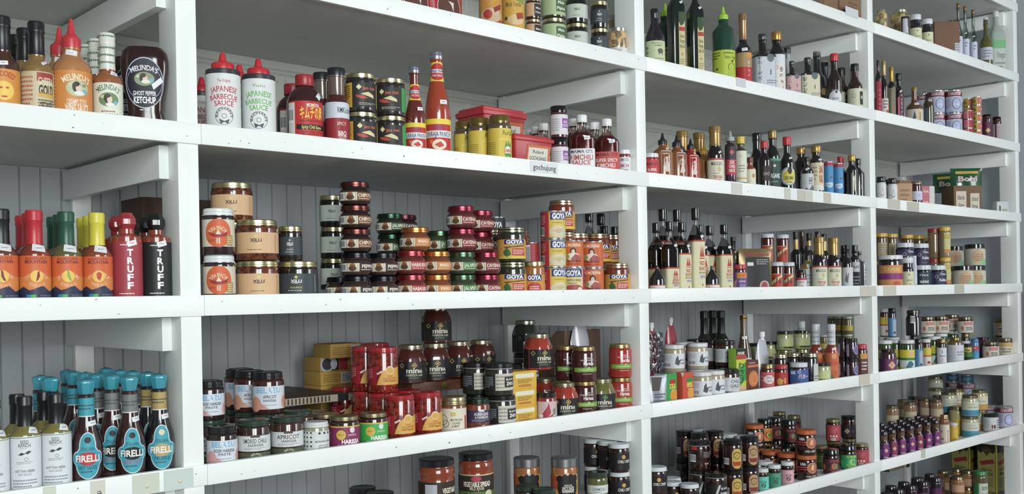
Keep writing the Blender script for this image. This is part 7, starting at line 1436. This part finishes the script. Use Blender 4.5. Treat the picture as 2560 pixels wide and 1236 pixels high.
# ---------------------------------------------------------------- room and shelving
LV = {6: 1.238, 5: .9280, 4: .6194, 3: .3106, 2: .0001, 1: -.3066, 0: -.6181, -1: -.9291, -2: -1.2401}
PX = {0: -.213, 1: 1.0466, 2: 2.3114, 3: 3.5710, 4: 4.8818}; PW = .0395
YB, YW = .520, .540; FLOOR = -1.50
mb = MB(); xs = -1.2
prof = []
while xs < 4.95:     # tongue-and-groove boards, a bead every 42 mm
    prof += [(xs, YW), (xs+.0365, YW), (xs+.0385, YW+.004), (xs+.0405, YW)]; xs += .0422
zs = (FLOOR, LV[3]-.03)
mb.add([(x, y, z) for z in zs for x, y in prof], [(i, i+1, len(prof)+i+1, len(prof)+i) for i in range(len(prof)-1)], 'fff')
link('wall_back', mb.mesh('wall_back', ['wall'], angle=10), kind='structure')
mb = MB(); mb.add([(-1.2, YW, LV[3]-.03), (4.95, YW, LV[3]-.03), (4.95, YW, 1.9), (-1.2, YW, 1.9)], [(0, 1, 2, 3)], 'fff')
def tubeline(mb, pts, r):
    for (a, b) in zip(pts, pts[1:]):
        a = Vector(a); b = Vector(b); d = (b-a).normalized(); n = Vector((0, 1, 0)); s = d.cross(n)*r
        q = Vector((0, -r*.8, 0)); mb.add([a-s, a+q, a+s, b-s, b+q, b+s], [(0, 1, 4, 3), (1, 2, 5, 4)], 'fff')
for lv in (3, 4, 5):
    zt = LV[lv+1]-.036; z0 = LV[lv]-.014
    for zz in (zt-.018, zt-.028, z0+.05): tubeline(mb, [(-1.2, YW, zz), (4.95, YW, zz)], .0035)
    x = -.9
    while x < 4.9:
        tubeline(mb, [(x, YW, z0+.05), (x, YW, zt-.028)], .003)
        for sgn in (-1, 1):
            for dz, ln in ((0, .13), (.05, .16)):
                tubeline(mb, [(x+sgn*(.02+ln*t/8), YW, zt-.045-dz-.05*(1-(1-t/8)**2)) for t in range(9)], .002)
        x += .305
link('wall_back', mb.mesh('wall_back_upper', ['tin'], angle=10), kind='structure')
def slab(name, a, b, m, **p):
    mb = MB(); mb.box(a, b); return link(name, mb.mesh(name, [m]), **p)
slab('floor', (-4, -5, FLOOR-.05), (5.1, .6, FLOOR), 'floor', kind='structure')
slab('wall_right', (5.03, -4.5, FLOOR), (5.10, .56, 2.2), 'grey', kind='structure')
mb = MB(); mb.box((4.93, -.16, FLOOR), (5.029, -.03, LV[2]-.01), '8a5a3c')
link('trim_1', mb.mesh('trim_1', ['wood'], bevel=.003), kind='structure')

unit = bpy.data.objects.new('shelving_unit', None); C.objects.link(unit); unit.location = (2.3, .27, FLOOR)
unit['label'] = 'white painted wooden shelving unit with four bays built against the panelled wall'; unit['category'] = 'shelving'
inv = Matrix.Translation((-2.3, -.27, -FLOOR))
def upart(name, mb, bevel=.0012, mt='paint'):
    me = mb.mesh(name, ['paint', 'paper'], bevel=0) if bevel == 0 else mb.mesh(name, [mt], bevel=bevel)
    me.transform(inv); return link(name, me, unit)
for k, x in PX.items():
    mb = MB(); mb.box((x-PW, .004, FLOOR), (x, .0745, 1.7)); upart('front_post', mb, .003)
    mb = MB(); mb.box((x-PW, YB-.0, FLOOR), (x, YW-.001, 1.7)); upart('back_post', mb, .002)
rn = random.Random(11)
for lv, z in LV.items():
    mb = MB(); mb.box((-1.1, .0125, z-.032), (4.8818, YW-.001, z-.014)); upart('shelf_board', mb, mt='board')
    for k in range(5):
        x0 = -1.1 if k == 0 else PX[k-1]+.004; x1 = PX[k]+(.0035 if k < 4 else .004)
        dz = rn.uniform(-.0006, .0006)
        me = MB(); me.box((x0, 0, z-.038+dz), (x1, .012, z+dz)); m_ = me.mesh('front_edging', ['paint'], bevel=.0016)
        m2 = MB(); m2.v = [tuple(v.co) for v in m_.vertices]
        for p in m_.polygons: m2.f.append(list(p.vertices)); m2.c.append((1, 1, 1, 1)); m2.m.append(0)
        for i in range(int((x1-x0)*11)):      # nail heads, knots and chips in the paint
            cx = rn.uniform(x0+.01, x1-.01); cz = z+rn.uniform(-.034, -.004); r = rn.uniform(.0006, .0016)*(1.5 if rn.random() < .15 else 1); n = 7
            m2.add([(cx+r*rn.uniform(.7, 1.5)*math.cos(2*pi*j/n), -.0002, cz+r*rn.uniform(.6, 1)*math.sin(2*pi*j/n)) for j in range(n)], [tuple(range(n))], '6a6a64' if rn.random() < .6 else 'a8a89c', 1)
        me = m2.mesh('front_edging', ['paint', 'paper']); me.transform(inv); link('front_edging', me, unit)
    for k, x in PX.items():
        mb = MB(); mb.box((x-PW-.019, .040, z-.100), (x-PW-.0003, YB+.004, z-.0395)); upart('side_rail', mb, .0012)

# ---------------------------------------------------------------- shelf tickets and tape
def ticket(key, desc, x, z, wd, ht, col, txt=None, pin=None, n='tape_label', cat='label', tilt=0):
    mb = MB(); mb.box((-wd/2, -.0007, -ht/2), (wd/2, -.0001, ht/2), col)
    if txt: wrap(mb, [('T', 0, .0, .5*(1 if len(txt) > 4 else .5), txt, '4a4a4e', .84)], wd, ht, lambda a, b, off: (a, -.0007-off, b))
    o = link(n, mb.mesh(n, ['paper'])); o.location = (x, -.0004, z); o.rotation_euler = (0, tilt, 0); o['label'] = desc; o['category'] = cat
    if pin:
        m2 = MB(); lathe(m2, [(1, 0, 1), (1, .3, 1), (.7, .8, 1), (0, 1, 1)], .0036, .0022, ROUND, lambda z: pin); me = m2.mesh('push_pin', ['metal' if pin == 'a8a8a4' else 'plastic']); weld(me)
        me.transform(Matrix.Rotation(pi/2, 4, 'X')); p = link('push_pin', me, o); p.location = (.002, -.0007, -ht*.12)
    return o
ticket(None, 'white paper shelf ticket with black word below the small red tub', 1.9221, 0.2946, 0.0918, 0.0260, 'dcdfe2', 'gochujung', None, 'shelf_ticket', tilt=0)
ticket(None, 'pale green tape strip with white pin below the white-labelled green bottles', 0.7774, -0.3246, 0.0198, 0.0340, 'cfd4c4', None, 'd8d2b8', 'tape_label', tilt=0)
ticket(None, 'beige tape strip with silver pin below the red and teal bottle', 0.8546, -0.3256, 0.0244, 0.0340, 'd4d0c4', None, 'a8a8a4', 'tape_label', tilt=0)
ticket(None, 'wide cream tape strip with pin below the black and teal label bottle', 0.9367, -0.3256, 0.0473, 0.0340, 'ccd2c2', None, 'd8d2b8', 'tape_label', tilt=0)
ticket(None, 'widest bluish tape strip with pin across the first post, lower shelf', 0.9959, -0.3256, 0.0539, 0.0340, 'c6d4d0', None, 'd8d2b8', 'tape_label', tilt=0)
ticket(None, 'small ticket below the slim yellow-capped bottle, third shelf, third bay', 2.7185, 0.2916, 0.0548, 0.0320, 'cfccc8', None, None, 'shelf_ticket', tilt=0)
ticket(None, 'yellowed tape square, first from left, third shelf edge, third bay', 2.9924, 0.2916, 0.0344, 0.0330, 'c8c8bc', None, None, 'tape_label', tilt=0)
ticket(None, 'yellowed tape square, second from left, third shelf edge, third bay', 3.0706, 0.2916, 0.0427, 0.0330, 'c2bfb0', None, None, 'tape_label', tilt=0)
ticket(None, 'yellowed tape square, third from left, third shelf edge, third bay', 3.1174, 0.2916, 0.0460, 0.0330, 'c8c8bc', None, None, 'tape_label', tilt=0)
ticket(None, 'yellowed tape square, fourth from left, third shelf edge, third bay', 3.2327, 0.2916, 0.0457, 0.0330, 'c2bfb0', None, None, 'tape_label', tilt=0)
ticket(None, 'small white ticket below the gold-foil-necked bottle, second shelf, third bay', 2.7491, 0.6074, 0.0493, 0.0260, 'cfcfd2', None, None, 'shelf_ticket', tilt=0)
ticket(None, 'white ticket sticking up before brown carton, top shelf, third bay', 3.4141, 0.9340, 0.0871, 0.0300, 'ced2d6', None, None, 'shelf_ticket', tilt=0)
ticket(None, 'wide aged tape strip below the stacked-letter bottle, fourth shelf, third bay', 3.4965, -0.0189, 0.1133, 0.0340, 'c9c4ba', None, None, 'tape_label', tilt=0)
ticket(None, 'aged tape square below red-lidded jar, fifth shelf, third bay', 3.4592, -0.3246, 0.0755, 0.0340, 'cac4b2', None, None, 'tape_label', tilt=0)
ticket(None, 'yellowed tape square below black-lidded face jars, third shelf, fourth bay', 3.6965, 0.2926, 0.0946, 0.0340, 'c2beb4', None, None, 'tape_label', tilt=0)
ticket(None, 'yellowed tape square below the plum jar, third shelf, fourth bay', 3.8454, 0.2906, 0.0967, 0.0340, 'c0bcb2', None, None, 'tape_label', tilt=0)
ticket(None, 'aged tape strip below wide orange tub jar, fourth shelf, fourth bay', 3.6540, -0.0189, 0.0963, 0.0340, 'ccc6ba', None, None, 'tape_label', tilt=0)
ticket(None, 'darker tape square below black-lidded cream jars, fourth shelf, fourth bay', 4.2352, -0.0189, 0.0890, 0.0340, 'bcb8a8', None, None, 'tape_label', tilt=0)
ticket(None, 'narrow yellowed tape strip below curry jars, sixth shelf, fourth bay', 3.8969, -0.6341, 0.0331, 0.0300, 'c4c0b0', None, None, 'tape_label', tilt=0)

# ---------------------------------------------------------------- put every product on its shelf
BAY = dict(A='first bay', B='second bay', C='third bay', D='fourth bay')
SH = {'A3': 'upper', 'A2': 'middle', 'A1': 'lower', 'B4': 'top', 'B3': 'upper', 'B2': 'middle', 'B1': 'lower', 'B0': 'bottom', 'C5': 'top', 'C4': 'second', 'C3': 'third', 'C2': 'fourth', 'C1': 'fifth', 'C0': 'bottom',
      'D5': 'top', 'D4': 'second', 'D3': 'third', 'D2': 'fourth', 'D1': 'fifth', 'D0': 'sixth', 'D-1': 'bottom'}
ORD = 'first second third fourth fifth sixth seventh eighth ninth tenth eleventh twelfth thirteenth fourteenth fifteenth sixteenth seventeenth eighteenth nineteenth twentieth'.split()+['twenty-'+q for q in ('first', 'second', 'third', 'fourth', 'fifth', 'sixth', 'seventh', 'eighth', 'ninth')]
def words(s): return len(s.replace(',', ' ').split())
FAR = 3.3
for row in ROWS.split('\n'):
    k, cell, x, y, z, rot, n, N, st, S = row.split(','); x, y, z = float(x), float(y), float(z); n, N, st, S = int(n), int(N), int(st), int(S)
    t = T[k]
    if k not in MESH: MESH[k] = build(k)
    parts = MESH[k]; place = SH[cell]+' shelf, '+BAY[cell[0]]
    stack = '' if S == 1 else ('topmost' if st == S else 'lowest' if st == 1 else ORD[st-1]+' up')
    if N == 1: o_l = o_s = ''
    else: o_l = (ORD[n-1] if n > 1 else 'first')+' from left'; o_s = ORD[n-1]+' along'
    lab = ', '.join(q for q in (t['d'], o_l, (stack and stack+' of stack' if stack[-2:] != 'up' else stack), place) if q)
    if words(lab) > 16: lab = ', '.join(q for q in (t['d'], o_l, stack, place) if q)
    if words(lab) > 16: lab = ', '.join(q for q in (t['d'], o_s, stack, place) if q)
    if words(lab) > 16: print('LONG', lab)
    if len(parts) == 1:
        root = link(t['n'], parts[0][1])
    else:
        root = bpy.data.objects.new(t['n'], None); C.objects.link(root); root.empty_display_size = .02
        made = []
        for nm, me, up in parts:
            made.append(link(nm, me, root if up is None else made[up]))
    root.location = (x, y, z); root.rotation_euler = (0, 0, math.radians(float(rot)))
    root['label'] = lab; root['category'] = t['c']
    if N*S > 1: root['group'] = t['n'].replace('_', ' ')+'s like this on the '+SH[cell]+' shelf of the '+BAY[cell[0]]
